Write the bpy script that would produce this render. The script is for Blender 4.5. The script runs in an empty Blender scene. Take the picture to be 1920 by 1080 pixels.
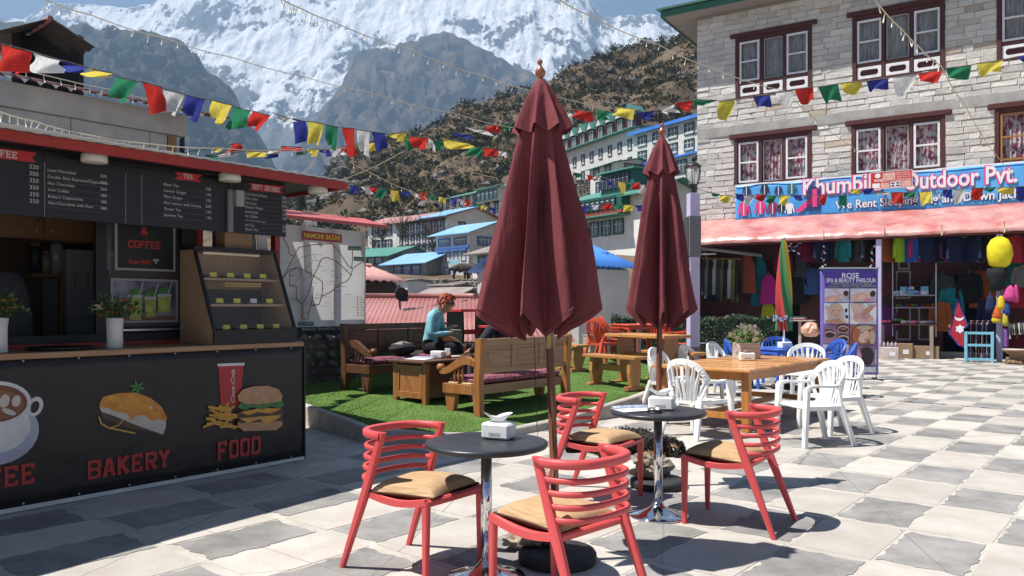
import bpy, bmesh, math, random
from mathutils import Vector, Matrix, noise
random.seed(7)
R = math.radians
PI = math.pi
scene = bpy.context.scene
col = scene.collection
# camera, sky, sun
H, FPX, HZ = 1.47, 1480.0, 575.0        # eye height; focal length and horizon in 1920-wide pixels (survey of the photo)
cd = bpy.data.cameras.new('camera')
cam = bpy.data.objects.new('camera', cd)
col.objects.link(cam)
cam.location = (0, 0, H)
cam.rotation_euler = (R(90), 0, 0)
cd.sensor_width = 36
cd.lens = FPX / 1920 * 36
cd.shift_y = 35 / 1920
cd.clip_end = 30000
cd.clip_start = 0.05
scene.camera = cam
SUN = Vector((0.54, 0.08, -1.0)).normalized()      # direction in which the sunlight travels
SUN_EL = math.asin(-SUN.z)
SUN_AZ = math.atan2(-SUN.x, -SUN.y)                 # compass angle from +Y, clockwise
world = bpy.data.worlds.new('World')
scene.world = world
world.use_nodes = True
wn, wl = world.node_tree.nodes, world.node_tree.links
wn.clear()
wo = wn.new('ShaderNodeOutputWorld')
bg = wn.new('ShaderNodeBackground')
sky = wn.new('ShaderNodeTexSky')
sky.sky_type = 'NISHITA'
sky.sun_disc = False
sky.sun_elevation = SUN_EL
sky.sun_rotation = SUN_AZ
sky.altitude = 3400
sky.air_density = 1.0
sky.dust_density = 0.1
tc = wn.new('ShaderNodeTexCoord')
mp = wn.new('ShaderNodeMapping')
mp.inputs['Scale'].default_value = (1.6, 1.6, 4.0)
mp.inputs['Location'].default_value = (0.9, 0.4, 0.0)
nz = wn.new('ShaderNodeTexNoise')
nz.inputs['Scale'].default_value = 1.5
nz.inputs['Detail'].default_value = 7
nz.inputs['Roughness'].default_value = 0.6
rp = wn.new('ShaderNodeValToRGB')
rp.color_ramp.elements[0].position = 0.55
rp.color_ramp.elements[0].color = (0, 0, 0, 1)
rp.color_ramp.elements[1].position = 0.74
rp.color_ramp.elements[1].color = (1, 1, 1, 1)
mx = wn.new('ShaderNodeMix')
mx.data_type = 'RGBA'
wl.new(tc.outputs['Generated'], mp.inputs['Vector'])
wl.new(mp.outputs['Vector'], nz.inputs['Vector'])
wl.new(nz.outputs['Fac'], rp.inputs['Fac'])
wl.new(rp.outputs['Color'], mx.inputs['Factor'])
wl.new(sky.outputs['Color'], mx.inputs[6])
mx.inputs[7].default_value = (7.0, 7.3, 7.8, 1)
wl.new(mx.outputs[2], bg.inputs['Color'])
bg.inputs['Strength'].default_value = 0.06
wl.new(bg.outputs['Background'], wo.inputs['Surface'])
sl = bpy.data.lights.new('sun', 'SUN')
sl.energy = 5.0
sl.angle = R(0.5)
sl.color = (1.0, 0.955, 0.89)
sun = bpy.data.objects.new('sun', sl)
col.objects.link(sun)
sun.location = (-20, 5, 60)
sun.rotation_euler = SUN.to_track_quat('-Z', 'Y').to_euler()
vs = scene.view_settings
scene.display_settings.display_device = 'sRGB'
vs.view_transform = 'Standard'
vs.look = 'None'
vs.exposure = 0.84
vs.gamma = 1.0
vs.use_curve_mapping = False
scene.cycles.max_bounces = 6
scene.cycles.diffuse_bounces = 3
scene.cycles.glossy_bounces = 3
scene.cycles.transmission_bounces = 4
scene.cycles.transparent_max_bounces = 8
scene.cycles.volume_bounces = 0
scene.cycles.use_denoising = True
scene.cycles.caustics_reflective = False
scene.cycles.caustics_refractive = False
# survey helpers
def at(u, v, Y):
 "point seen at photo pixel (u, v) at depth Y"
 return Vector(((u - 960) / FPX * Y, Y, H + (HZ - v) / FPX * Y))
def turf_z(x, y):
 z = max(0.02, min(0.46, -0.289 - 0.0231 * x + 0.048 * y))
 d = (x + .3) * -.766 + (y - 8.9) * .643
 return z * (1 - .62 * math.exp(-((x - .3) / .55) ** 2) * max(0, min(1, 1 - d / .8)))
def gp(u, v, z=0.0):
 Y = FPX * (H - z) / (v - HZ)
 return Vector(((u - 960) / FPX * Y, Y, z))
def gt(u, v):
 z = 0.1
 for _ in range(12):
  p = gp(u, v, z)
  z = turf_z(p.x, p.y)
 return p
class Plane:
 "vertical plane: origin o, horizontal direction a, inward normal n; off = distance behind the plane"
 def __init__(s, o, ang):
  s.o = Vector((o[0], o[1], 0))
  s.a = Vector((math.sin(ang), math.cos(ang), 0))
  s.n = Vector((-s.a.y, s.a.x, 0))
 def x(s, u, off=0.0):
  k = (u - 960) / FPX
  p = s.o + s.n * off
  return (k * p.y - p.x) / (s.a.x - k * s.a.y)
 def z(s, u, v, off=0.0):
  p = s.o + s.n * off + s.a * s.x(u, off)
  return H + (HZ - v) / FPX * p.y
 def xz(s, u, v, off=0.0):
  return s.x(u, off), s.z(u, v, off)
 def w(s, x, y, z):
  return s.o + s.a * x + s.n * y + Vector((0, 0, z))
 def mat(s):
  return Matrix(((s.a.x, s.n.x, 0, s.o.x), (s.a.y, s.n.y, 0, s.o.y), (0, 0, 1, 0), (0, 0, 0, 1)))
UANG = R(40)
UD = Vector((math.sin(UANG), math.cos(UANG), 0))
VD = Vector((-UD.y, UD.x, 0))
# mesh builder
def T(x=0, y=0, z=0, rz=0, rx=0, ry=0, s=1):
 M = Matrix.Translation((x, y, z)) @ Matrix.Rotation(rz, 4, 'Z') @ Matrix.Rotation(ry, 4, 'Y') @ Matrix.Rotation(rx, 4, 'X')
 if s != 1:
  M = M @ Matrix.Scale(s, 4)
 return M
class MB:
 def __init__(s):
  s.v, s.f, s.m, s.s = [], [], [], []
  s.mi, s.sm, s.M = 0, False, None
 def add(s, vs, fs, M=None, mi=None, sm=None):
  o = len(s.v)
  if M is not None:
   vs = [M @ Vector(p) for p in vs]
  if s.M is not None:
   vs = [s.M @ Vector(p) for p in vs]
  s.v += [tuple(p) for p in vs]
  s.f += [tuple(i + o for i in f) for f in fs]
  s.m += [s.mi if mi is None else mi] * len(fs)
  s.s += [s.sm if sm is None else sm] * len(fs)
  return s
 def box(s, x0, x1, y0, y1, z0, z1, M=None, mi=None, c=0.0):
  if c <= 0:
   vs = [(x, y, z) for z in (z0, z1) for y in (y0, y1) for x in (x0, x1)]
   fs = [(0, 2, 3, 1), (4, 5, 7, 6), (0, 1, 5, 4), (1, 3, 7, 5), (3, 2, 6, 7), (2, 0, 4, 6)]
   return s.add(vs, fs, M, mi)
  bm = bmesh.new()
  bmesh.ops.create_cube(bm, size=1)
  for v in bm.verts:
   v.co = Vector(((x0 + x1) / 2 + v.co.x * (x1 - x0), (y0 + y1) / 2 + v.co.y * (y1 - y0), (z0 + z1) / 2 + v.co.z * (z1 - z0)))
  bmesh.ops.bevel(bm, geom=bm.edges[:], offset=c, segments=1, affect='EDGES')
  bm.verts.index_update()
  s.add([v.co.copy() for v in bm.verts], [[v.index for v in f.verts] for f in bm.faces], M, mi)
  bm.free()
  return s
 def cb(s, cx, cy, cz, sx, sy, sz, M=None, mi=None, c=0.0):
  return s.box(cx - sx / 2, cx + sx / 2, cy - sy / 2, cy + sy / 2, cz - sz / 2, cz + sz / 2, M, mi, c)
 def prism(s, poly, d0, d1, plane='xy', M=None, mi=None, sm=None):
  "extrude a 2-D outline; plane xy (depth along z), xz (along y) or yz (along x)"
  def p3(p, d):
   return {'xy': (p[0], p[1], d), 'xz': (p[0], d, p[1]), 'yz': (d, p[0], p[1])}[plane]
  n = len(poly)
  vs = [p3(p, d0) for p in poly] + [p3(p, d1) for p in poly]
  fs = [tuple(range(n))[::-1], tuple(range(n, 2 * n))] + [(i, (i + 1) % n, n + (i + 1) % n, n + i) for i in range(n)]
  return s.add(vs, fs, M, mi, sm)
 def poly(s, poly, d, plane='xz', M=None, mi=None):
  def p3(p):
   return {'xy': (p[0], p[1], d), 'xz': (p[0], d, p[1]), 'yz': (d, p[0], p[1])}[plane]
  return s.add([p3(p) for p in poly], [tuple(range(len(poly)))], M, mi)
 def tube(s, path, r, n=8, M=None, mi=None, cap=True, sq=None, sm=True):
  "swept tube; r number or list; sq=(w,h) sweeps a rectangle instead"
  path = [Vector(p) for p in path]
  k = len(path)
  rs = r if isinstance(r, (list, tuple)) else [r] * k
  up = Vector((0, 0, 1))
  vs, fs = [], []
  if sq:
   n = 4
  for i, p in enumerate(path):
   t = (path[min(i + 1, k - 1)] - path[max(i - 1, 0)]).normalized()
   a = t.cross(up)
   if a.length < 0.05:
    a = t.cross(Vector((0, 1, 0)))
   a.normalize()
   b = a.cross(t).normalized()
   for j in range(n):
    if sq:
     w, h = sq[i] if isinstance(sq, list) else sq
     ca, cb_ = [(w / 2, h / 2), (-w / 2, h / 2), (-w / 2, -h / 2), (w / 2, -h / 2)][j]
     vs.append(p + a * ca + b * cb_)
    else:
     an = 2 * PI * j / n
     vs.append(p + (a * math.cos(an) + b * math.sin(an)) * rs[i])
  for i in range(k - 1):
   for j in range(n):
    q = (j + 1) % n
    fs.append((i * n + j, i * n + q, (i + 1) * n + q, (i + 1) * n + j))
  if cap:
   fs.append(tuple(range(n)))
   fs.append(tuple(range((k - 1) * n, k * n))[::-1])
  return s.add(vs, fs, M, mi, sm if not sq else False)
 def lathe(s, prof, n=24, M=None, mi=None, sm=True, rf=None):
  "profile [(r, z), ...] turned about z; rf(angle, i) scales the radius"
  vs, fs = [], []
  for i, (r, z) in enumerate(prof):
   for j in range(n):
    a = 2 * PI * j / n
    q = r * (rf(a, i) if rf else 1)
    vs.append((q * math.cos(a), q * math.sin(a), z))
  for i in range(len(prof) - 1):
   for j in range(n):
    q = (j + 1) % n
    fs.append((i * n + j, i * n + q, (i + 1) * n + q, (i + 1) * n + j))
  if prof[0][0] > 1e-5:
   fs.append(tuple(range(n))[::-1])
  if prof[-1][0] > 1e-5:
   k = (len(prof) - 1) * n
   fs.append(tuple(range(k, k + n)))
  return s.add(vs, fs, M, mi, sm)
 def grid(s, fn, nu, nv, M=None, mi=None, sm=True, flip=False):
  vs = [fn(i / nu, j / nv) for j in range(nv + 1) for i in range(nu + 1)]
  w = nu + 1
  fs = [(j * w + i, j * w + i + 1, (j + 1) * w + i + 1, (j + 1) * w + i) for j in range(nv) for i in range(nu)]
  if flip:
   fs = [f[::-1] for f in fs]
  return s.add(vs, fs, M, mi, sm)
 def sheet(s, fn, nu, nv, t, M=None, mi=None, sm=True):
  "grid with thickness t (a closed shell)"
  w = nu + 1
  top = [Vector(fn(i / nu, j / nv)) for j in range(nv + 1) for i in range(nu + 1)]
  nn = []
  for j in range(nv + 1):
   for i in range(w):
    du = top[j * w + min(i + 1, nu)] - top[j * w + max(i - 1, 0)]
    dv = top[min(j + 1, nv) * w + i] - top[max(j - 1, 0) * w + i]
    q = du.cross(dv)
    nn.append(q.normalized() if q.length > 1e-9 else Vector((0, 0, 1)))
  bot = [p - q * t for p, q in zip(top, nn)]
  k = len(top)
  fs = [(j * w + i, j * w + i + 1, (j + 1) * w + i + 1, (j + 1) * w + i) for j in range(nv) for i in range(nu)]
  fs += [tuple(a + k for a in f[::-1]) for f in fs]
  bd = [i for i in range(w)] + [j * w + nu for j in range(1, nv + 1)] + [nv * w + i for i in range(nu - 1, -1, -1)] + [j * w for j in range(nv - 1, 0, -1)]
  for a, b in zip(bd, bd[1:] + bd[:1]):
   fs.append((b, a, a + k, b + k))
  return s.add(top + bot, fs, M, mi, sm)
 def mesh(s, name, mats):
  me = bpy.data.meshes.new(name)
  me.from_pydata(s.v, [], s.f)
  for m in (mats if isinstance(mats, (list, tuple)) else [mats]):
   me.materials.append(m)
  me.polygons.foreach_set('material_index', s.m)
  me.polygons.foreach_set('use_smooth', s.s)
  me.update()
  return me
 def build(s, name, mats, parent=None, M=None, kind=None):
  return link(name, s.mesh(name, mats), parent, M, kind)
def link(name, data, parent=None, M=None, kind=None):
 o = bpy.data.objects.new(name, data)
 col.objects.link(o)
 if parent is not None:
  o.parent = parent
 if M is not None:
  o.matrix_local = M
 if kind:
  o['kind'] = kind
 return o
def tag(o, label, cat, group=None):
 o['label'] = label
 o['category'] = cat
 if group:
  o['group'] = group
 return o
def thing(name, label, cat, M=None, group=None):
 o = bpy.data.objects.new(name, None)
 o.empty_display_size = 0.1
 col.objects.link(o)
 if M is not None:
  o.matrix_world = M
 return tag(o, label, cat, group)
KIDS = {}
def copy_tree(o, M=None, label=None, mats=None, parent=None):
 "a thing with copies of its parts and sub-parts; mats maps old material -> new"
 if not KIDS.get('ready'):
  KIDS.clear()
  KIDS['ready'] = True
 def cp(src, par):
  c = src.copy()
  col.objects.link(c)
  c.parent = par
  if mats and src.data is not None and any(m in mats for m in src.data.materials):
   key = (src.data.name, tuple(sorted((a.name, b.name) for a, b in mats.items())))
   if key not in KIDS:
    d = src.data.copy()
    for i, m in enumerate(d.materials):
     d.materials[i] = mats.get(m, m)
    KIDS[key] = d
   c.data = KIDS[key]
  for ch in src.children:
   cp(ch, c)
  return c
 n = cp(o, parent)
 if M is not None:
  n.matrix_world = M
 if label:
  n['label'] = label
 return n
def facing(p, d):
 "matrix at p whose +y axis points along horizontal direction d"
 return Matrix.Translation(Vector((p[0], p[1], p[2] if len(p) > 2 else 0))) @ Matrix.Rotation(math.atan2(d[1], d[0]) - PI / 2, 4, 'Z')
# materials
MATS = {}
def mat(name, c, c2=None, scale=6.0, rough=0.6, bump=0.0, bscale=60.0, metal=0.0, spec=0.4, stretch=None, alpha=None, trans=0.0,
  rnd=0.0, detail=4, lo=0.35, hi=0.65, coat=0.0, coord='Object', sheen=0.0, isl=False):
 if name in MATS:
  return MATS[name]
 m = bpy.data.materials.new(name)
 MATS[name] = m
 m.use_nodes = True
 nt = m.node_tree
 N, L = nt.nodes, nt.links
 b = N['Principled BSDF']
 b.inputs['Base Color'].default_value = (*c, 1)
 b.inputs['Roughness'].default_value = rough
 b.inputs['Metallic'].default_value = metal
 b.inputs['Specular IOR Level'].default_value = spec
 b.inputs['Transmission Weight'].default_value = trans
 b.inputs['Coat Weight'].default_value = coat
 if sheen:
  b.inputs['Sheen Weight'].default_value = sheen
 t = N.new('ShaderNodeTexCoord')
 v = t.outputs[coord] if coord != 'World' else N.new('ShaderNodeNewGeometry').outputs['Position']
 if stretch:
  mpn = N.new('ShaderNodeMapping')
  mpn.inputs['Scale'].default_value = stretch
  L.new(v, mpn.inputs['Vector'])
  v = mpn.outputs['Vector']
 cur = None
 if c2 is not None:
  n = N.new('ShaderNodeTexNoise')
  n.inputs['Scale'].default_value = scale
  n.inputs['Detail'].default_value = detail
  n.inputs['Roughness'].default_value = 0.62
  L.new(v, n.inputs['Vector'])
  r = N.new('ShaderNodeValToRGB')
  r.color_ramp.elements[0].position = lo
  r.color_ramp.elements[0].color = (*c, 1)
  r.color_ramp.elements[1].position = hi
  r.color_ramp.elements[1].color = (*c2, 1)
  L.new(n.outputs['Fac'], r.inputs['Fac'])
  cur = r.outputs['Color']
 if rnd:
  if isl:
   src = N.new('ShaderNodeNewGeometry').outputs['Random Per Island']
  else:
   src = N.new('ShaderNodeObjectInfo').outputs['Random']
  mr = N.new('ShaderNodeMapRange')
  mr.inputs['To Min'].default_value = 1 - rnd
  mr.inputs['To Max'].default_value = 1 + rnd
  L.new(src, mr.inputs['Value'])
  hs = N.new('ShaderNodeHueSaturation')
  if cur is not None:
   L.new(cur, hs.inputs['Color'])
  else:
   hs.inputs['Color'].default_value = (*c, 1)
  L.new(mr.outputs['Result'], hs.inputs['Value'])
  cur = hs.outputs['Color']
 if cur is not None:
  L.new(cur, b.inputs['Base Color'])
 if bump:
  n2 = N.new('ShaderNodeTexNoise')
  n2.inputs['Scale'].default_value = bscale
  n2.inputs['Detail'].default_value = 3
  L.new(v, n2.inputs['Vector'])
  bp = N.new('ShaderNodeBump')
  bp.inputs['Strength'].default_value = bump
  bp.inputs['Distance'].default_value = 0.02
  L.new(n2.outputs['Fac'], bp.inputs['Height'])
  L.new(bp.outputs['Normal'], b.inputs['Normal'])
 if alpha is not None:
  b.inputs['Alpha'].default_value = alpha
 return m
def cloth(name, c, k=0.75, rough=0.9, **kw):
 return mat(name, c, tuple(x * k for x in c), scale=kw.pop('scale', 9), rough=rough, spec=0.15, bump=kw.pop('bump', 0.15), bscale=kw.pop('bscale', 160), **kw)
def wood(name, c, c2, axis=0, scale=3.0, rough=0.5, **kw):
 st = [14.0, 14.0, 14.0]
 st[axis] = 1.0
 return mat(name, c, c2, scale=scale, rough=rough, stretch=tuple(st), bump=kw.pop('bump', 0.1), bscale=kw.pop('bscale', 8), rnd=kw.pop('rnd', 0.1), lo=0.3, hi=0.7, **kw)
def glass(name, tint=(0.9, 0.95, 0.95), alpha=0.15, rough=0.02):
 return mat(name, tint, rough=rough, spec=0.8, alpha=alpha)
# text as flat mesh print
def text_mesh(body, size, bold=0.0, align='LEFT', sx=1.0, shear=0.0, space=1.0):
 cu = bpy.data.curves.new('txt', 'FONT')
 cu.body = body
 cu.size = size
 cu.offset = bold * size
 cu.align_x = align
 cu.shear = shear
 cu.space_character = space
 cu.resolution_u = 3
 ob = bpy.data.objects.new('txt', cu)
 col.objects.link(ob)
 me = bpy.data.meshes.new_from_object(ob.evaluated_get(bpy.context.evaluated_depsgraph_get()))
 bpy.data.objects.remove(ob)
 bpy.data.curves.remove(cu)
 vs = [(v.co.x * sx, v.co.y) for v in me.vertices]
 fs = [tuple(p.vertices) for p in me.polygons]
 bpy.data.meshes.remove(me)
 return vs, fs
def put_text(mb, body, x, z, size, d=0.0, mi=0, M=None, fit=None, **kw):
 "text on the local xz plane at depth d (front is -y); fit squeezes it to a width"
 vs, fs = text_mesh(body, size, **kw)
 if not vs:
  return
 k = 1.0
 if fit:
  k = fit / (max(p[0] for p in vs) - min(p[0] for p in vs))
 mb.add([(x + p[0] * k, d, z + p[1]) for p in vs], fs, M, mi)
# slab block capitals built from strokes on a 4 x 6 cell
SLAB = {
'B': [((.5,0),(.5,6)),((.5,5.6),(3,5.6)),((3,5.6),(3.6,5)),((3.6,5),(3.6,3.6)),((3.6,3.6),(3,3.1)),((.5,3.1),(3,3.1)),((3,3.1),(3.6,2.5)),((3.6,2.5),(3.6,1)),((3.6,1),(3,.4)),((.5,.4),(3,.4)),((0,.4),(.6,.4)),((0,5.6),(.6,5.6))],
'A': [((.6,0),(1.7,6)),((3.4,0),(2.3,6)),((1.5,5.6),(2.5,5.6)),((1.1,2),(2.9,2)),((0,.4),(1.3,.4)),((2.7,.4),(4,.4))],
'K': [((.6,0),(.6,6)),((.6,2.6),(3.3,6)),((1.5,3.4),(3.4,0)),((0,.4),(1.3,.4)),((0,5.6),(1.3,5.6)),((2.6,5.6),(4,5.6)),((2.7,.4),(4,.4))],
'E': [((.6,0),(.6,6)),((0,5.6),(3.6,5.6)),((0,.4),(3.6,.4)),((.6,3),(2.5,3)),((3.3,6),(3.3,4.4)),((3.3,0),(3.3,1.6)),((2.4,2.3),(2.4,3.7))],
'R': [((.6,0),(.6,6)),((0,5.6),(3,5.6)),((3,5.6),(3.6,5)),((3.6,5),(3.6,3.5)),((3.6,3.5),(3,2.9)),((.6,2.9),(3,2.9)),((2,2.9),(3.3,.2)),((0,.4),(1.3,.4)),((2.8,.4),(4,.4))],
'Y': [((.6,6),(2,2.8)),((3.4,6),(2,2.8)),((2,0),(2,3)),((1.2,.4),(2.8,.4)),((0,5.6),(1.3,5.6)),((2.7,5.6),(4,5.6))],
'F': [((.6,0),(.6,6)),((0,5.6),(3.6,5.6)),((0,.4),(1.5,.4)),((.6,3),(2.5,3)),((3.3,6),(3.3,4.4)),((2.4,2.3),(2.4,3.7))],
'O': [((.5,1),(.5,5)),((3.5,1),(3.5,5)),((1.1,5.6),(2.9,5.6)),((1.1,.4),(2.9,.4)),((.4,4.9),(1.2,5.7)),((3.6,4.9),(2.8,5.7)),((.4,1.1),(1.2,.3)),((3.6,1.1),(2.8,.3))],
'D': [((.6,0),(.6,6)),((0,5.6),(2.7,5.6)),((0,.4),(2.7,.4)),((2.6,5.7),(3.6,4.7)),((3.5,1.2),(3.5,4.8)),((2.6,.3),(3.6,1.3))],
'C': [((.5,1),(.5,5)),((1.1,5.6),(2.9,5.6)),((1.1,.4),(2.9,.4)),((.4,4.9),(1.2,5.7)),((3.6,4.9),(2.8,5.7)),((.4,1.1),(1.2,.3)),((3.6,1.1),(2.8,.3)),((3.5,4),(3.5,6)),((3.5,.9),(3.5,2))],
'T': [((2,0),(2,6)),((.2,5.6),(3.8,5.6)),((1.2,.4),(2.8,.4)),((.4,4.3),(.4,6)),((3.6,4.3),(3.6,6))],
'S': [((.5,3.4),(.5,5)),((1,5.6),(3,5.6)),((1,3),(3,3)),((1,.4),(3,.4)),((3.5,1),(3.5,2.6)),((.4,4.9),(1.1,5.7)),((.4,3.6),(1.1,2.9)),((2.9,3.1),(3.6,2.4)),((3.6,1.1),(2.9,.3)),((3.5,4.4),(3.5,6)),((.5,0),(.5,1.6))],
'I': [((2,0),(2,6)),((1.1,5.6),(2.9,5.6)),((1.1,.4),(2.9,.4))],
'N': [((.6,0),(.6,6)),((3.4,0),(3.4,6)),((.6,5.6),(3.4,.4)),((0,.4),(1.2,.4)),((0,5.6),(1,5.6)),((2.8,5.6),(4,5.6))],
'&': [((3.6,.2),(1.1,4.4)),((1.1,4.4),(1.6,5.6)),((1.4,5.6),(2.4,5.6)),((2.4,5.6),(2.8,4.6)),((2.8,4.6),(.7,2.2)),((.6,2.4),(.6,1)),((.5,1),(1.2,.4)),((1,.4),(2.4,.4)),((2.2,.4),(3.7,2.6))],
' ': [],
}
def slab_text(mb, body, x, z, h, w=None, d=0.0, mi=0, wt=0.95, M=None):
 "condensed slab-serif capitals, h tall; each stroke stands a hair proud of the last"
 k = h / 6
 cw = (w / len(body)) if w else 4.6 * k
 kx = cw / 4.6
 e = 0
 for i, ch in enumerate(body):
  for (a, b) in SLAB.get(ch, []):
   p = Vector((x + i * cw + a[0] * kx, z + a[1] * k))
   q = Vector((x + i * cw + b[0] * kx, z + b[1] * k))
   t = (q - p)
   if t.length < 1e-6:
    continue
   t.normalize()
   n = Vector((-t.y, t.x)) * (wt * (kx * abs(t.y) + k * abs(t.x)) / 2)
   e += 1
   dd = d - 0.0002 * (e % 14)
   mb.add([(c.x, dd, c.y) for c in (p + n, p - n, q - n, q + n)], [(0, 1, 2, 3)], M, mi)
# the land
def lerp_tab(tab, x):
 if x <= tab[0][0]:
  return tab[0][1]
 for (a, b), (c, d) in zip(tab, tab[1:]):
  if x <= c:
   return b + (d - b) * (x - a) / (c - a)
 return tab[-1][1]
def nz3(p, o=5):
 return noise.fractal(p, 1.0, 2.1, o)
def attr_mat(name, rock, rock2, snow, scale, nscale, rough=0.85):
 "rock with snow lying where the mesh attribute 'cover' says, broken up by noise"
 m = bpy.data.materials.new(name)
 m.use_nodes = True
 N, L = m.node_tree.nodes, m.node_tree.links
 b = N['Principled BSDF']
 b.inputs['Roughness'].default_value = rough
 b.inputs['Specular IOR Level'].default_value = 0.1
 at_ = N.new('ShaderNodeAttribute')
 at_.attribute_name = 'cover'
 g = N.new('ShaderNodeNewGeometry')
 def noise_(sc, st=(1, 1, 1), det=8, rgh=0.65):
  mp_ = N.new('ShaderNodeMapping')
  mp_.inputs['Scale'].default_value = st
  mp_.inputs['Rotation'].default_value = (0, R(24), 0)
  L.new(g.outputs['Position'], mp_.inputs['Vector'])
  n = N.new('ShaderNodeTexNoise')
  n.inputs['Scale'].default_value = sc
  n.inputs['Detail'].default_value = det
  n.inputs['Roughness'].default_value = rgh
  L.new(mp_.outputs['Vector'], n.inputs['Vector'])
  return n.outputs['Fac']
 def math_(op, a, b_):
  n = N.new('ShaderNodeMath')
  n.operation = op
  for i, x in enumerate((a, b_)):
   if isinstance(x, (int, float)):
    n.inputs[i].default_value = x
   else:
    L.new(x, n.inputs[i])
  return n.outputs[0]
 n1 = noise_(scale, (1, 1, 0.6))
 n2 = noise_(scale * 4.5, (1.6, 1, 0.35), 6, 0.7)
 sep = N.new('ShaderNodeSeparateXYZ')
 L.new(g.outputs['Normal'], sep.inputs[0])
 f = math_('ADD', math_('MULTIPLY', n1, 2.9), math_('MULTIPLY', n2, 2.0))
 f = math_('ADD', f, math_('MULTIPLY', sep.outputs[2], 0.6))
 f = math_('ADD', f, at_.outputs['Fac'])
 rp_ = N.new('ShaderNodeValToRGB')
 rp_.color_ramp.elements[0].position = 0.48
 rp_.color_ramp.elements[0].color = (0, 0, 0, 1)
 rp_.color_ramp.elements[1].position = 0.52
 rp_.color_ramp.elements[1].color = (1, 1, 1, 1)
 L.new(math_('ADD', math_('MULTIPLY', f, 0.25), -0.235), rp_.inputs['Fac'])
 r2 = N.new('ShaderNodeMix')
 r2.data_type = 'RGBA'
 r2.inputs[6].default_value = (*rock, 1)
 r2.inputs[7].default_value = (*rock2, 1)
 n3 = N.new('ShaderNodeMapRange')
 n3.inputs['From Min'].default_value = 0.4
 n3.inputs['From Max'].default_value = 0.6
 L.new(noise_(nscale, (1, 1, 1)), n3.inputs['Value'])
 L.new(n3.outputs[0], r2.inputs['Factor'])
 mix = N.new('ShaderNodeMix')
 mix.data_type = 'RGBA'
 L.new(rp_.outputs['Color'], mix.inputs['Factor'])
 L.new(r2.outputs[2], mix.inputs[6])
 mix.inputs[7].default_value = (*snow, 1)
 L.new(mix.outputs[2], b.inputs['Base Color'])
 bp = N.new('ShaderNodeBump')
 bp.inputs['Strength'].default_value = 0.55
 bp.inputs['Distance'].default_value = 0.16 / scale
 L.new(math_('ADD', n1, n2), bp.inputs['Height'])
 L.new(bp.outputs['Normal'], b.inputs['Normal'])
 return m
def mountain(name, ridge, Y0, Yr, vb, cols, rows, amp, freq, material, cover, seed, u0=-320, u1=1400, shape=1.15):
 "range of real relief between distances Y0 and Yr whose crest follows the surveyed skyline"
 V, Fc, cov = [], [], []
 nb = 8
 for j in range(rows + nb + 1):
  t = j / rows
  for i in range(cols + 1):
   u = u0 + (u1 - u0) * i / cols
   s = (u - 960) / FPX
   vr = lerp_tab(ridge, u)
   Y = Y0 + (Yr - Y0) * t
   zr = H + (HZ - vr) / FPX * Yr
   zb = H + (HZ - vb) / FPX * Y0
   if t <= 1:
    z = zb + (zr - zb) * t ** shape
   else:
    z = zr - (t - 1) * (Yr - Y0) * 1.2
   P = Vector((s * Y * freq, Y * freq * 0.8, seed + z * freq * 0.4))
   # ribs running down the slope
   rib = 1 - abs(noise.fractal(Vector((P.x * 1.3 + 0.5 * noise.noise(P), P.y * 0.45, seed)), 0.9, 2.2, 6)) * 2
   k = amp * min(1.0, 4 * t + 0.1) * (0.25 + 0.75 * min(1, abs(1 - t) * 5))
   d = (rib * 0.35 + nz3(P * 2.3, 6) * 0.45 + (noise.ridged_multi_fractal(Vector((P.x * 2.6, P.y * 0.7, P.z * .5 + 4)), 0.85, 2.15, 8, 0.9, 1.8) - 1.0) * 0.5) * k
   V.append((s * Y + nz3(P * 1.7 + Vector((9, 3, 1)), 4) * k * 0.5, Y - d * 0.6, z + d * 0.75))
   vv = HZ - (z - H) / Y * FPX
   cov.append(cover(u, vv, t))
 w = cols + 1
 for j in range(rows + nb):
  for i in range(cols):
   Fc.append((j * w + i, j * w + i + 1, (j + 1) * w + i + 1, (j + 1) * w + i))
 me = bpy.data.meshes.new(name)
 me.from_pydata(V, [], Fc)
 a = me.attributes.new('cover', 'FLOAT', 'POINT')
 a.data.foreach_set('value', cov)
 me.materials.append(material)
 me.polygons.foreach_set('use_smooth', [True] * len(Fc))
 me.update()
 return link(name, me, kind='structure')
def gauss(u, v, cu, cv, ru, rv):
 return math.exp(-((u - cu) / ru) ** 2 - ((v - cv) / rv) ** 2)
def snow_cover(u, v, t):
 c = lerp_tab([(0, 0.20), (60, 0.18), (110, 0.10), (170, -0.02), (230, -0.2), (300, -0.5), (400, -1)], v)
 c += 0.55 * gauss(u, v, 530, 120, 95, 42) + 0.4 * gauss(u, v, 440, 110, 60, 40) + 0.22 * gauss(u, v, 520, 200, 90, 70)
 c += 0.28 * gauss(u, v, 800, 40, 180, 50) + 0.25 * gauss(u, v, 960, 110, 90, 22) + 0.2 * gauss(u, v, 640, 20, 70, 60)
 c -= 0.45 * max(0, 1 - max(0, u + 60) / 330) if v > 2 else 0
 c -= 0.12 * gauss(u, v, 1040, 110, 70, 30)
 c -= 0.22 * gauss(u, v, 610, 60, 26, 50) + 0.18 * gauss(u, v, 395, 40, 50, 30)
 return c
snow_ridge = [(-320, 66), (-60, 44), (0, 34), (45, 38), (85, 7), (180, 9), (235, 15), (282, 8), (300, -12), (400, -30), (560, -36), (700, -34),
   (830, -26), (960, -34), (1070, -30), (1104, -10), (1118, 16), (1130, 30), (1150, 34), (1168, 28), (1200, 31), (1225, 27), (1265, 44), (1330, 52), (1750, 120)]
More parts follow.
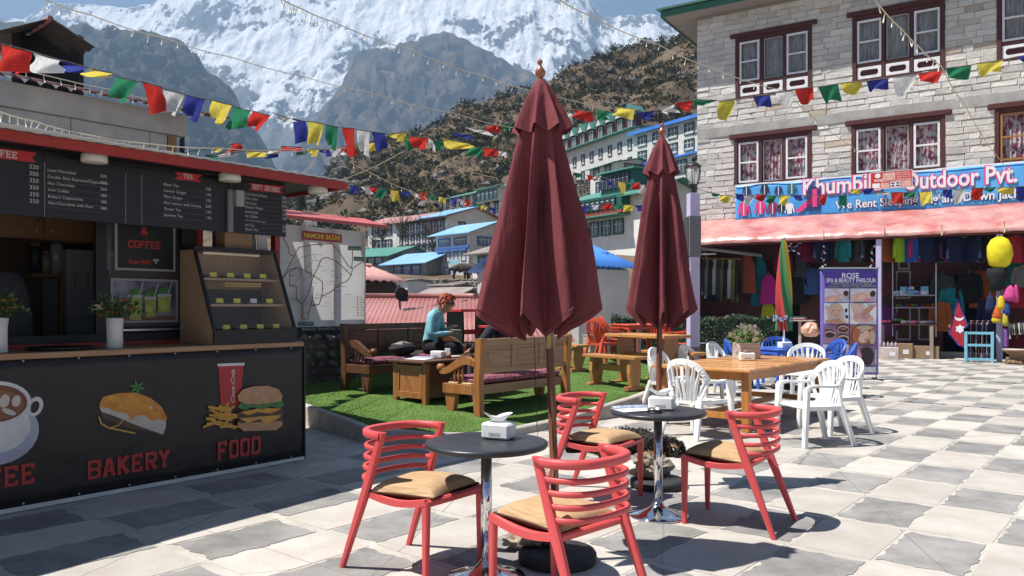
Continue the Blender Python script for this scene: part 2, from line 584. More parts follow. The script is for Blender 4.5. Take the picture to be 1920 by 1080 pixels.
mountain('snow_mountain', snow_ridge, 3000, 4300, 330, 520, 190, 34, 0.0042,
  attr_mat('snow_rock', (0.07, 0.072, 0.082), (0.17, 0.16, 0.15), (0.90, 0.91, 0.93), 0.0042, 0.004), snow_cover, 3.3)
mid_ridge = [(-320, 500), (350, 430), (440, 390), (510, 330), (550, 285), (592, 228), (640, 160), (673, 98), (740, 86), (790, 70), (835, 60), (880, 80),
   (940, 110), (1000, 138), (1060, 160), (1150, 205), (1300, 260), (1750, 380)]
mountain('brown_mountain', mid_ridge, 1800, 2700, 440, 380, 130, 66, 0.010,
  attr_mat('brown_rock', (0.035, 0.034, 0.031), (0.13, 0.097, 0.068), (0.22, 0.18, 0.14), 0.03, 0.014),
  lambda u, v, t: -0.45 + 0.3 * gauss(u, v, 1000, 150, 60, 40), 8.1)
dark_ridge = [(-320, 20), (0, 42), (130, 48), (220, 52), (310, 66), (345, 84), (375, 110), (400, 142), (440, 178), (468, 224), (490, 262), (507, 288),
   (512, 312), (540, 332), (580, 384), (640, 440), (1750, 560)]
mountain('forest_mountain', dark_ridge, 1000, 1800, 480, 380, 140, 55, 0.014,
  attr_mat('forest_slope', (0.010, 0.017, 0.010), (0.075, 0.068, 0.045), (0.16, 0.135, 0.10), 0.06, 0.03), lambda u, v, t: -0.8, 5.7)
# near hillside
HY = [26, 45, 70, 95, 120, 170, 260]
HU = [-250, 300, 560, 640, 740, 870, 970, 1070, 1160, 1240, 1310, 1600, 2300]
HT = [[700] * 13,
 [600, 595, 592, 592, 587, 577, 562, 547, 534, 526, 520, 505, 500],
 [530, 515, 505, 510, 524, 522, 506, 478, 452, 446, 440, 430, 420],
 [500, 485, 472, 482, 486, 478, 452, 408, 372, 356, 350, 340, 330],
 [470, 455, 440, 440, 432, 418, 388, 330, 288, 264, 258, 250, 240],
 [440, 425, 402, 388, 362, 332, 292, 240, 204, 184, 176, 165, 160],
 [420, 405, 390, 322, 272, 206, 182, 143, 116, 66, 47, 10, 0]]
def hill_v(u, Y):
 row = [lerp_tab(list(zip(HU, r)), u) for r in HT]
 return lerp_tab(list(zip(HY, row)), Y)
def hill_z(x, Y, rough=True):
 u = 960 + FPX * x / Y
 if Y <= 260:
  z = H + (HZ - hill_v(u, Y)) / FPX * Y
 else:
  z = H + (HZ - hill_v(u, 260)) / FPX * 260 - (Y - 260) * 0.55
 if rough:
  k = min(1.0, max(0.0, (Y - 95) / 60))
  z += (nz3(Vector((x * 0.05, Y * 0.05, 1.7)), 6) * 5.5 + nz3(Vector((x * 0.22, Y * 0.22, 4.7)), 4) * 1.2) * k
 return z
hb = MB()
ys = [26 + (340 - 26) * (k / 110) ** 1.35 for k in range(111)]
hn = 190
def hill_pt(a, b):
 Y = ys[round(b * 110)]
 s = -0.78 + 1.7 * a
 return Vector((s * Y, Y, hill_z(s * Y, Y)))
hb.grid(hill_pt, hn, 110, sm=False)
soil = mat('hill_soil', (0.085, 0.068, 0.048), (0.20, 0.145, 0.095), scale=0.16, rough=0.95, spec=0.05, bump=1.0, bscale=1.2, coord='World', detail=8, lo=0.3, hi=0.68)
hb.build('hillside', soil, kind='structure')
MB().box(-7000, 7000, -60, 7000, -9.2, -9.0).build('ground', mat('valley_floor', (0.10, 0.09, 0.06), (0.16, 0.14, 0.09), scale=0.02, coord='World', rough=0.95), kind='structure')
# shrubs and boulders of the hillside: nobody could count them
shrub_m = mat('shrub_leaf', (0.036, 0.038, 0.020), (0.095, 0.085, 0.045), scale=0.35, rough=0.8, spec=0.1, coord='World', rnd=0.35, isl=True)
shrub_y = mat('shrub_dry', (0.16, 0.12, 0.04), (0.11, 0.10, 0.035), scale=0.3, rough=0.9, spec=0.05, coord='World', rnd=0.3, isl=True)
sb = MB()
rb_ = MB()
rng = random.Random(11)
def leaf_blob(mb, c, r, n, mi=0, q=0.45, flat=0.7, rg=rng):
 for _ in range(n):
  d = Vector((rg.gauss(0, 1), rg.gauss(0, 1), rg.gauss(0, 1) * flat)).normalized() * r * rg.uniform(0.35, 1.0)
  p = c + d
  a = Vector((rg.uniform(-1, 1), rg.uniform(-1, 1), rg.uniform(-1, 1))).normalized() * r * q
  b = Vector((rg.uniform(-1, 1), rg.uniform(-1, 1), rg.uniform(-1, 1))).normalized() * r * q
  mb.add([p - a * .5, p + a * .6 + b * .3, p + b], [(0, 1, 2)], mi=mi)
def rock_pts(mb, c, r, mi=0, rg=rng, sub=1, flat=0.7):
 bm = bmesh.new()
 bmesh.ops.create_icosphere(bm, subdivisions=sub, radius=1)
 o = rg.uniform(0, 99)
 for v in bm.verts:
  k = 0.8 + 0.7 * noise.noise(v.co * 1.3 + Vector((o, o, 0)))
  v.co = Vector((v.co.x * r * k, v.co.y * r * k * 0.85, v.co.z * r * k * flat)) + c
 bm.verts.index_update()
 mb.add([v.co.copy() for v in bm.verts], [[v.index for v in f.verts] for f in bm.faces], mi=mi)
 bm.free()
cnt = 0
while cnt < 9000:
 Y = rng.uniform(96, 262)
 u = rng.uniform(500, 1420)
 if hill_v(u, Y) > 455:
  continue
 x = (u - 960) / FPX * Y
 dens = (0.22 if u < 900 else 0.05) + nz3(Vector((x * 0.03, Y * 0.03, 9.1)), 4) + 0.004 * (Y - 150) + (0.14 if Y > 185 else 0)
 if Y < 165 and u > 900:
  dens -= 0.35
 if dens + rng.uniform(-.28, .28) < 0.02:
  continue
 r = (.28 + 1.1 * rng.random() ** 2.2) * (1.25 if Y > 180 else 1.0)
 z = hill_z(x, Y)
 leaf_blob(sb, Vector((x, Y, z + r * .45)), r, 20, mi=0 if rng.random() < 0.86 else 1, q=0.62)
 cnt += 1
sb.build('hillside_shrubs', [shrub_m, shrub_y], kind='stuff')
rock_m = mat('grey_rock', (0.13, 0.115, 0.10), (0.27, 0.25, 0.22), scale=0.9, rough=0.95, spec=0.1, bump=0.8, bscale=4, coord='World', rnd=0.25, isl=True)
for _ in range(420):
 Y = rng.uniform(98, 258)
 u = rng.uniform(520, 1400)
 x = (u - 960) / FPX * Y
 rock_pts(rb_, Vector((x, Y, hill_z(x, Y) + 0.2)), rng.uniform(0.5, 1.7) * (1.6 if rng.random() < .12 else 1))
for _ in range(70):      # the outcrop beyond the map board
 u = rng.gauss(600, 38)
 Y = rng.uniform(170, 262)
 x = (u - 960) / FPX * Y
 rock_pts(rb_, Vector((x, Y, hill_z(x, Y) + 0.4)), rng.uniform(1.2, 3.2), sub=2)
rb_.build('hillside_boulders', rock_m, kind='stuff')
# rubble terraces across the slope
tb = MB()
for (ua, ub, Y, dv) in [(1062, 1310, 131, 0), (1070, 1300, 112, 0), (700, 880, 126, 0), (880, 960, 133, 0), (700, 830, 108, 4)]:
 n = 90
 for k in range(n):
  u = ua + (ub - ua) * (k + rng.random()) / n
  x = (u - 960) / FPX * Y
  rock_pts(tb, Vector((x, Y + rng.uniform(-.5, .5), hill_z(x, Y) + rng.uniform(0, 1.2))), rng.uniform(.3, .6), sub=1)
tb.build('terrace_rubble', rock_m, kind='stuff')
# air
hz_ = MB().box(-4300, 4300, -40, 5600, -10.2, 1840).build('haze', None, kind='stuff')
hm = bpy.data.materials.new('haze_air')
hm.use_nodes = True
hm.node_tree.nodes.clear()
ho = hm.node_tree.nodes.new('ShaderNodeOutputMaterial')
hv = hm.node_tree.nodes.new('ShaderNodeVolumePrincipled')
hv.inputs['Color'].default_value = (0.46, 0.69, 1.0, 1)
hv.inputs['Density'].default_value = 0.00025
hv.inputs['Anisotropy'].default_value = 0.15
hm.node_tree.links.new(hv.outputs['Volume'], ho.inputs['Volume'])
hz_.data.materials.clear()
hz_.data.materials.append(hm)
# plaza
KO = (-2.008, 7.58)                               # right front corner of the kiosk counter
K = Plane(KO, R(38.8))
WD = Vector((UD.y, -UD.x, 0))                     # across the tile rows
plaza_m = mat('pale_mortar', (0.46, 0.43, 0.39), (0.36, 0.335, 0.30), scale=3, rough=0.9, bump=0.3, bscale=30, coord='World', spec=0.2)
plaza = MB().box(-14, 34, -9, 34, -0.30, -0.003).build('plaza', plaza_m, kind='structure')
def slab_mat(name, c, c2, c3):
 m = mat(name, c, c2, scale=2.6, rough=0.78, bump=0.22, bscale=45, coord='World', rnd=0.13, spec=0.25, detail=7)
 N, L = m.node_tree.nodes, m.node_tree.links
 b = N['Principled BSDF']
 src = b.inputs['Base Color'].links[0].from_socket
 g = N.new('ShaderNodeNewGeometry')
 # worn, whitened blotches and dirt
 n = N.new('ShaderNodeTexNoise')
 n.inputs['Scale'].default_value = 1.1
 n.inputs['Detail'].default_value = 9
 n.inputs['Roughness'].default_value = 0.72
 L.new(g.outputs['Position'], n.inputs['Vector'])
 r = N.new('ShaderNodeValToRGB')
 r.color_ramp.elements[0].position = 0.5
 r.color_ramp.elements[0].color = (0, 0, 0, 1)
 r.color_ramp.elements[1].position = 0.72
 r.color_ramp.elements[1].color = (0.75, 0.75, 0.75, 1)
 L.new(n.outputs['Fac'], r.inputs['Fac'])
 mx_ = N.new('ShaderNodeMix')
 mx_.data_type = 'RGBA'
 L.new(r.outputs['Color'], mx_.inputs['Factor'])
 L.new(src, mx_.inputs[6])
 mx_.inputs[7].default_value = (*c3, 1)
 # saw-cut joints running diagonally over the slabs
 fac = None
 for (ang, step, w) in ((11, 1.55, .006), (72, 2.3, .005), (128, 2.9, .004)):
  dp = N.new('ShaderNodeVectorMath')
  dp.operation = 'DOT_PRODUCT'
  dp.inputs[1].default_value = (math.cos(R(ang)), -math.sin(R(ang)), 0)
  wv = N.new('ShaderNodeVectorMath')
  wv.operation = 'ADD'
  n4 = N.new('ShaderNodeTexNoise')
  n4.inputs['Scale'].default_value = 1.5
  L.new(g.outputs['Position'], n4.inputs['Vector'])
  sc = N.new('ShaderNodeVectorMath')
  sc.operation = 'SCALE'
  sc.inputs['Scale'].default_value = 0.06
  L.new(n4.outputs['Color'], sc.inputs[0])
  L.new(g.outputs['Position'], wv.inputs[0])
  L.new(sc.outputs[0], wv.inputs[1])
  L.new(wv.outputs[0], dp.inputs[0])
  pp = N.new('ShaderNodeMath')
  pp.operation = 'PINGPONG'
  pp.inputs[1].default_value = step / 2
  L.new(dp.outputs['Value'], pp.inputs[0])
  lt = N.new('ShaderNodeMath')
  lt.operation = 'LESS_THAN'
  lt.inputs[1].default_value = w
  L.new(pp.outputs[0], lt.inputs[0])
  if fac is None:
   fac = lt.outputs[0]
  else:
   ad = N.new('ShaderNodeMath')
   ad.operation = 'MAXIMUM'
   L.new(fac, ad.inputs[0])
   L.new(lt.outputs[0], ad.inputs[1])
   fac = ad.outputs[0]
 ml = N.new('ShaderNodeMath')
 ml.operation = 'MULTIPLY'
 ml.inputs[1].default_value = 0.55
 L.new(fac, ml.inputs[0])
 m2 = N.new('ShaderNodeMix')
 m2.data_type = 'RGBA'
 L.new(ml.outputs[0], m2.inputs['Factor'])
 L.new(mx_.outputs[2], m2.inputs[6])
 m2.inputs[7].default_value = (0.15, 0.14, 0.125, 1)
 L.new(m2.outputs[2], b.inputs['Base Color'])
 return m
grey_t = slab_mat('grey_slate', (0.165, 0.161, 0.156), (0.275, 0.267, 0.256), (0.37, 0.35, 0.325))
cream_t = slab_mat('cream_slab', (0.385, 0.350, 0.312), (0.465, 0.437, 0.40), (0.32, 0.295, 0.262))
def tile_mesh(name, a, b, rag, m, seed):
 rg = random.Random(seed)
 pts = []
 n = (13, 9, 13, 9) if rag > .004 else (4, 3, 4, 3)
 cs = [(-a, -b), (a, -b), (a, b), (-a, b)]
 for k in range(4):
  p, q = cs[k], cs[(k + 1) % 4]
  for i in range(n[k]):
   t = (i + (rg.uniform(-.3, .3) if i else 0)) / n[k]
   x, y = p[0] + (q[0] - p[0]) * t, p[1] + (q[1] - p[1]) * t
   pts.append((x + rg.uniform(-rag, rag * .3) * (1 if x > 0 else -1), y + rg.uniform(-rag, rag * .3) * (1 if y > 0 else -1)))
 return MB().prism(pts, -0.02, 0.0).mesh(name, m)
PU, PW = 0.83, 0.487
grey_ms = [tile_mesh('grey_tile', .370, .233, .026, grey_t, 40 + k) for k in range(8)]
cream_ms = [tile_mesh('cream_tile', .396, .238, .004, cream_t, 60 + k) for k in range(5)]
cells = []
TC = Vector((2.69, 5.68, 0))
for i in range(-16, 34):
 for j in range(-26, 50):
  c = TC + UD * (i * PU) + WD * (j * PW)
  if c.y < 2.2 or c.y > 29 or c.x < -9 or c.x > 24:
   continue
  u, v = 960 + FPX * c.x / c.y, HZ + FPX * H / c.y
  if u < -400 or u > 2700 or v > 1600:
   continue
  if (c - K.o).dot(K.n) > 0.05 and c.dot(K.a) - K.o.dot(K.a) < 1.0:
   continue
  if (c.x + .3) * -.766 + (c.y - 8.9) * .643 > .05 and c.x < 4.4 and c.y > 8.6:
   continue
  cells.append((1 / c.y ** 3 * (1 if -60 < u < 1980 and v < 1130 else .001), i, j, c))
cells.sort(key=lambda q: -q[0])
far = MB()
for k, (_, i, j, c) in enumerate(cells):
 g = (i + j) % 2 == 0
 me = (grey_ms if g else cream_ms)[(i * 7 + j * 13) % (8 if g else 5)]
 M = Matrix.Translation(c + Vector((0, 0, rng.uniform(-.0012, .0012)))) @ Matrix.Rotation(PI / 2 - UANG + rng.uniform(-.008, .008) + (PI if (i + 3 * j) % 4 < 2 else 0), 4, 'Z')
 if k < 300:
  link('tile', me, plaza, M)
 else:
  far.add([M @ v.co for v in me.vertices], [tuple(p.vertices) for p in me.polygons], mi=0 if g else 1)
far.build('far_tiles', [grey_t, cream_t], plaza, kind='stuff')
# raised artificial turf with its kerb
NE = [Vector((-5.2, 11.6, 0)), Vector((-4.0, 11.0, 0))] + [gt(*p) for p in ((572, 757), (640, 780), (694, 800), (748, 806), (806, 812), (880, 813), (960, 802), (1040, 786), (1138, 757), (1182, 744), (1240, 722), (1292, 700))]
FE = [Vector((-7.5, 15.5, 0)), Vector((-6.2, 16.2, 0))] + [gt(*p) for p in ((560, 688), (620, 684), (680, 680), (740, 676), (800, 673), (860, 670), (930, 668), (1000, 666), (1060, 664), (1110, 664), (1180, 668), (1290, 672))]
def turf_pt(a, b):
 k = a * (len(NE) - 1)
 i = min(int(k), len(NE) - 2)
 t = k - i
 p = (NE[i].lerp(NE[i + 1], t)).lerp(FE[i].lerp(FE[i + 1], t), b)
 return Vector((p.x, p.y, turf_z(p.x, p.y)))
turf_m = mat('turf_base', (0.080, 0.145, 0.035), (0.115, 0.195, 0.052), scale=1.3, rough=0.95, spec=0.05, bump=0.8, bscale=70, coord='World')
MB().grid(turf_pt, 52, 16).build('turf', turf_m, kind='structure')
blade_m = mat('turf_blade', (0.095, 0.18, 0.045), (0.15, 0.255, 0.075), scale=0.9, rough=0.8, spec=0.1, coord='World', rnd=0.35, isl=True)
gb = MB()
for _ in range(56000):
 b = rng.random() ** 1.7
 p = turf_pt(rng.random(), b)
 if p.x < -4:
  continue
 h = rng.uniform(.004, .013)
 a = rng.uniform(0, 2 * PI)
 w = rng.uniform(.004, .008)
 gb.add([(p.x - w * math.cos(a), p.y - w * math.sin(a), p.z - .004), (p.x + w * math.cos(a), p.y + w * math.sin(a), p.z - .004),
   (p.x + rng.uniform(-.02, .02), p.y + rng.uniform(-.02, .02), p.z + h)], [(0, 1, 2)])
gb.build('turf_blades', blade_m, kind='stuff')
conc = mat('kerb_concrete', (0.33, 0.30, 0.265), (0.45, 0.42, 0.38), scale=4, rough=0.9, bump=0.35, bscale=40, coord='World', spec=0.2)
kb = MB()
ring = []
for i, p in enumerate(NE):
 a, b = NE[max(0, i - 1)], NE[min(len(NE) - 1, i + 1)]
 t = (b - a).normalized()
 o = Vector((t.y, -t.x, 0))
 z = turf_z(p.x, p.y) + 0.012
 zz = -0.02
 w = 0.09 if z > .06 else 0.05
 ring.append([p + o * 0.0 + Vector((0, 0, z - .05 - p.z)), p + Vector((0, 0, z - p.z)), p + o * (w * .8) + Vector((0, 0, z - p.z)), p + o * w + Vector((0, 0, z - .015 - p.z)), p + o * (w + .02) + Vector((0, 0, zz - p.z))])
vs_ = [q for r_ in ring for q in r_]
kb.add(vs_, [(i * 5 + j, i * 5 + j + 1, (i + 1) * 5 + j + 1, (i + 1) * 5 + j) for i in range(len(ring) - 1) for j in range(4)])
kb.build('kerb', conc, kind='structure')
# pale concrete apron between tiles and turf, and pebbles behind the kerb
peb = MB()
for _ in range(420):
 q = gt(rng.uniform(568, 606), rng.uniform(684, 692))
 rock_pts(peb, q + Vector((0, 0, .02)), rng.uniform(.02, .05), sub=1)
peb.build('white_pebbles', mat('pebble', (0.55, 0.53, 0.5), (0.7, 0.68, 0.64), scale=8, coord='World', rnd=.2, isl=True), kind='stuff')
# the stone lodge with the outdoor shop
F = Plane((6.43, 27.18), R(122.5))                 # facade: x to the right and nearer, y into the house
FM = F.mat()
maroon = wood('maroon_paint', (0.085, 0.022, 0.018), (0.062, 0.016, 0.014), 0, rough=0.6, rnd=0.05)
white_p = mat('white_paint', (0.78, 0.78, 0.80), (0.66, 0.66, 0.69), scale=5, rough=0.5)
stone_f = mat('facing_stone', (0.60, 0.57, 0.53), (0.51, 0.485, 0.452), scale=2.2, rough=0.9, bump=0.9, bscale=9, rnd=0.14, coord='World', detail=8, spec=0.15)
stone_i = mat('facing_stone_far', (0.60, 0.57, 0.53), (0.51, 0.485, 0.452), scale=2.2, rough=0.9, bump=0.9, bscale=9, rnd=0.14, coord='World', detail=8, spec=0.15, isl=True)
stone_t = mat('tan_stone', (0.50, 0.42, 0.33), (0.40, 0.34, 0.28), scale=2.2, rough=0.9, bump=0.9, bscale=9, rnd=0.12, coord='World', detail=8, spec=0.15)
render_m = mat('grey_render', (0.30, 0.29, 0.275), (0.40, 0.385, 0.365), scale=3, rough=0.95, bump=0.4, bscale=20, coord='World', spec=0.1)
mort = mat('dark_mortar', (0.40, 0.375, 0.34), (0.48, 0.45, 0.41), scale=8, rough=0.95, coord='World', spec=0.1)
pane_m = mat('window_pane', (0.025, 0.03, 0.04), rough=0.04, spec=0.7, alpha=0.13)
lace = mat('lace_curtain', (0.34, 0.33, 0.34), (0.56, 0.55, 0.57), scale=14, rough=0.95, stretch=(1, 1, .25))
floral = mat('floral_curtain', (0.76, 0.66, 0.67), (0.33, 0.045, 0.10), scale=8, rough=0.95, lo=0.48, hi=0.56, stretch=(1, 1, .8))
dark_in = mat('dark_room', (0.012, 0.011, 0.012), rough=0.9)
lodge = thing('stone_lodge', 'pale stone three storey lodge with maroon windows above the shop awning', 'building', FM)
XR = F.x(1920) + 3.2
ZE = 11.4
def win_spec(ul, ur, vt, vb):
 x0, x1 = F.x(ul), F.x(ur)
 return [x0, x1, F.z(ul, vb), F.z(ul, vt)]
wins = [('up', *win_spec(1380, 1523, 73, 182)), ('up', *win_spec(1599, 1772, 41, 160)), ('up', *win_spec(1869, 2070, -22, 122)),
  ('lo', *win_spec(1378, 1522, 258, 343)), ('lo', *win_spec(1597, 1772, 238, 330)), ('lo', *win_spec(1865, 2060, 208, 318))]
zt = sum(w[4] for w in wins[:3]) / 3
zb = sum(w[3] for w in wins[:3]) / 3
zt2 = sum(w[4] for w in wins[3:]) / 3
zb2 = sum(w[3] for w in wins[3:]) / 3
wins = [(k, a, b, zb if k == 'up' else zb2, zt if k == 'up' else zt2) for (k, a, b, _, _) in wins]
Z1 = 4.3
ZBAND = (F.z(1312, 262), F.z(1312, 245))
holes = [(a, b, c, d) for (_, a, b, c, d) in wins]
def wall_cells(mb, x0, x1, z0, z1, holes, y0, y1):
 xs = sorted({x0, x1, *[h for q in holes for h in q[:2] if x0 < h < x1]})
 zs = sorted({z0, z1, *[h for q in holes for h in q[2:] if z0 < h < z1]})
 for a, b in zip(xs, xs[1:]):
  for c, d in zip(zs, zs[1:]):
   if any(h[0] <= (a + b) / 2 <= h[1] and h[2] <= (c + d) / 2 <= h[3] for h in holes):
    continue
   mb.box(a, b, y0, y1, c, d)
wb = MB()
wall_cells(wb, 0.02, XR, Z1 - .3, ZE, holes, 0.0, 0.35)
wb.box(0.02, 0.4, 0.352, 9, Z1 - .3, ZE)
wb.build('wall', mort, lodge)
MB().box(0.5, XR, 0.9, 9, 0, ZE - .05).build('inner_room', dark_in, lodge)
MB().box(-0.03, XR, -0.075, -0.002, ZBAND[0], ZBAND[1]).build('floor_band', render_m, lodge)
# facing stones, course by course
rs = random.Random(5)
def stone_block(seed):
 rg = random.Random(seed)
 bm = bmesh.new()
 bmesh.ops.create_cube(bm, size=1)
 bmesh.ops.bevel(bm, geom=[e for e in bm.edges if all(v.co.y < 0 for v in e.verts)], offset=.05, segments=1, affect='EDGES')
 for v in bm.verts:
  if v.co.y < -.1:
   v.co.y += rg.uniform(-.22, .22)
   v.co.x += rg.uniform(-.008, .008)
   v.co.z += rg.uniform(-.03, .03)
 bm.verts.index_update()
 vs, fs = [v.co.copy() for v in bm.verts], [[v.index for v in f.verts] for f in bm.faces]
 bm.free()
 return vs, fs
blocks = [stone_block(k) for k in range(6)]
bmesh_st = [MB().add(v, f).mesh('stone', stone_f) for v, f in blocks]
bmesh_tn = [MB().add(v, f).mesh('stone', stone_t) for v, f in blocks[:3]]
z = Z1 - .25
stones = []
hdr = 0.17
while z < ZE - .1:
 h = rs.uniform(.175, .205)
 if z < ZBAND[0] < z + h + .09:
  h = ZBAND[0] - z
 if ZBAND[0] - .01 <= z < ZBAND[1]:
  z = ZBAND[1]
  continue
 h = min(h, ZE - z)
 iv = [(-0.04, XR)]
 for (a, b, c, d) in holes:
  if c - .02 < z + h / 2 < d + .02:
   pad = 0.0
  elif d + .02 <= z + h / 2 < d + hdr:
   pad = .17
  else:
   continue
  iv2 = []
  for p, q in iv:
   if a - pad > p and a - pad < q:
    iv2.append((p, a - pad))
   if b + pad < q and b + pad > p:
    iv2.append((b + pad, q))
   if b + pad <= p or a - pad >= q:
    iv2.append((p, q))
  iv = iv2
 for p, q in iv:
  x = p
  while x < q - .02:
   w = rs.uniform(.28, .66)
   if q - (x + w) < .3:
    w = q - x if q - x < 1.0 else (q - x) / 2
   stones.append((x, z, w, h))
   x += w
 z += h
vis = [s_ for s_ in stones if s_[0] < F.x(1925)]
def near_key(s_):
 Y = F.w(s_[0] + s_[2] / 2, 0, 0).y
 return -s_[2] * s_[3] / Y ** 2 + (0 if s_[0] < F.x(1925) else 10)
stones.sort(key=near_key)
rest = MB()
for k, (x, z, w, h) in enumerate(stones):
 d = .06 + rs.uniform(-.008, .012)
 M = Matrix.Translation((x + w / 2, -d / 2 + .005, z + h / 2)) @ Matrix.Diagonal((w - .008, d, h - .008, 1))
 q = rs.randrange(6)
 if k < 300:
  me = bmesh_tn[q % 3] if rs.random() < .07 else bmesh_st[q]
  link('stone', me, lodge, M)
 else:
  rest.add(blocks[q][0], blocks[q][1], M)
rest.build('small_stones', stone_i, lodge, kind='stuff')
# windows
def sash(parent, x0, x1, z0, z1, m, rail=True, y=-.02, fw=.055, glassm=pane_m):
 b = MB()
 for (a, c, d, e) in ((x0, x0 + fw, z0, z1), (x1 - fw, x1, z0, z1), (x0 + fw, x1 - fw, z1 - fw, z1), (x0 + fw, x1 - fw, z0, z0 + fw)):
  b.box(a, c, y - .03, y + .03, d, e)
 if rail:
  b.box(x0 + fw, x1 - fw, y - .025, y + .025, (z0 + z1) / 2 - fw / 2.4, (z0 + z1) / 2 + fw / 2.4)
 s_ = b.build('sash', m, parent)
 return s_
orange_w = wood('orange_sash', (0.42, 0.20, 0.06), (0.33, 0.14, 0.04), 2, rough=0.5)
for k, (kind, x0, x1, z0, z1) in enumerate(wins):
 fb = MB()
 fw = .11
 e = .006
 fb.box(x0, x0 + fw, -.085, .12, z0, z1).box(x1 - fw, x1, -.085, .12, z0, z1)
 fb.box(x0 + fw, x1 - fw, -.06, .12, z1 - .13, z1).box(x0 + fw, x1 - fw, -.06, .12, z0, z0 + .07)
 W = x1 - x0 - 2 * fw
 zs = z0 + .07 if kind == 'lo' else z0 + .07 + .48
 ms = []
 for q in (1, 2):
  xm = x0 + fw + W * q / 3
  fb.box(xm - .045, xm + .045, -.05, .1, z0 + .07, z1 - .13)
  ms.append(xm)
 if kind == 'up':
  fb.box(x0 + fw, ms[0] - .045, -.045, .1, zs - .08, zs).box(ms[0] + .045, ms[1] - .045, -.045, .1, zs - .08, zs).box(ms[1] + .045, x1 - fw, -.045, .1, zs - .08, zs)
 w_ = fb.build('window', maroon, lodge)
 MB().box(x0 - .16, x1 + .16, -.13, .05, z1 + .003, z1 + .15, c=.012).build('header', maroon, w_)
 edges = [x0 + fw, ms[0] - .045, ms[0] + .045, ms[1] - .045, ms[1] + .045, x1 - fw]
 for q in range(3):
  a, b = edges[2 * q] + .02, edges[2 * q + 1] - .02
  mm = orange_w if (kind == 'lo' and k == 5) else white_p
  if q == 1:
   sash(w_, a + .01, b - .01, zs + .02, z1 - .15, mat('grey_sash', (0.35, 0.33, 0.33), rough=.5) if k < 5 else mm, rail=False, y=.02, fw=.03)
  else:
   sash(w_, a, b, zs + .02, z1 - .15, mm, fw=.06)
  MB().box(a + .03, b - .03, .03, .036, zs + .04, z1 - .18).build('pane', pane_m, w_)
  # curtain with real folds
  n = 46
  def cf(s_, t_, a=a, b=b):
   return (a + (b - a) * s_, .11 + .022 * math.sin(s_ * 34 + k * 2 + q) + .012 * math.sin(s_ * 71 + q), zs + (z1 - zs - .12) * t_)
  MB().grid(cf, n, 2).build('curtain', floral if kind == 'lo' else lace, w_)
  if kind == 'up':
   pb = MB()
   pz0, pz1 = z0 + .09, zs - .1
   ff = .085
   for (aa, bb, c_, d_) in ((a, a + ff, pz0, pz1), (b - ff, b, pz0, pz1), (a + ff, b - ff, pz1 - ff, pz1), (a + ff, b - ff, pz0, pz0 + ff)):
    pb.box(aa, bb, -.035, .02, c_, d_)
   for (cx, cz, sx, sz) in ((a + ff, pz0 + ff, 1, 1), (b - ff, pz0 + ff, -1, 1), (a + ff, pz1 - ff, 1, -1), (b - ff, pz1 - ff, -1, -1)):
    pb.prism([(cx, cz), (cx + sx * .05, cz), (cx, cz + sz * .05)], -.034, .02, 'xz')
   pb.build('sill_panel', white_p, w_)
   MB().box(a + .02, b - .02, .021, .05, pz0 + .02, pz1 - .02).build('sill_backing', maroon, w_)
# roof with wide soffit and green edge
gr_roof = mat('green_roof_paint', (0.03, 0.12, 0.085), (0.045, 0.16, 0.11), scale=3, rough=0.5)
soff = mat('soffit_board', (0.32, 0.30, 0.28), (0.26, 0.245, 0.23), scale=2, rough=0.8, stretch=(1, 12, 1))
rb = MB()
rb.box(-1.0, XR + 1, -.82, 10, ZE + .002, ZE + .05)
rb.build('soffit', soff, lodge)
eb = MB()
eb.box(-1.04, XR + 1, -.88, -.823, ZE - .04, ZE + .16).box(-1.06, -1.003, -.82, 10, ZE - .04, ZE + .16)
rf = MB()
rf.prism([(-1.0, ZE + .17), (10, ZE + 2.2), (10, ZE + 2.3), (-1.0, ZE + .24)], -1.15, XR + 1, 'yz')
rfo = rf.build('roof', gr_roof, lodge)
eb.build('fascia', gr_roof, rfo)
# awning with beam and posts
AY = -1.6
ZA = 3.55
tarp = mat('red_tarpaulin', (0.42, 0.125, 0.11), (0.52, 0.30, 0.275), scale=1.6, rough=0.33, spec=0.6, bump=0.5, bscale=5, coord='World')
beam_m = wood('red_beam', (0.17, 0.035, 0.03), (0.12, 0.025, 0.02), 0, rough=.6)
lav = mat('lavender_paint', (0.50, 0.46, 0.66), (0.44, 0.40, 0.58), scale=4, rough=.55)
aw = thing('shop_awning', 'long faded red tarpaulin awning over the outdoor shop front', 'awning', FM)
def tarp_pt(s_, t_):
 x = -.12 + (XR + .1) * s_
 y = -.03 + (AY - .12) * t_
 z = 4.43 + (ZA + .10 - 4.43) * t_ + .06 * math.sin(t_ * PI) * (noise.noise(Vector((x * 1.4, t_ * 2, 3))) - .6)
 z += .05 * noise.noise(Vector((x * 2.2, t_ * 3, 0))) * (1 - abs(2 * t_ - 1) ** 4)
 if t_ > .9:
  z -= (t_ - .9) * 1.9 + .03 * noise.noise(Vector((x * 3.1, 0, 7)))
  y -= .03 * noise.noise(Vector((x * 2.6, 2, 7)))
 return (x, y, z)
MB().sheet(tarp_pt, 190, 20, .006).build('tarpaulin', tarp, aw)
MB().box(-.08, XR - .1, AY - .05, AY + .05, ZA - .14, ZA + .02).build('beam', beam_m, aw)
for x in [i * 1.55 + .2 for i in range(8)]:
 MB().tube([(x, -.02, 4.34), (x, AY, ZA + .05)], .03, 6, sm=True).build('rafter', beam_m, aw)
for u in (1648, 1874):
 x = F.x(u, AY)
 MB().box(x - .075, x + .075, AY - .075 + .01, AY + .07, 0, ZA - .145, c=.012).build('post', lav, aw)
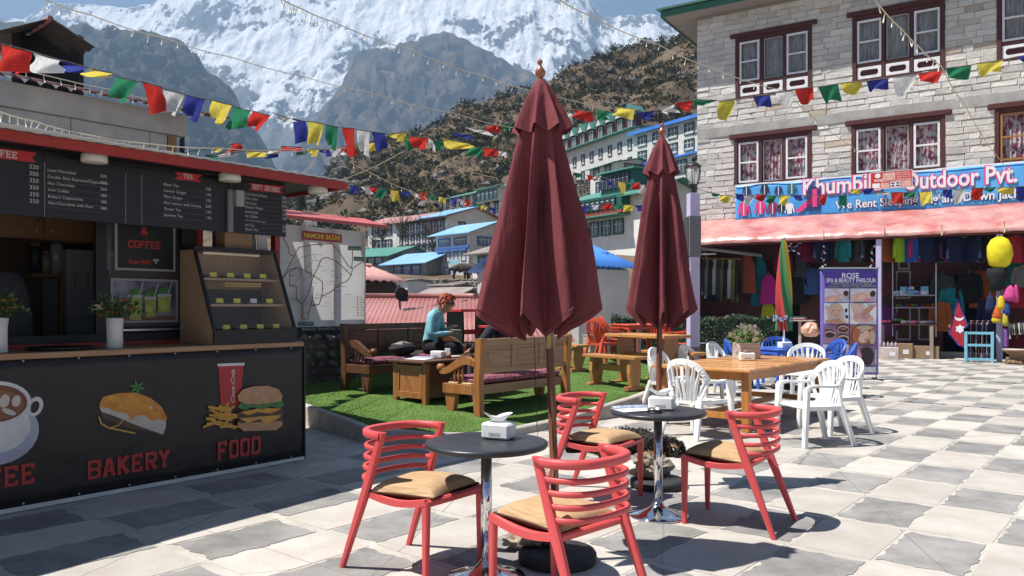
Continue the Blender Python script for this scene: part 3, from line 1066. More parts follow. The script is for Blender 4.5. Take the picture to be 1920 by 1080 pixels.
for k, u in enumerate((1545, 1659, 1766, 1883)):
 x = F.x(u, AY - .15)
 MB().tube([(x, AY - .17, ZA + .16), (x + .01, AY - .19, ZA + .03), (x, AY - .16, ZA - .12)], .014, 6).build('tie_strap', mat('dark_strap', (.03, .028, .03), rough=.8) if k < 2 else mat('pale_strap', (.5, .42, .34), rough=.8), aw)
# shop front under the awning
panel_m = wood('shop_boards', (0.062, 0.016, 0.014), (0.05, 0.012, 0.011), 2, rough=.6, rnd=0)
sf = thing('outdoor_shop', 'dark maroon panelled shop front in the shade below the awning', 'shop', FM)
x_in = [F.x(1425), F.x(1500), F.x(1768), F.x(1858)]
fb = MB()
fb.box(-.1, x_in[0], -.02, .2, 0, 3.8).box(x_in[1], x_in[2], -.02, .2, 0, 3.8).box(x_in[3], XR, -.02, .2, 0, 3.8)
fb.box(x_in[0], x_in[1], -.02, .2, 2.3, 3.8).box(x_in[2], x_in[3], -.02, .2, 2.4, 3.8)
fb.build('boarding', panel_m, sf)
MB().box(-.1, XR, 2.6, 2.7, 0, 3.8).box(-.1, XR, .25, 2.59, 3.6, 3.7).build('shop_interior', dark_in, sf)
MB().box(x_in[2] - .05, x_in[3] + .05, -.35, -.025, 0, .16).build('doorstep', render_m, sf)
gp_ = mat('grey_panel_paint', (0.30, 0.30, 0.34), rough=.6)
for u0, u1, v0, v1 in ((1680, 1708, 508, 560), (1680, 1708, 575, 638), (1722, 1745, 575, 638), (1684, 1706, 485, 505)):
 x0, z1_ = F.xz(u0, v0)
 x1, z0_ = F.xz(u1, v1)
 b = MB()
 t = .045
 for (a, c, d, e) in ((x0, x0 + t, z0_, z1_), (x1 - t, x1, z0_, z1_), (x0 + t, x1 - t, z1_ - t, z1_), (x0 + t, x1 - t, z0_, z0_ + t)):
  b.box(a, c, -.035, -.022, d, e)
 b.build('panel_moulding', gp_, sf)
MB().box(-.10, .06, AY + .1, -.03, 0, 3.6).build('side_board', mat('orange_red_board', (0.36, 0.075, 0.03), (0.25, 0.05, 0.02), scale=3, rough=.7), sf)
# blue banner with lettering
bx0, bx1 = F.x(1379, -.14), XR
bz0, bz1 = F.z(1500, 409, -.14), F.z(1500, 338, -.14)
ban_m = mat('blue_banner', (0.06, 0.30, 0.68), (0.11, 0.40, 0.76), scale=.9, rough=.42, spec=.4, bump=.25, bscale=2.5, coord='World')
ban = thing('shop_banner', 'long blue vinyl banner with white lettering across the stone wall above the awning', 'banner', FM)
BD = -.16
def ban_pt(s_, t_):
 x = bx0 + (bx1 - bx0) * s_
 return (x, BD + .02 * noise.noise(Vector((x * .9 + t_ * 1.5, t_ * 1.2, 2))) , bz0 + (bz1 - bz0) * t_ + .03 * noise.noise(Vector((x * .8, 0, 5))))
MB().sheet(ban_pt, 120, 8, .004).build('vinyl', ban_m, ban)
hw = mat('white_print', (0.72, 0.72, 0.74), rough=.5)
hemb, hemt = MB(), MB()
for i in range(40):
 xa, xb = bx0 + (bx1 - bx0) * i / 40, bx0 + (bx1 - bx0) * (i + 1) / 40 - .004
 k = .03 * noise.noise(Vector(((xa + xb) / 2 * .8, 0, 5)))
 hemb.box(xa, xb + .003, BD - .030, BD - .026, bz0 - .02 + k, bz0 + .03 + k)
 hemt.box(xa, xb + .003, BD - .030, BD - .026, bz1 - .03 + k, bz1 + .015 + k)
hemb.build('hem', hw, ban)
hemt.build('hem', hw, ban)
pink = mat('pink_print', (0.70, 0.05, 0.22), rough=.5)
navy_p = mat('navy_print', (0.02, 0.035, 0.12), rough=.5)
lt = MB()
def bt(body, u, v, hpx, bold=0.03, mi=0, w=None, d=0.0, outline=None, **kw):
 x, z = F.xz(u, v, BD)
 Y = F.w(x, BD, 0).y
 size = hpx / FPX * Y / .7
 if outline is not None:
  put_text(lt, body, x, z, size, BD - .031, outline, bold=bold + .035, fit=None if not w else w * 1.0, **kw)
 put_text(lt, body, x, z, size, BD - .034 - d, mi, bold=bold, fit=w, **kw)
def span(u0, u1):
 return F.x(u1, BD) - F.x(u0, BD)
bt('Khumbila', 1504, 366, 29, .02, 0, span(1504, 1652), outline=1)
bt('Outdoor Pvt. Ltd.', 1693, 356, 31, .02, 0, span(1693, 1986), outline=1)
bt('Namche Bazar', 1690, 371, 9, 0, 2, span(1690, 1782))
bt('Tel. No.: 9861618018, 9841192166', 1664, 379, 10, .0, 0, span(1664, 1828))
bt('We Rent Sleeping Bag and Down Jacket', 1567, 392, 15, .02, 0, span(1567, 1934), outline=2)
lt.build('lettering', [hw, pink, navy_p], ban)
# small printed garments on the banner
pg = MB()
def jacket_print(u, v, hpx, mi):
 x, z = F.xz(u, v, BD)
 k = hpx / FPX * F.w(x, BD, 0).y
 o = [(-.28, 0), (.28, 0), (.30, .62), (.5, .1), (.62, .16), (.42, .88), (.16, 1.0), (-.16, 1.0), (-.42, .88), (-.62, .16), (-.5, .1), (-.30, .62)]
 pg.prism([(x + p * k * .75, z + q * k) for p, q in o], BD - .035, BD - .030, 'xz', mi=mi)
 pg.box(x - .012, x + .012, BD - .037, BD - .0355, z + .02 * k, z + .95 * k, mi=3)
for u, v, h_, mi in ((1400, 367, 18, 0), (1434, 365, 19, 1), (1460, 366, 17, 0), (1485, 364, 20, 4), (1395, 405, 26, 2), (1426, 402, 25, 2), (1449, 402, 24, 5), (1466, 398, 17, 1), (1481, 401, 20, 3)):
 jacket_print(u, v, h_, mi)
x, z = F.xz(1491, 396, BD)
pg.prism([(x, z), (x + .16, z - .06), (x + .75, z + .42), (x + .6, z + .52)], BD - .036, BD - .031, 'xz', mi=2)
x, z = F.xz(1525, 394, BD)
pg.prism([(x - .2, z), (x + .2, z), (x + .22, z + .6), (x + .08, z + .75), (x - .16, z + .72)], BD - .036, BD - .031, 'xz', mi=0)
pg.box(x - .02, x + .12, BD - .039, BD - .0365, z + .1, z + .66, mi=2)
pg.build('printed_garments', [navy_p, mat('black_print', (.02, .02, .025), rough=.5), pink, hw, mat('teal_print', (.03, .15, .16), rough=.5), mat('plum_print', (.25, .03, .10), rough=.5)], ban)
# red projecting sign of the beauty parlour
rsg = thing('parlour_sign', 'small red board with photos hung in front of the blue banner', 'sign', FM)
sx0, sx1 = F.x(1632, -.45), F.x(1711, -.45)
sz0, sz1 = F.z(1632, 356, -.45), F.z(1632, 324, -.45)
sgn_red = mat('sign_red', (0.50, 0.03, 0.028), rough=.45)
MB().box(sx0, sx1, -.47, -.44, sz0, sz1, c=.004).build('board', sgn_red, rsg)
MB().box(sx0 + .1, sx0 + .14, -.44, -.17, sz1 - .1, sz1 - .06).box(sx1 - .14, sx1 - .1, -.44, -.17, sz1 - .1, sz1 - .06).build('bracket', mat('steel_grey', (.2, .2, .21), rough=.5, metal=.6), rsg)
skin_pr = mat('skin_print', (0.55, 0.30, 0.24), (0.68, 0.46, 0.40), scale=9, rough=.5)
sp = MB()
W_, H_ = sx1 - sx0, sz1 - sz0
def rpt(a, b, c, d, mi, y=-.4735):
 sp.box(sx0 + a * W_, sx0 + b * W_, y, -.4705, sz0 + c * H_, sz0 + d * H_, mi=mi)
for (a, c) in ((0, 0), (0, .97), ):
 rpt(0, 1, c, c + .03, 0)
rpt(0, .012, .03, .97, 0)
rpt(.988, 1, .03, .97, 0)
rpt(.30, .60, .48, .90, 1)
rpt(.05, .23, .06, .34, 0, -.4737)
rpt(.25, .46, .06, .34, 1)
rpt(.48, .72, .06, .36, 0)
rpt(.74, .97, .06, .38, 1)
for i in range(2):
 for j in range(2):
  cx, cz = sx0 + (.54 + .12 * i) * W_, sz0 + (.14 + .14 * j) * H_
  sp.prism([(cx + .05 * W_ * math.cos(t * PI / 5), cz + .045 * H_ * math.sin(t * PI / 5)) for t in range(10)], -.476, -.474, 'xz', mi=2)
sp.prism([(sx0 + .18 * W_ + .07 * W_ * math.cos(t * PI / 6), sz0 + .78 * H_ + .14 * H_ * math.sin(t * PI / 6)) for t in range(12)], -.4735, -.4705, 'xz', mi=0)
put_text(sp, 'ROSE', sx0 + .10 * W_, sz0 + .44 * H_, .2 * H_, -.4725, 0, bold=.02)
for k, tx in enumerate(('Beauty parlour', 'Body massage', 'Facial hair cut', 'Pedicure & nails')):
 put_text(sp, tx, sx0 + .63 * W_, sz0 + (.84 - .125 * k) * H_, .13 * H_, -.4725, 0, fit=.32 * W_)
put_text(sp, 'SPA BODY STEAM MASSAGE CENTRE', sx0 + .26 * W_, sz0 + .39 * H_, .1 * H_, -.4725, 0, fit=.7 * W_)
sp.build('print', [hw, skin_pr, mat('dark_print', (.05, .02, .03), rough=.5)], rsg)
# the village on the slope
plaster = mat('pale_plaster', (0.84, 0.82, 0.78), (0.72, 0.70, 0.66), scale=1.2, rough=0.95, coord='World', spec=0.1, bump=.3, bscale=6)
stonew = mat('coursed_stone', (0.78, 0.76, 0.72), (0.58, 0.56, 0.52), scale=2.2, rough=0.95, coord='World', spec=0.1, stretch=(1, 1, 2.4), bump=.6, bscale=5)
greyw = mat('grey_blockwork', (0.24, 0.23, 0.215), (0.33, 0.315, 0.29), scale=1.8, rough=0.95, coord='World', spec=0.1)
blue_r = mat('blue_roof', (0.20, 0.42, 0.66), (0.30, 0.52, 0.74), scale=.6, rough=.45, coord='World')
blue_d = mat('blue_roof_deep', (0.055, 0.20, 0.62), (0.08, 0.26, 0.70), scale=.8, rough=.42, coord='World')
green_r = mat('green_roof', (0.07, 0.24, 0.19), (0.11, 0.30, 0.24), scale=.7, rough=.5, coord='World')
pink_r = mat('pink_roof', (0.42, 0.17, 0.15), (0.50, 0.27, 0.25), scale=.5, rough=.55, coord='World')
grey_r = mat('grey_roof', (0.23, 0.19, 0.17), (0.33, 0.28, 0.25), scale=.8, rough=.6, coord='World')
dkframe = mat('dark_frame', (0.05, 0.055, 0.075), rough=.6)
blframe = mat('blue_frame', (0.07, 0.16, 0.40), rough=.6)
grframe = mat('green_frame', (0.02, 0.10, 0.085), rough=.6)
whframe = mat('white_frame', (0.62, 0.62, 0.63), rough=.6)
far_pane = mat('far_pane', (0.06, 0.07, 0.085), (0.16, 0.17, 0.19), scale=.8, coord='World', rough=.15, spec=.7)
def win_meshes(w, h, fm, key, bars=2, style='plain'):
 k = ('win', key)
 if k not in KIDS:
  f = .09
  b = MB()
  b.box(-w / 2, -w / 2 + f, -.1, .05, 0, h).box(w / 2 - f, w / 2, -.1, .05, 0, h)
  b.box(-w / 2 + f, w / 2 - f, -.1, .05, 0, f).box(-w / 2 + f, w / 2 - f, -.1, .05, h - f, h)
  for q in range(1, bars + 1):
   x = -w / 2 + w * q / (bars + 1)
   b.box(x - .03, x + .03, -.07, .03, f, h - f, mi=1)
  b.box(-w / 2 + f, w / 2 - f, -.068, .028, h * .62, h * .62 + .06, mi=1)
  if style == 'header':
   b.box(-w / 2 - .18, w / 2 + .18, -.28, .04, h + .005, h + .22)
  if style in ('sill', 'header'):
   b.box(-w / 2 + f, w / 2 - f, -.075, .025, f, h * .24, mi=1)
  p = MB().box(-w / 2 + f, w / 2 - f, -.03, -.02, f, h - f)
  KIDS[k] = (b.mesh('window', [fm, whframe]), p.mesh('pane', far_pane))
 return KIDS[k]
def add_windows(parent, L, xs, z, w, h, fm, key, bars=2, style='plain', y=0.0):
 a, p = win_meshes(w, h, fm, key, bars, style)
 for x in xs:
  o = link('window', a, parent, Matrix.Translation((x, y, z)))
  link('pane', p, o)
def roof_sheet(mb, x0, x1, y0, z0, y1, z1, t=.08, corr=0.0, step=.25, mi=0):
 "sloping sheet from (y0,z0) to (y1,z1); corr > 0 adds corrugations across x"
 if corr <= 0:
  mb.prism([(y0, z0), (y1, z1), (y1, z1 + t), (y0, z0 + t)], x0, x1, 'yz', mi=mi)
  return
 n = max(8, int((x1 - x0) / step * 4))
 def f(s_, q):
  x = x0 + (x1 - x0) * s_
  return (x, y0 + (y1 - y0) * q, z0 + (z1 - z0) * q + corr * math.sin(x / step * 2 * PI))
 mb.sheet(f, n, 2, .012, mi=mi)
class House:
 def __init__(s, name, label, A, Bp, v_eave, depth, wall, roofm, cat='house', pitch=.3, over=.5, vb=None, group=None, drop=2.5, ridge=.5, corr=0):
  (ua, va, Ya), (ub, Yb) = A, Bp
  a = at(ua, va, Ya)
  b = Vector(((ub - 960) / FPX * Yb, Yb, a.z))
  d = Vector((b.x - a.x, b.y - a.y, 0))
  s.L = d.length
  d.normalize()
  n = Vector((-d.y, d.x, 0))
  s.M = Matrix(((d.x, n.x, 0, a.x), (d.y, n.y, 0, a.y), (0, 0, 1, a.z), (0, 0, 0, 1)))
  s.h = at(ua, v_eave, Ya).z - a.z
  s.d = depth
  s.t = thing(name, label, cat, s.M, group)
  MB().box(0, s.L, 0, depth, -drop, s.h).build('wall', wall, s.t)
  rp_ = depth * ridge
  zr = s.h + rp_ * pitch
  ro = MB()
  roof_sheet(ro, -over, s.L + over, -over, s.h - over * pitch + .02, rp_, zr + .02, corr=corr)
  roof_sheet(ro, -over, s.L + over, depth + over, s.h - over * pitch + .02, rp_ + .004, zr + .02, corr=corr)
  s.roof = ro.build('roof', roofm, s.t)
  MB().prism([(0.02, s.h), (depth - .02, s.h), (rp_, zr)], 0.03, s.L - .03, 'yz').build('gable', wall, s.t)
  s.Ya = Ya
 def row(s, n, z, w, h, fm, key, x0=.8, x1=None, bars=2, style='plain'):
  x1 = s.L - .8 if x1 is None else x1
  xs = [x0 + (x1 - x0) * (i + .5) / n for i in range(n)]
  add_windows(s.t, s.L, xs, z, w, h, fm, key, bars, style)
 def side_row(s, n, z, w, h, fm, key, right=True, bars=2):
  a, p = win_meshes(w, h, fm, key, bars)
  for i in range(n):
   y = s.d * (i + .5) / n
   M = Matrix.Translation((s.L, y, z)) @ Matrix.Rotation(PI / 2, 4, 'Z') if right else Matrix.Translation((0, y, z)) @ Matrix.Rotation(-PI / 2, 4, 'Z')
   o = link('window', a, s.t, M)
   link('pane', p, o)
# long grey hotel, in two lengths
h = House('village_hotel', 'long pale hotel with pink roof low on the slope left of the blue trimmed house', (690, 478, 104), (744, 101), 421, 8, plaster, pink_r, 'hotel', drop=4)
h.row(3, h.h * .60, 1.2, 1.4, dkframe, 'h1')
h.row(3, h.h * .17, 1.2, 1.2, dkframe, 'h2')
h = House('village_hotel', 'three storey pale stone hotel under a half pink half blue roof', (745, 482, 100), (839, 93), 417, 9, plaster, pink_r, 'hotel', drop=6, over=.7)
MB().prism([(-.78, h.h - .05), (h.d * .5, h.h + h.d * .5 * .3 + .12), (h.d * .5, h.h + h.d * .5 * .3 + .20), (-.78, h.h + .04)], h.L * .46, h.L + .75, 'yz').build('blue_roof_half', blue_r, h.roof)
for (z_, kk) in ((.62, 0), (.30, 1), (-.02, 2)):
 h.row(8, h.h * z_ + .15, .70, 1.1, dkframe, 'h3', bars=1, style='header' if kk < 1 else 'sill', x0=.3, x1=h.L - .3)
h.side_row(2, h.h * .62, 1.1, 1.2, dkframe, 'h4')
# blue trimmed house
h = House('blue_trimmed_house', 'white stone house with pale blue roof and bright blue window frames beside the yaks', (818, 519, 76), (880, 72.5), 441, 6.5, stonew, blue_r, pitch=.34, over=.6)
wz = h.h
MB().box(.02, h.L - .02, -.05, -.002, 0, wz * .62).build('whitewash', mat('whitewash', (.62, .60, .58), (.5, .49, .47), scale=2, coord='World', rough=.9), h.t)
MB().box(-.06, h.L + .06, -.14, -.003, wz * .64, wz * .69).build('blue_band', blframe, h.t)
h.row(2, wz * .72, h.L * .36, wz * .18, blframe, 'b0', x0=.1, x1=h.L - .1, bars=7)
h.row(4, wz * .33, .70, wz * .24, blframe, 'b1', x0=.15, x1=h.L - .15, bars=1, style='header')
add_windows(h.t, h.L, [1.6], wz * .02, .8, wz * .2, blframe, 'b2', 1)
add_windows(h.t, h.L, [2.55], -.3, .7, wz * .27, blframe, 'b3', 0)
add_windows(h.t, h.L, [.5], -.3, .6, wz * .27, blframe, 'b4', 0)
h.side_row(1, wz * .70, 4.6, wz * .22, blframe, 'b5', bars=9)
MB().box(h.L * .5, h.L * .78, -.35, -.28, wz * .27, wz * .38).build('notice', mat('pale_blue_board', (.30, .55, .62), rough=.5), h.t)
# upper white hotel
h = House('upper_hotel', 'white hotel with green roof highest behind the maroon parasol on its left', (820, 424, 134), (945, 118), 377, 10, plaster, green_r, 'hotel', over=.8, drop=6)
h.row(9, h.h * .60, .95, 1.5, dkframe, 'u1', x0=.4, x1=h.L * .96, bars=2)
h.row(8, h.h * .14, .95, 1.5, dkframe, 'u2', x0=.4, x1=h.L * .96, bars=1, style='header')
MB().box(h.L * .70, h.L * .99, -1.0, -.01, h.h * .55, h.h * .99).build('bay', plaster, h.t)
add_windows(h.t, h.L, [h.L * (.73 + .058 * i) for i in range(5)], h.h * .58, h.L * .052, h.h * .38, grframe, 'ubay', 0, y=-1.03)
MB().box(h.L * .68, h.L * 1.0, -1.3, -.01, h.h, h.h + .15).build('bay_roof', green_r, h.t)
# low houses in front
h = House('green_roofed_house', 'low house with sea green roof at the left edge of the village', (640, 504, 84), (728, 80), 483, 7, greyw, green_r, pitch=.3, over=.6, drop=3)
h.row(5, .3, 1.2, .8, dkframe, 'c1')
h = House('blue_roofed_house', 'low house under a pale blue sheet roof with prayer flags along its eave', (728, 520, 78), (800, 74), 494, 5.5, greyw, blue_r, pitch=.36, over=.7, drop=3)
h.row(3, .15, 1.3, 1.0, blframe, 'c2')
h = House('grey_roofed_house', 'small white house with grey roof half hidden by the large maroon parasol', (886, 520, 69), (935, 66), 475, 5, plaster, grey_r, pitch=.3, over=.6, drop=3)
h.row(2, .75, .9, 1.1, grframe, 'c3')
# dormer hotel on the right
h = House('dormer_hotel', 'long stone hotel with maroon attic and a row of small white gabled dormers', (1040, 362, 112), (1193, 94), 293, 9, stonew, green_r, 'hotel', pitch=.12, over=.5, drop=8)
MB().box(.1, h.L - .02, -.01, .8, h.h + .02, h.h + 2.1).build('attic', maroon, h.t)
for i in range(9):
 x = h.L * (i + .5) / 9
 b = MB()
 b.prism([(x - .78, h.h + 1.75), (x + .78, h.h + 1.75), (x, h.h + 2.75)], -.5, -.42, 'xz', mi=0)
 b.prism([(x - .95, h.h + 1.66), (x - .82, h.h + 1.66), (x, h.h + 2.80), (x + .82, h.h + 1.66), (x + .95, h.h + 1.66), (x, h.h + 2.96)], -.62, 1.6, 'xz', mi=1)
 b.build('dormer', [whframe, green_r], h.t)
 add_windows(h.t, h.L, [x], h.h + .25, .85, 1.35, whframe, 'd0', 1, y=-.05)
MB().box(-.3, h.L - .03, -.9, -.01, h.h - .1, h.h + .03).build('eave', green_r, h.t)
h.row(9, h.h * .52, .85, 1.4, dkframe, 'd1', bars=1, style='sill', x0=.2, x1=h.L - .2)
h.row(9, h.h * .10, .85, 1.4, dkframe, 'd2', bars=1, style='sill', x0=.2, x1=h.L - .2)
h2 = House('hotel_annexe', 'two storey stone annexe with green roof in front of the dormer hotel', (1107, 372, 93), (1153, 88), 319, 6, stonew, green_r, 'house', pitch=.2, over=.5, drop=6)
h2.row(2, h2.h * .62, 1.3, 1.2, dkframe, 'e1', bars=3, style='sill', x0=.15, x1=h2.L - .15)
h2.row(2, h2.h * .12, .9, 1.3, grframe, 'e2', bars=1)
h2.side_row(1, h2.h * .5, 3.6, 1.7, mat('maroon_far', (.13, .04, .035), rough=.6), 'e3', bars=5)
# blue hotel
h = House('blue_roofed_hotel', 'grey stone hotel with bright blue eaves and HOTEL lettering beside the lodge', (1188, 352, 91), (1345, 80), 250, 9, stonew, blue_d, 'hotel', pitch=.1, over=.5, drop=8)
h.row(5, h.h * .71, 1.5, 1.25, grframe, 'f1', bars=2, style='sill', x0=.3, x1=h.L - .2)
h.row(5, h.h * .44, 1.5, 1.25, grframe, 'f1', bars=2, style='sill', x0=.3, x1=h.L - .2)
h.row(4, h.h * .08, 1.7, 1.5, dkframe, 'f3', bars=2, x0=.6)
MB().box(-.5, h.L + .5, -.6, -.4, h.h - .35, h.h - .02).box(-.05, h.L + .5, -.45, -.01, h.h * .36, h.h * .39).build('blue_trim', blue_d, h.t)
hl = MB()
put_text(hl, 'HOTEL', h.L * .735, h.h * .665, .62, -.02, 0, bold=.03)
hl.build('lettering', grframe, h.t)
# green bay building
h = House('green_bay_house', 'green roofed restaurant house with red band and glazed bay between the two maroon parasols', (1060, 452, 68), (1204, 60), 384, 7, plaster, green_r, 'house', pitch=.34, over=.9, drop=3)
mr_f = mat('red_band', (.30, .06, .045), rough=.6)
MB().box(-.02, h.L * .86, -.9, -.01, h.h * .52, h.h * .63).build('red_band', mr_f, h.t)
MB().box(-.02, h.L * .86, -.88, -.01, h.h * .64, h.h * .98).build('gallery', grframe, h.t)
add_windows(h.t, h.L, [.5 + .62 * i for i in range(int(h.L * .84 / .62))], h.h * .66, .52, h.h * .28, grframe, 'g1', 0, y=-.93)
MB().box(-.3, h.L * .86, -1.3, -.01, h.h * .47, h.h * .50).build('ledge', green_r, h.t)
h.row(5, .05, 1.25, h.h * .40, grframe, 'g2', bars=2, x0=.2, x1=h.L * .8)
b = MB()
b.box(h.L * .42, h.L * .84, .6, 3.5, h.h + .1, h.h + 2.0)
bay = b.build('glazed_attic', grframe, h.t)
add_windows(h.t, h.L, [h.L * .45 + .5 * i for i in range(int(h.L * .38 / .5))], h.h + .75, .42, 1.1, dkframe, 'g3', 0, y=.55)
MB().box(h.L * .40, h.L * .88, .2, 3.8, h.h + 2.02, h.h + 2.14).build('attic_roof', green_r, h.t)
# nearer roofs below the terrace
def corr_roof(name, label, A, Bp, m, rise, run, over=0.0, corr=.022, step=.20, wallm=None, depth=3.0, drop=2.2, t_=None, cat='roofed shed'):
 (ua, va, Ya), (ub, Yb) = A, Bp
 a = at(ua, va, Ya)
 b = Vector(((ub - 960) / FPX * Yb, Yb, a.z))
 d = Vector((b.x - a.x, b.y - a.y, 0))
 L = d.length
 d.normalize()
 n = Vector((-d.y, d.x, 0))
 M = Matrix(((d.x, n.x, 0, a.x), (d.y, n.y, 0, a.y), (0, 0, 1, a.z), (0, 0, 0, 1)))
 t = thing(name, label, cat, M)
 ro = MB()
 roof_sheet(ro, 0, L, 0, 0, run, rise, corr=corr, step=step)
 roof_sheet(ro, 0, L, 2 * run, 0, run + .004, rise, corr=corr, step=step)
 r_ = ro.build('roof', m, t)
 MB().tube([(0, run, rise + .03), (L, run, rise + .03)], .09, 8).build('ridge_cap', m, r_)
 MB().box(.25, L - .25, .35, 2 * run - .35, -drop, -.06).prism([(.38, -.058), (2 * run - .38, -.058), (run, rise - .1)], .26, L - .26, 'yz').build('wall', wallm or greyw, t)
 return t, L, M
red_roof = mat('red_sheet_roof', (0.29, 0.105, 0.095), (0.37, 0.165, 0.15), scale=.7, rough=.5, coord='World', spec=.4)
corr_roof('red_roofed_building', 'wide low building with faded red corrugated roof just below the terrace', (545, 641, 17.2), (1078, 17.6), red_roof, 1.02, 4.6, corr=.012, step=.115, wallm=greyw, drop=3.5, cat='building')
corr_roof('pink_roofed_shed', 'shed with pink corrugated roof and dark eave right of the map board', (640, 524, 27), (764, 29), pink_r, .62, 2.3, corr=.045, step=.34, wallm=mat('dark_boards', (.03, .025, .022), rough=.9), drop=2.6)
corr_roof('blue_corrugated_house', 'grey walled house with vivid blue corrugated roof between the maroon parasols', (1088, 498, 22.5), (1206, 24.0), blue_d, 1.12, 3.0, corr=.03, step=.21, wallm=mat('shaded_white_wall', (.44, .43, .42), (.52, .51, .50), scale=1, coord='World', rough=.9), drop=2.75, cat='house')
corr_roof('dark_gabled_shed', 'grey brown gabled shed roof right behind the red haired diner', (762, 563, 38), (850, 37), grey_r, .55, 2.2, corr=0, wallm=greyw, drop=2)
for (nm, lb, ua, ub, vt_, vb_, Y, mt_) in (('plastered_shed', 'small cream shed with tin roof left of the dark gabled roof', 738, 764, 528, 556, 50, plaster),
         ('concrete_shed', 'flat roofed grey concrete shed above the dark gabled roof', 806, 850, 537, 560, 47, greyw),
         ('concrete_shed', 'long low concrete store right of the flat roofed shed', 848, 872, 532, 548, 52, greyw)):
 h = House(nm, lb, (ua, vb_, Y), (ub, Y - .6), vt_, 2.4, mt_, grey_r, 'shed', pitch=.08, over=.15, drop=1.5)
 add_windows(h.t, h.L, [h.L * .35], h.h * .35, .28, .4, dkframe, 'shedw', 0)
# dry stone walls, each stone a piece
def rubble_wall(name, label, ua, ub, vt, vb, Y0, Y1, n_rows, w0, seed):
 rg = random.Random(seed)
 a = at(ua, vb, Y0)
 b = at(ub, vb, Y1)
 hgt = at(ua, vt, Y0).z - a.z
 d = Vector((b.x - a.x, b.y - a.y, 0))
 L = d.length
 d.normalize()
 n = Vector((-d.y, d.x, 0))
 M = Matrix(((d.x, n.x, 0, a.x), (d.y, n.y, 0, a.y), (0, 0, 1, a.z), (0, 0, 0, 1)))
 t = thing(name, label, 'wall', M)
 MB().box(0, L, .05, .6, -1.5, hgt - .03).build('core', rock_m, t)
 mb = MB()
 for r_ in range(n_rows):
  x = rg.uniform(0, .2)
  while x < L:
   w = rg.uniform(.6, 1.4) * w0
   rock_pts(mb, Vector((x + w / 2, .08, hgt * (r_ + .5) / n_rows)), w * .58, sub=1, rg=rg, flat=hgt / n_rows / w * 1.05)
   x += w
 mb.build('rubble', rock_m, t, kind='stuff')
rubble_wall('dry_stone_wall', 'long dry stone terrace wall below the yaks and the blue trimmed house', 772, 905, 524, 545, 58, 56, 5, .5, 3)
rubble_wall('dry_stone_wall', 'short dry stone wall under the pink roofed shed', 683, 737, 540, 556, 46, 46, 4, .4, 4)
rubble_wall('dry_stone_wall', 'brown retaining wall right of the concrete sheds behind the parasol', 870, 960, 528, 552, 50, 47, 5, .5, 6)
rubble_wall('dry_stone_wall', 'pale rubble wall under the hotel left of its annexe', 1072, 1112, 338, 362, 100, 98, 5, .6, 8)
rubble_wall('dry_stone_wall', 'rubble bank below the long grey hotel above the green roofed house', 690, 760, 472, 486, 90, 88, 4, .6, 9)
# a few bare trees and conifers on the slope
bark = mat('bark', (0.06, 0.045, 0.032), (0.11, 0.085, 0.06), scale=8, rough=.95, stretch=(6, 6, 1))
needle = mat('needles', (0.014, 0.026, 0.012), (0.035, 0.052, 0.022), scale=2, rough=.8, coord='World', rnd=.3, isl=True)
def conifer(label, u, v, Y, h, seed):
 rg = random.Random(seed)
 x = (u - 960) / FPX * Y
 p = at(u, v, Y)
 t = thing('pine_tree', label, 'tree', Matrix.Translation(p))
 MB().tube([(0, 0, -1), (0.05, 0, h * .5), (0, 0, h)], [h * .035, h * .022, .02], 7).build('trunk', bark, t)
 c = MB()
 for k in range(26):
  z_ = h * (.14 + .86 * k / 26)
  r_ = h * .27 * (1 - z_ / h) ** .8 + .1
  for q in range(9):
   an = rg.uniform(0, 2 * PI)
   rr = r_ * rg.uniform(.5, 1.1)
   for m_ in range(4):
    f_ = (m_ + 1) / 4
    leaf_blob(c, Vector((math.cos(an) * rr * f_, math.sin(an) * rr * f_, z_ - .18 * rr * f_)), h * .045, 4, q=.9, rg=rg)
 c.build('crown', needle, t)
conifer('lone dark pine beside the rocky outcrop above the map board', 565, 398, 150, 5.4, 1)
conifer('dark conifer below the outcrop right of the lone pine', 596, 402, 160, 3.6, 2)
conifer('small pine on the brown slope above the long pale hotel', 752, 372, 150, 3.6, 3)
def bare_tree(label, u, v, Y, h, seed):
 rg = random.Random(seed)
 t = thing('bare_tree', label, 'tree', Matrix.Translation(at(u, v, Y)))
 MB().tube([(0, 0, -.5), (.05, 0, h * .4), (.02, .05, h * .6)], [h * .03, h * .02, h * .014], 6).build('trunk', bark, t)
 c = MB()
 for k in range(46):
  z_ = h * rg.uniform(.3, .62)
  an = rg.uniform(0, 2 * PI)
  l_ = h * rg.uniform(.2, .45)
  q = Vector((math.cos(an) * l_ * .7, math.sin(an) * l_ * .7, l_ * .9))
  c.tube([(0.03, .02, z_), Vector((0, 0, z_)) + q * .5, Vector((0, 0, z_)) + q], [h * .01, h * .006, h * .003], 4)
 c.build('branches', bark, t)
for lb, u, v, Y, h_, sd in (('bare thin tree in front of the three storey hotel, left one', 716, 476, 88, 4.2, 1), ('bare tree before the middle of the three storey hotel', 754, 480, 86, 5.2, 2), ('tall bare tree beside the left end of the blue trimmed house', 811, 500, 80, 5.6, 3), ('low bare bush on the bank at the village edge', 700, 478, 88, 2.6, 4)):
 bare_tree(lb, u, v, Y, h_, sd)
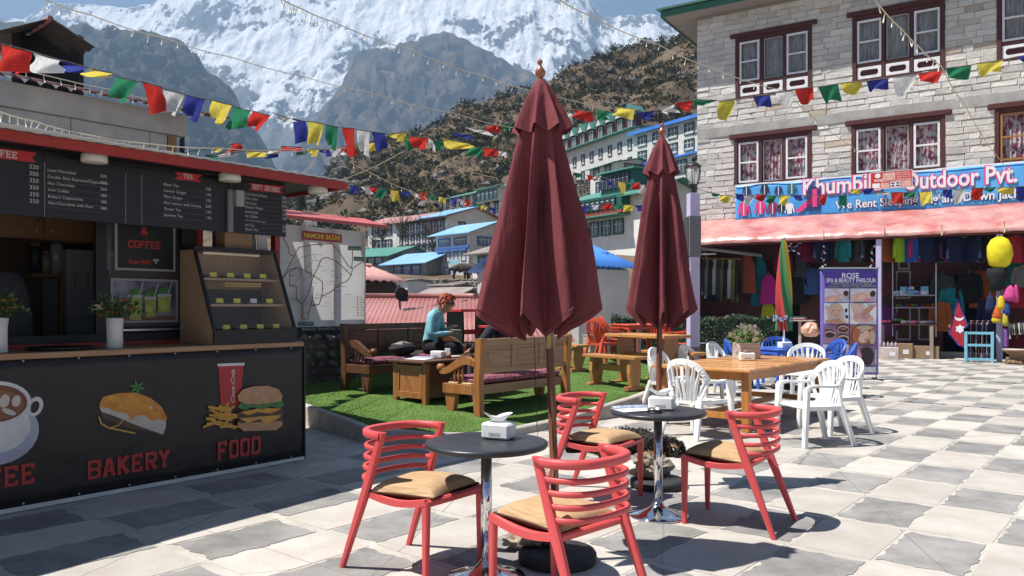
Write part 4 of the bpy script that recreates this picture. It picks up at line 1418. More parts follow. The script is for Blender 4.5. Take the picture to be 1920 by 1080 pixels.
# the coffee kiosk on the left
KM = K.mat()
black_p = mat('black_paint', (0.009, 0.009, 0.010), (0.015, 0.0145, 0.0155), scale=6, rough=.5)
red_p = mat('red_paint', (0.34, 0.030, 0.021), (0.27, 0.023, 0.017), scale=4, rough=.45)
tarp_b = mat('black_tarp', (0.010, 0.009, 0.0095), (0.020, 0.0165, 0.016), scale=2, rough=.40, bump=.6, bscale=5, spec=.4)
top_w = wood('counter_wood', (0.36, 0.21, 0.11), (0.26, 0.145, 0.075), 0, rough=.4)
white_m = mat('white_print_kiosk', (0.66, 0.65, 0.63), (0.55, 0.54, 0.52), scale=6, rough=.5)
chalk = mat('menu_text', (0.50, 0.48, 0.46), rough=.6)
red_t = mat('red_lettering', (0.42, 0.035, 0.028), rough=.55)
red_rib = mat('red_ribbon', (0.45, 0.025, 0.028), rough=.5)
steel = mat('brushed_steel', (0.50, 0.50, 0.51), rough=.32, metal=.9)
ZC = 1.135
XL = -5.4
kiosk = thing('coffee_kiosk', 'black and red coffee kiosk with menu boards above an open counter', 'kiosk', KM)
X374 = K.x(374, .6)
X520 = K.x(519, .6)
XE = K.x(648, -.27)
ZF0, ZF1 = 2.60, 2.672
MB().box(XL, -.012, .03, .62, 0, ZC - .05).build('counter_body', black_p, kiosk)
MB().box(XL, 0.0, -.02, .64, ZC - .045, ZC, c=.006).build('counter_top', top_w, kiosk)
def skirt(s_, t_):
 x = XL + (0.002 - XL) * s_
 w = .0016 * noise.noise(Vector((x * 2.2, t_ * 1.3, 4))) + .001 * noise.noise(Vector((x * 5, t_ * 4, 9)))
 return (x, -.010 - abs(w) * (1 - t_ * .8), .035 + (ZC - .075) * t_)
MB().sheet(skirt, 110, 14, .003).build('skirt', tarp_b, kiosk)
MB().box(XL, .003, -.018, .004, .004, .036).build('skirt_hem', white_m, kiosk)
MB().box(.004, .02, -.016, .60, .01, ZC - .05).build('side_skirt', tarp_b, kiosk)
gr = MB()
for k in range(14):
 x = -.15 - k * .38
 for z_ in (.055, ZC - .055):
  gr.lathe([(.0, .0), (.008, .0), (.008, .004), (.0, .005)], 8, M=T(x, -.026 if z_ < .5 else -.022, z_, rx=PI / 2))
gr.build('grommets', steel, kiosk, kind='stuff')
# structure
MB().box(XL, X374 + .05, .60, .66, ZC, ZC + .035).build('sill_rail', red_p, kiosk)
MB().box(X374 - .028, X374 + .028, .585, .665, ZC + .036, 2.62).build('post', red_p, kiosk)
MB().box(X520 - .028, X520 + .028, .585, .665, ZC, 2.62).build('post', red_p, kiosk)
MB().box(XL, X374 - .03, .605, .655, ZC + .037, ZC + .10).build('sill', black_p, kiosk)
MB().box(X374 - .17, X374 - .03, .61, .66, ZC + .101, 2.62).build('jamb', black_p, kiosk)
inner = mat('kiosk_inner_wall', (0.085, 0.052, 0.032), (0.065, 0.04, 0.026), scale=2, rough=.8)
MB().box(XL, X374 - .1, 2.5, 2.6, 0, 2.62).box(XL - .1, XL, -.2, 2.6, 0, 2.62).box(X374 - .095, X374 - .02, .67, 2.6, 0, 2.62).build('inner_wall', inner, kiosk)
MB().box(XL, X374 - .1, .7, 2.49, -.01, .05).build('inner_floor', black_p, kiosk)
MB().box(XL, XE - .1, -.16, 2.6, 2.625, 2.66).build('ceiling', black_p, kiosk)
fa = MB().box(XL - .3, XE, -.285, -.245, ZF0, ZF1).build('fascia', red_p, kiosk)
MB().box(XE - .04, XE, -.244, 2.6, ZF0, ZF1).build('fascia', red_p, kiosk)
def roof_pt(s_, t_):
 x = XL - .5 + (XE + .05 - XL + .5) * s_
 yf = -.30 - .42 * max(0, (-.6 - x) / 4.2) ** 1.3
 y = yf + (2.7 - yf) * t_
 return (x, y, 2.69 + .24 * (y + .3) / 3 + .004 * math.sin(x * 2 * PI / .12))
zinc = mat('white_tin_roof', (0.55, 0.55, 0.55), (0.45, 0.45, 0.46), scale=2, rough=.4, spec=.5)
MB().sheet(roof_pt, 190, 3, .01).build('roof', zinc, kiosk)
# menu boards
BY = 0.0
Bz0, Bz1 = 2.128, 2.585
def kx(u, off=BY):
 return K.x(u, off)
seams = [XL + .1, kx(83), kx(235), kx(428), kx(537)]
boards = []
for k in range(4):
 boards.append(MB().box(seams[k] + .004, seams[k + 1] - .004, BY, BY + .03, Bz0, Bz1).build('menu_board', black_p, kiosk))
MB().box(XL, seams[4], BY + .031, BY + .06, Bz0 + .02, 2.62).build('board_backing', black_p, kiosk)
sm_ = MB()
for x in (seams[1], seams[2], kx(265)):
 sm_.box(x - .003, x + .003, BY - .006, BY - .001, Bz0, Bz1 - .05)
for k, o in enumerate((1, 2)):
 pass
sm_b = sm_.build('board_trim', mat('grey_trim', (.16, .15, .15), rough=.5), kiosk, kind='stuff')
MB().box(kx(425), kx(434), BY - .03, BY - .003, Bz0 + .0, 2.5).build('board_post', mat('grey_post', (.17, .165, .165), rough=.5), kiosk)
MB().box(kx(437), kx(451), BY - .06, BY - .004, 2.36, 2.50).build('bracket', mat('grey_bracket', (.30, .29, .28), rough=.6), kiosk)
class Px:
 "flat print laid on a plane: outlines given as survey points, one thin layer above another"
 def __init__(s, P, off, M=None):
  s.P, s.off, s.n = P, off, 0
  s.mb = MB()
 def pt(s, u, v):
  return s.P.xz(u, v, s.off)
 def lay(s):
  s.n += 1
  return s.off - .0006 * s.n
 def poly(s, pts, mi):
  d = s.lay()
  s.mb.add([(x, d, z) for x, z in (s.pt(*p) for p in pts)], [tuple(range(len(pts)))], mi=mi)
 def ell(s, cu, cv, ru, rv, mi, rot=0, n=28):
  c, q = math.cos(R(rot)), math.sin(R(rot))
  s.poly([(cu + ru * math.cos(t) * c - rv * math.sin(t) * q, cv + ru * math.cos(t) * q + rv * math.sin(t) * c) for t in (2 * PI * i / n for i in range(n))], mi)
 def line(s, pts, w, mi):
  d = s.lay()
  for k, (a, b) in enumerate(zip(pts, pts[1:])):
   a_, b_ = Vector(a), Vector(b)
   t = (b_ - a_).normalized()
   n = Vector((-t.y, t.x)) * w / 2
   e = t * w * .25
   q = [s.pt(*p) for p in (a_ - e + n, a_ - e - n, b_ + e - n, b_ + e + n)]
   s.mb.add([(x, d - .00003 * k, z) for x, z in q], [(0, 1, 2, 3)], mi=mi)
 def text(s, body, u, v, hpx, mi, wpx=None, align='LEFT', bold=0.0, u_ref=None, **kw):
  x, z = s.pt(u, v)
  sz = (s.pt(u, v - hpx)[1] - z) / .72
  fit = abs(s.pt(u + wpx, v)[0] - x) if wpx else None
  put_text(s.mb, body, x, z, sz, s.lay(), mi, fit=fit, align=align, bold=bold, **kw)
 def slab(s, body, u0, v0, u1, hpx, mi, wt=1.0):
  x0, z0 = s.pt(u0, v0)
  x1 = s.pt(u1, v0)[0]
  h = s.pt(u0, v0 - hpx)[1] - z0
  d = s.lay()
  s.n += 5
  slab_text(s.mb, body, x0, z0, h, x1 - x0, d, mi, wt)
 def build(s, name, mats, parent, kind=None):
  return s.mb.build(name, mats, parent, kind=kind)
def ribbon(p, u0, v0, u1, v1, h, mi):
 "swallow-tailed heading ribbon, sloping with the perspective of the board"
 p.poly([(u0, v0), (u1, v1), (u1 - 9, v1 + h / 2), (u1 - 2, v1 + h), (u0, v0 + h), (u0 + 7, v0 + h / 2)], mi)
def menu(p, items, uL, uR, vL, vR, stepL, stepR, h):
 for k, (a, b) in enumerate(items):
  p.text(a, uL, vL + stepL * k, h, 0)
  if b:
   p.text(b, uR, vR + stepR * k, h, 0, align='RIGHT')
p = Px(K, BY - .002)
ribbon(p, -62, 271, 69, 286, 19, 1)
p.slab('COFFEE', -35, 289, 34, 13, 0)
menu(p, [('Espresso', '320'), ('Americano', '300'), ('Latte', '350'), ('Cappuccino', '350'), ('Mocha', '350'), ('Flat White', '350')], -95, 72, 305, 318, 11.8, 12.8, 8)
p.build('lettering', [chalk, red_rib], boards[0])
p = Px(K, BY - .002)
menu(p, [('Latte Macchiato', '300'), ('Double Shot Espresso/Cappuccino', '350'), ('Hot Chocolate', '260'), ('Irish Coffee', '480'), ("Bailey's Cappuccino", '480'), ('Hot-Chocolate with Rum', '480')], 89, 200, 321, 334, 12.3, 12.0, 5.7)
for k in range(6):
 p.line([(90, 326 + 12.4 * k), (190, 339 + 12.1 * k)], .7, 1)
p.build('lettering', [chalk, mat('grey_rule', (.09, .09, .09), rough=.6)], boards[1])
p = Px(K, BY - .002)
ribbon(p, 327, 322, 379, 328, 14, 1)
p.slab('TEA', 344, 334, 362, 9, 0)
menu(p, [('Black Tea', '150'), ('Lemon Ginger', '170'), ('Mint Ginger', '170'), ('Hot Lemon with Honey', '200'), ('Green Tea', '170'), ('Jasmine Tea', '170')], 306, 395, 348, 358, 11.4, 10.8, 5.6)
for k in range(6):
 p.line([(307, 352 + 11.4 * k), (384, 360 + 10.9 * k)], .6, 2)
p.build('lettering', [chalk, red_rib, MATS['grey_rule']], boards[2])
p = Px(K, BY - .002)
ribbon(p, 466, 343, 534, 350, 13, 1)
p.slab('SOFT DRINKS', 473, 354, 524, 9, 0)
menu(p, [('Coke/Sprite/Fanta', '200'), ('Diet Coke', '350'), ('Can Juice', '200'), ('Mineral Water', '100'), ('Lemonade', '100'), ('Ice Coffee', '250'), ('', ''), ('Ice Tea', '230'), ('Peach Tea', '230')], 458, 536, 365, 374, 8.35, 7.75, 4.8)
p.text('(with Cappuccino/Americano)', 458, 414, 2.6, 0, wpx=38)
for k in range(9):
 p.line([(459, 368 + 8.4 * k), (532, 375 + 7.8 * k)], .5, 2)
p.build('lettering', [chalk, red_rib, MATS['grey_rule']], boards[3])
# disc lamps under the eave
for u, v in ((177, 288), (431, 327), (596, 352)):
 y = -.13
 x, z = K.x(u, y), 2.56
 MB().lathe([(0, -.005), (.085, -.005), (.092, .0), (.092, .05), (.08, .062), (0, .064)], 24).build('ceiling_lamp', mat('lamp_white', (0.60, 0.56, 0.50), rough=.45), kiosk, T(x, y, z))
# printed pictures on the skirt
PLATES = [white_m, mat('coffee_brown', (.16, .055, .025), rough=.5), mat('milk_foam', (.55, .48, .42), rough=.5), mat('saucer_print', (.42, .43, .50), (.33, .34, .41), scale=3, rough=.5),
 mat('glaze_orange', (.55, .17, .02), (.62, .30, .05), scale=18, rough=.5), mat('cake_white', (.52, .48, .42), (.44, .40, .35), scale=20, rough=.5), mat('crust_brown', (.06, .03, .02), (.10, .05, .03), scale=20, rough=.5),
 mat('mint_green', (.03, .14, .04), (.08, .22, .06), scale=25, rough=.5), mat('cup_red', (.42, .03, .03), rough=.5), mat('bun_tan', (.42, .22, .10), (.52, .30, .15), scale=20, rough=.5),
 mat('fries_yellow', (.62, .36, .06), (.55, .28, .04), scale=20, rough=.5), red_t, mat('cheddar', (.70, .33, .04), (.60, .26, .03), scale=20, rough=.5), tarp_b, mat('coffee_light', (.24, .10, .045), (.18, .07, .03), scale=9, rough=.5)]
P_ = Px(K, -.0165)
# 0 white 1 coffee 2 cream 3 cup blue-white 4 orange 5 cake white 6 dark brown 7 green 8 red 9 bun 10 yellow 11 lettering red 12 light orange
P_.ell(-8, 812, 82, 60, 3, rot=-12)
P_.ell(-8, 806, 66, 44, 0, rot=-12)
P_.ell(66, 762, 14, 19, 0, rot=25)
P_.ell(65, 763, 8, 12, 13, rot=25)
P_.poly([(-70, 745), (58, 745), (57, 770), (47, 796), (30, 819), (5, 834), (-20, 838), (-60, 820)], 0)
P_.ell(-8, 755, 66, 40, 0, rot=-4)
P_.ell(-9, 757, 60, 35, 1, rot=-4)
P_.ell(-6, 759, 50, 27, 14, rot=-4)
for (a, b, c, d) in ((8, 752, 9, 13), (30, 752, 8, 11), (-14, 765, 14, 8), (16, 772, 14, 5)):
 P_.ell(a, b, c, d, 2, rot=20)
for _m in PLATES:          # the print shares the creases of the tarpaulin
 if _m is tarp_b:
  continue
 _N, _L = _m.node_tree.nodes, _m.node_tree.links
 _t, _z, _b = _N.new('ShaderNodeTexCoord'), _N.new('ShaderNodeTexNoise'), _N.new('ShaderNodeBump')
 _z.inputs['Scale'].default_value = 5
 _z.inputs['Detail'].default_value = 3
 _b.inputs['Strength'].default_value = .6
 _b.inputs['Distance'].default_value = .02
 _L.new(_t.outputs['Object'], _z.inputs['Vector'])
 _L.new(_z.outputs['Fac'], _b.inputs['Height'])
 _L.new(_b.outputs['Normal'], _N['Principled BSDF'].inputs['Normal'])
 _N['Principled BSDF'].inputs['Roughness'].default_value = .42
P_.build('cup_picture', PLATES, kiosk)
P_ = Px(K, -.0165)
P_.poly([(186, 762), (192, 776), (250, 800), (306, 815), (311, 800), (311, 786), (260, 770), (200, 752)], 5)
P_.poly([(189, 772), (192, 784), (230, 800), (300, 813), (306, 815), (250, 795), (215, 780)], 6)
P_.poly([(186, 757), (193, 744), (222, 737), (255, 736), (282, 746), (302, 762), (313, 783), (311, 790), (297, 786), (285, 789), (270, 778), (255, 780), (246, 790), (238, 775), (215, 772), (200, 764), (188, 764)], 4)
for (a, b, c, d) in ((215, 748, 14, 6), (250, 750, 14, 7), (276, 764, 13, 7), (234, 763, 14, 5), (292, 776, 10, 5)):
 P_.ell(a, b, c, d, 12, rot=12)
P_.ell(281, 764, 3, 2, 0)
P_.line([(185, 782), (189, 794), (203, 802), (222, 806), (252, 812)], 3, 10)
P_.line([(206, 802), (222, 797), (231, 786)], 2, 10)
for k in range(6):
 an = k * PI / 3 + .3
 P_.poly([(256, 726), (256 + 8 * math.cos(an - .4), 726 + 7 * math.sin(an - .4)), (256 + 17 * math.cos(an), 726 + 14 * math.sin(an)), (256 + 8 * math.cos(an + .4), 726 + 7 * math.sin(an + .4))], 7)
P_.build('cake_picture', PLATES, kiosk)
P_ = Px(K, -.0165)
# paper cup, fries, burger
P_.poly([(409, 684), (457, 682), (449, 762), (414, 762)], 8)
P_.poly([(407, 682), (459, 680), (458, 685), (408, 687)], 0)
rc = random.Random(3)
cx, cz = P_.pt(434, 757)
cs = (P_.pt(434, 700)[1] - P_.pt(434, 757)[1])
vs_, fs_ = text_mesh('Coca-Cola', cs * .42, bold=.01, shear=.35)
k_ = cs * 1.12 / max(q[0] for q in vs_)
dl = P_.lay()
P_.mb.add([(cx - q[1] * k_ * .8 + .03, dl, cz + q[0] * k_) for q in vs_], fs_, mi=0)
for k in range(34):
 u, v = rc.uniform(392, 436), rc.uniform(764, 800)
 an = rc.uniform(-.9, .9) if k % 2 else rc.uniform(-.3, .3)
 L_ = rc.uniform(8, 15)
 P_.line([(u - L_ * math.cos(an), v - L_ * math.sin(an)), (u + L_ * math.cos(an), v + L_ * math.sin(an))], 4.2, 10 if k % 3 else 12)
P_.poly([(443, 790), (527, 786), (527, 797), (516, 806), (455, 808), (444, 800)], 9)
P_.poly([(446, 784), (526, 778), (528, 789), (444, 793)], 6)
P_.poly([(444, 782), (470, 776), (505, 775), (526, 778), (516, 786), (497, 796), (484, 785), (462, 793)], 10)
P_.poly([(443, 772), (528, 764), (529, 777), (444, 784)], 6)
P_.poly([(448, 772), (488, 764), (524, 766), (505, 775), (480, 772), (462, 778)], 12)
P_.poly([(441, 762), (452, 752), (526, 750), (530, 760), (520, 766), (505, 761), (490, 768), (470, 763), (455, 769)], 7)
P_.poly([(445, 752), (442, 742), (452, 730), (472, 724), (500, 723), (520, 730), (527, 742), (524, 752), (490, 757), (460, 757)], 9)
for k in range(26):
 P_.ell(rc.uniform(456, 516), rc.uniform(728, 746), 1.3, .8, 2, n=6)
P_.build('burger_picture', PLATES, kiosk)
P_ = Px(K, -.0165)
P_.slab('COFFEE', -128, 955 - 20, 70, 40, 11)
P_.slab('BAKERY', 164, 899, 321, 34, 11)
P_.slab('FOOD', 407, 863, 490, 34, 11)
P_.build('lettering', PLATES, kiosk)
# sliding window with two pictures
WY = .70
gl = glass('kiosk_glass', (0.5, 0.52, 0.55), .10)
x0, x1 = K.x(178, WY), K.x(368, WY)
zw0, zw1 = ZC + .10, 2.60
b = MB()
fw = .05
b.box(x0, x0 + .09, WY - .02, WY + .03, zw0, zw1).box(x1 - fw, x1, WY - .02, WY + .03, zw0, zw1).box(x0 + .09, x1 - fw, WY - .02, WY + .03, zw0, zw0 + .06).box(x0 + .09, x1 - fw, WY - .02, WY + .03, zw1 - .06, zw1)
sw = b.build('sliding_window', black_p, kiosk)
MB().box(x0 + .09, x1 - fw, WY, WY + .005, zw0 + .06, zw1 - .06).build('glass', gl, sw)
MB().box(x0 + .1, x1 - fw - .01, WY - .016, WY - .004, K.z(280, 521, WY), K.z(280, 510, WY)).build('rail', mat('brown_rail', (.05, .035, .035), rough=.5), sw)
MB().box(x0 + .12, x1 - .12, WY - .05, WY - .021, K.z(290, 619, WY), K.z(290, 616, WY)).build('latch_rail', steel, sw)
def framed(name, label, ul, ur, vt, vb, fm, bgm, y=WY - .02, f=.02):
 t = thing(name, label, 'sign' if 'sign' in name else 'picture', KM)
 a, b_ = K.x(ul, y), K.x(ur, y)
 z0, z1 = K.z((ul + ur) / 2, vb, y), K.z((ul + ur) / 2, vt, y)
 m_ = MB()
 m_.box(a, a + f, y - .02, y, z0, z1).box(b_ - f, b_, y - .02, y, z0, z1).box(a + f, b_ - f, y - .02, y, z0, z0 + f).box(a + f, b_ - f, y - .02, y, z1 - f, z1)
 m_.build('frame', fm, t)
 MB().box(a + f, b_ - f, y - .012, y - .004, z0 + f, z1 - f).build('panel', bgm, t)
 return t, y - .0125
alu = mat('grey_aluminium', (.30, .28, .29), rough=.5)
t, d = framed('coffee_sign', 'black framed sign reading coffee and free wifi inside the kiosk window', 214, 327, 404, 508, alu, black_p)
q = Px(K, d)
q.slab('TEA', 247, 421, 292, 14, 0)
q.slab('&', 263, 440, 279, 14, 0)
q.slab('COFFEE', 240, 464, 302, 14, 0)
q.text('Free WIFI', 240, 494, 8, 0, wpx=41, bold=.03)
for k, r_ in enumerate((3, 5.5, 8)):
 q.line([(291 + r_ * math.sin(R(a_)), 494 - r_ * math.cos(R(a_))) for a_ in range(-45, 46, 15)], 1.3, 1)
q.ell(291, 494, 1.2, 1.2, 1, n=8)
q.build('lettering', [red_t, chalk], t)
t, d = framed('drinks_picture', 'framed picture of three lime and mint drinks low in the kiosk window', 206, 332, 523, 605, alu, mat('blurred_photo', (.05, .05, .08), (.26, .25, .30), scale=4, rough=.5))
q = Px(K, d)
q.poly([(209, 590), (329, 592), (329, 603), (209, 601)], 3)
for k, (u, w, v0, v1) in enumerate(((254, 13, 553, 600), (281, 11, 556, 595), (306, 13, 551, 586))):
 q.poly([(u - w, v0), (u + w, v0), (u + w - 2, v1), (u - w + 2, v1)], 0)
 q.ell(u - 2, v0 + (v1 - v0) * .62, w * .6, w * .75, 1)
 q.poly([(u - w, v0), (u + w, v0), (u + w, v0 + 5), (u - w, v0 + 5)], 4)
 for m_ in range(11):
  an = -PI * (m_ + .5) / 11
  q.poly([(u, v0 - 1), (u + 9 * math.cos(an - .25), v0 - 1 + 9 * math.sin(an - .25)), (u + 15 * math.cos(an), v0 - 1 + 14 * math.sin(an)), (u + 9 * math.cos(an + .25), v0 - 1 + 9 * math.sin(an + .25))], 2)
 q.line([(u + 6, v0), (u + 14, v0 - 24)], 2, 4)
q.build('print', [mat('lime_drink', (.26, .30, .06), (.40, .42, .14), scale=14, rough=.5), mat('lime_slice', (.42, .46, .10), rough=.5), mat('mint_print', (.03, .13, .03), (.07, .22, .06), scale=20, rough=.5), mat('table_print', (.16, .09, .05), rough=.5), mat('ice_print', (.40, .42, .45), rough=.5)], t)
# inside
cab_m = wood('brown_cabinet', (0.15, 0.07, 0.025), (0.11, 0.05, 0.018), 0, rough=.5)
y = 1.35
cb = thing('wall_cabinet', 'brown wooden wall cabinet with two brass handles inside the kiosk', 'cabinet', KM)
ca, cz_, cb1 = K.x(-90, y), K.z(60, 447, y), K.x(180, y)
MB().box(ca, cb1, y + .022, y + .4, cz_, 2.61).build('carcass', cab_m, cb)
dm = K.x(83, y)
for k, (a, b_) in enumerate(((dm - .62, dm - .004), (dm + .004, cb1 - .01))):
 dr = MB().box(a, b_, y, y + .02, cz_ + .01, 2.60, c=.004).build('door', cab_m, cb)
 hx = b_ - .06 if k == 0 else a + .06
 MB().tube([(hx, y - .002, cz_ + .07), (hx, y - .03, cz_ + .09), (hx, y - .03, cz_ + .17), (hx, y - .002, cz_ + .19)], .008, 6).build('handle', mat('brass', (.45, .30, .12), rough=.35, metal=.8), dr)
fr = thing('grey_fridge', 'tall grey refrigerator standing inside the kiosk behind the open window', 'fridge', KM)
y = 1.7
a, b_ = K.x(128, y), K.x(178, y) + .25
MB().box(a, b_, y + .03, y + .6, .06, 2.02, c=.01).build('body', mat('fridge_grey', (.20, .19, .21), rough=.4), fr)
MB().box(a, b_, y, y + .028, .06, 1.35, c=.008).build('door', MATS['fridge_grey'], fr)
MB().box(a, b_, y, y + .028, 1.36, 2.02, c=.008).build('door', MATS['fridge_grey'], fr)
sh = thing('kiosk_shelf', 'small brown shelf with post standing inside the kiosk', 'shelf', KM)
y = 1.75
a, b_ = K.x(60, y), K.x(138, y)
zz = K.z(100, 514, y)
MB().box(a, b_, y, y + .3, zz - .03, zz).build('board', cab_m, sh)
MB().box(K.x(117, y), K.x(123, y), y + .05, y + .1, .05, zz - .031).build('leg', cab_m, sh)
for k, (u, h_, r_, m_) in enumerate(((76, .30, .055, black_p), (96, .22, .05, mat('tin_brown', (.14, .10, .07), rough=.4)), (116, .34, .06, mat('jar_grey', (.17, .18, .18), rough=.2)))):
 j = thing('storage_jar', ('dark bottle at the left on the kiosk shelf', 'brown tin in the middle of the kiosk shelf', 'grey glass jar at the right on the kiosk shelf')[k], 'jar', KM @ T(K.x(u, y), y + .12, zz))
 MB().lathe([(0, 0.001), (r_, 0.001), (r_, h_ * .8), (r_ * .6, h_ * .88)], 14).build('body', m_, j)
 MB().lathe([(0, h_ * .885), (r_ * .75, h_ * .885), (r_ * .75, h_), (0, h_)], 14).build('lid', cab_m, j)
cl = MB().sheet(lambda s_, t_: (a + .33 + .36 * s_, y - .03 - .02 * math.sin(s_ * 20), zz + .03 - .14 * t_ - .05 * abs(s_ - .5)), 12, 4, .006).build('orange_cloth', cloth('orange_cloth_m', (.30, .10, .03)), None, KM)
tag(cl, 'orange cloth draped over the end of the kiosk shelf', 'cloth')
ch_ = thing('padded_chair', 'high grey padded chair back inside the kiosk at the picture edge', 'chair', KM)
y = 1.0
xa, xb = K.x(-70, y), K.x(62, y)
def backpad(s_, t_):
 w = (xb - xa) * (.5 - .16 * t_ ** 2.2)
 return ((xa + xb) / 2 + (s_ - .5) * 2 * w, y + .05 * (2 * s_ - 1) ** 2 + .05 * t_, .75 + 1.0 * t_ - .10 * (2 * s_ - 1) ** 4)
MB().sheet(backpad, 16, 10, -.08).build('backrest', cloth('grey_padding', (.055, .055, .062)), ch_)
MB().box(xa + .05, xb - .05, y - .35, y + .1, .62, .74, c=.03).build('seat', cloth('grey_padding', (.055, .055, .062)), ch_)
MB().tube([((xa + xb) / 2, y - .1, .05), ((xa + xb) / 2, y - .1, .62)], .05, 10).lathe([(0, .05), (.28, .05), (.26, .08), (.05, .12)], 20, M=T((xa + xb) / 2, y - .1, 0)).build('stem', black_p, ch_)
# display case on the counter
dc = thing('display_case', 'slanted glass fronted wooden pastry case on the kiosk counter', 'display case', KM)
X0c, X1c = K.x(402, -.0), K.x(556, -.0)
L0 = X1c - X0c
dw = wood('case_wood', (0.40, 0.25, 0.145), (0.32, 0.19, 0.11), 2, rough=.45)
zt_ = K.z(425, 473, .45)
yb, yf, yt = .58, .02, .34
side = [(yf, ZC + .002), (yb, ZC + .002), (yb, zt_), (yt, zt_), (yf, ZC + .14)]
for xx in (X0c, X1c - .02):
 MB().prism(side, xx, xx + .02, 'yz').build('side_panel', dw, dc)
MB().box(X0c + .021, X1c - .021, yb - .02, yb, ZC + .02, zt_ - .02).build('back_panel', dw, dc)
MB().box(X0c - .01, X1c + .01, yt - .03, yb + .01, zt_ + .002, zt_ + .032).build('top_rail', black_p, dc)
MB().box(X0c - .004, X1c + .004, yf - .022, yf + .0, ZC + .004, ZC + .13).build('base_rail', black_p, dc)
dY, dZ = yt - yf, zt_ - ZC - .14
ang = math.atan2(dZ, dY)
for xx in (X0c - .004, X1c - .022):
 MB().prism([(yf - .012, ZC + .135), (yf + .012, ZC + .135), (yt + .012, zt_), (yt - .012, zt_)], xx, xx + .026, 'yz').build('front_stile', black_p, dc)
MB().add([(X0c + .022, yf, ZC + .14), (X1c - .022, yf, ZC + .14), (X1c - .022, yt, zt_), (X0c + .022, yt, zt_)], [(0, 1, 2, 3)]).build('glass_front', glass('case_glass', (.6, .6, .6), .08), dc)
tags = mat('yellow_tag', (.62, .55, .04), rough=.5)
tagw = mat('paper_tag', (.6, .6, .6), rough=.5)
dark_inside = mat('case_lining', (0.085, 0.06, 0.06), rough=.7)
MB().box(X0c + .022, X1c - .022, yb - .026, yb - .021, ZC + .03, ZC + .50).build('lining', dark_inside, dc)
for k, zz in enumerate((ZC + .10, ZC + .10 + (zt_ - ZC) * .28, ZC + .10 + (zt_ - ZC) * .56)):
 yy = yf + .03 + (zz - ZC - .1) * dY / dZ
 MB().box(X0c + .022, X1c - .022, yy, yb - .028, zz, zz + .02).build('shelf', dw, dc)
 for q_ in range(4):
  x = X0c + .08 + (L0 - .16) * (q_ + .5) / 4
  tr = thing('cake_tray', ('clear tray with price tag on the %s shelf of the pastry case, %s' % (('bottom', 'middle', 'top')[k], ('far left', 'left', 'right', 'far right')[q_])), 'tray', KM @ T(x, yy + .08, zz + .0205))
  MB().box(-.06, .06, -.04, .12, 0, .008).build('tray', mat('clear_tray', (.28, .27, .29), rough=.2, alpha=.6), tr)
  for w_ in range(2):
   MB().box(-.05 + .055 * w_, -.005 + .055 * w_, -.0, .09, .0085, .03, c=.008).build('pastry', mat('pastry_brown', (.13, .07, .035), (.22, .13, .06), scale=30, rough=.7), tr)
  MB().box(-.034, .034, -.052, -.048, .002, .042, M=T(rx=-.2)).build('price_tag', tagw if (k, q_) == (1, 2) else tags, tr)
p = Px(K, yf)
stk = thing('display_notice', 'orange strip notice reading display items fresh inside the pastry case', 'notice', KM)
xx0 = X0c + .28 * L0
zz = ZC + .10 + (zt_ - ZC) * .56 - .055
yy = yf + (zz - ZC - .14) * dY / dZ + .035
MB().box(xx0, xx0 + .44 * L0, yy, yy + .004, zz, zz + .035).build('strip', mat('amber_strip', (.45, .27, .06), rough=.5), stk)
tb_ = MB()
put_text(tb_, 'Display items, fresh items inside', xx0 + .012, zz + .01, .026, yy - .001, 0, fit=.44 * L0 - .03, bold=.01)
tb_.build('lettering', black_p, stk)
# things behind and on the case
bx_ = thing('cardboard_box', 'plain cardboard box standing on top of the pastry case', 'box', KM @ T(K.x(440, .45), .45, zt_ + .034))
card = mat('cardboard', (.30, .20, .12), (.25, .165, .10), scale=5, rough=.85)
MB().box(-.15, .14, -.08, .1, 0, .28, c=.003).build('carton', card, bx_)
MB().box(-.152, .142, -.02, .03, .2805, .283).build('tape', mat('brown_tape', (.24, .17, .10), rough=.4), bx_)
mg = thing('leaning_leaflets', 'dark leaflets leaning against the cardboard box on the pastry case', 'leaflets', KM @ T(K.x(478, .45), .43, zt_ + .034))
MB().box(-.07, .0, -.01, .0, 0, .24, M=T(rx=-.15)).build('leaflet', mat('leaflet_dark', (.09, .09, .10), (.3, .3, .3), scale=12, rough=.5, lo=.5, hi=.7), mg)
MB().box(.01, .12, -.02, -.008, 0, .21, M=T(rx=-.12)).build('leaflet', mat('leaflet_white', (.42, .38, .38), (.35, .10, .08), scale=8, rough=.5, lo=.55, hi=.7), mg)
MB().box(K.x(400, .55), K.x(411, .55), .53, .57, zt_ + .033, 2.59).build('glazing_bar', mat('dark_bar', (.05, .05, .055), rough=.5), kiosk)
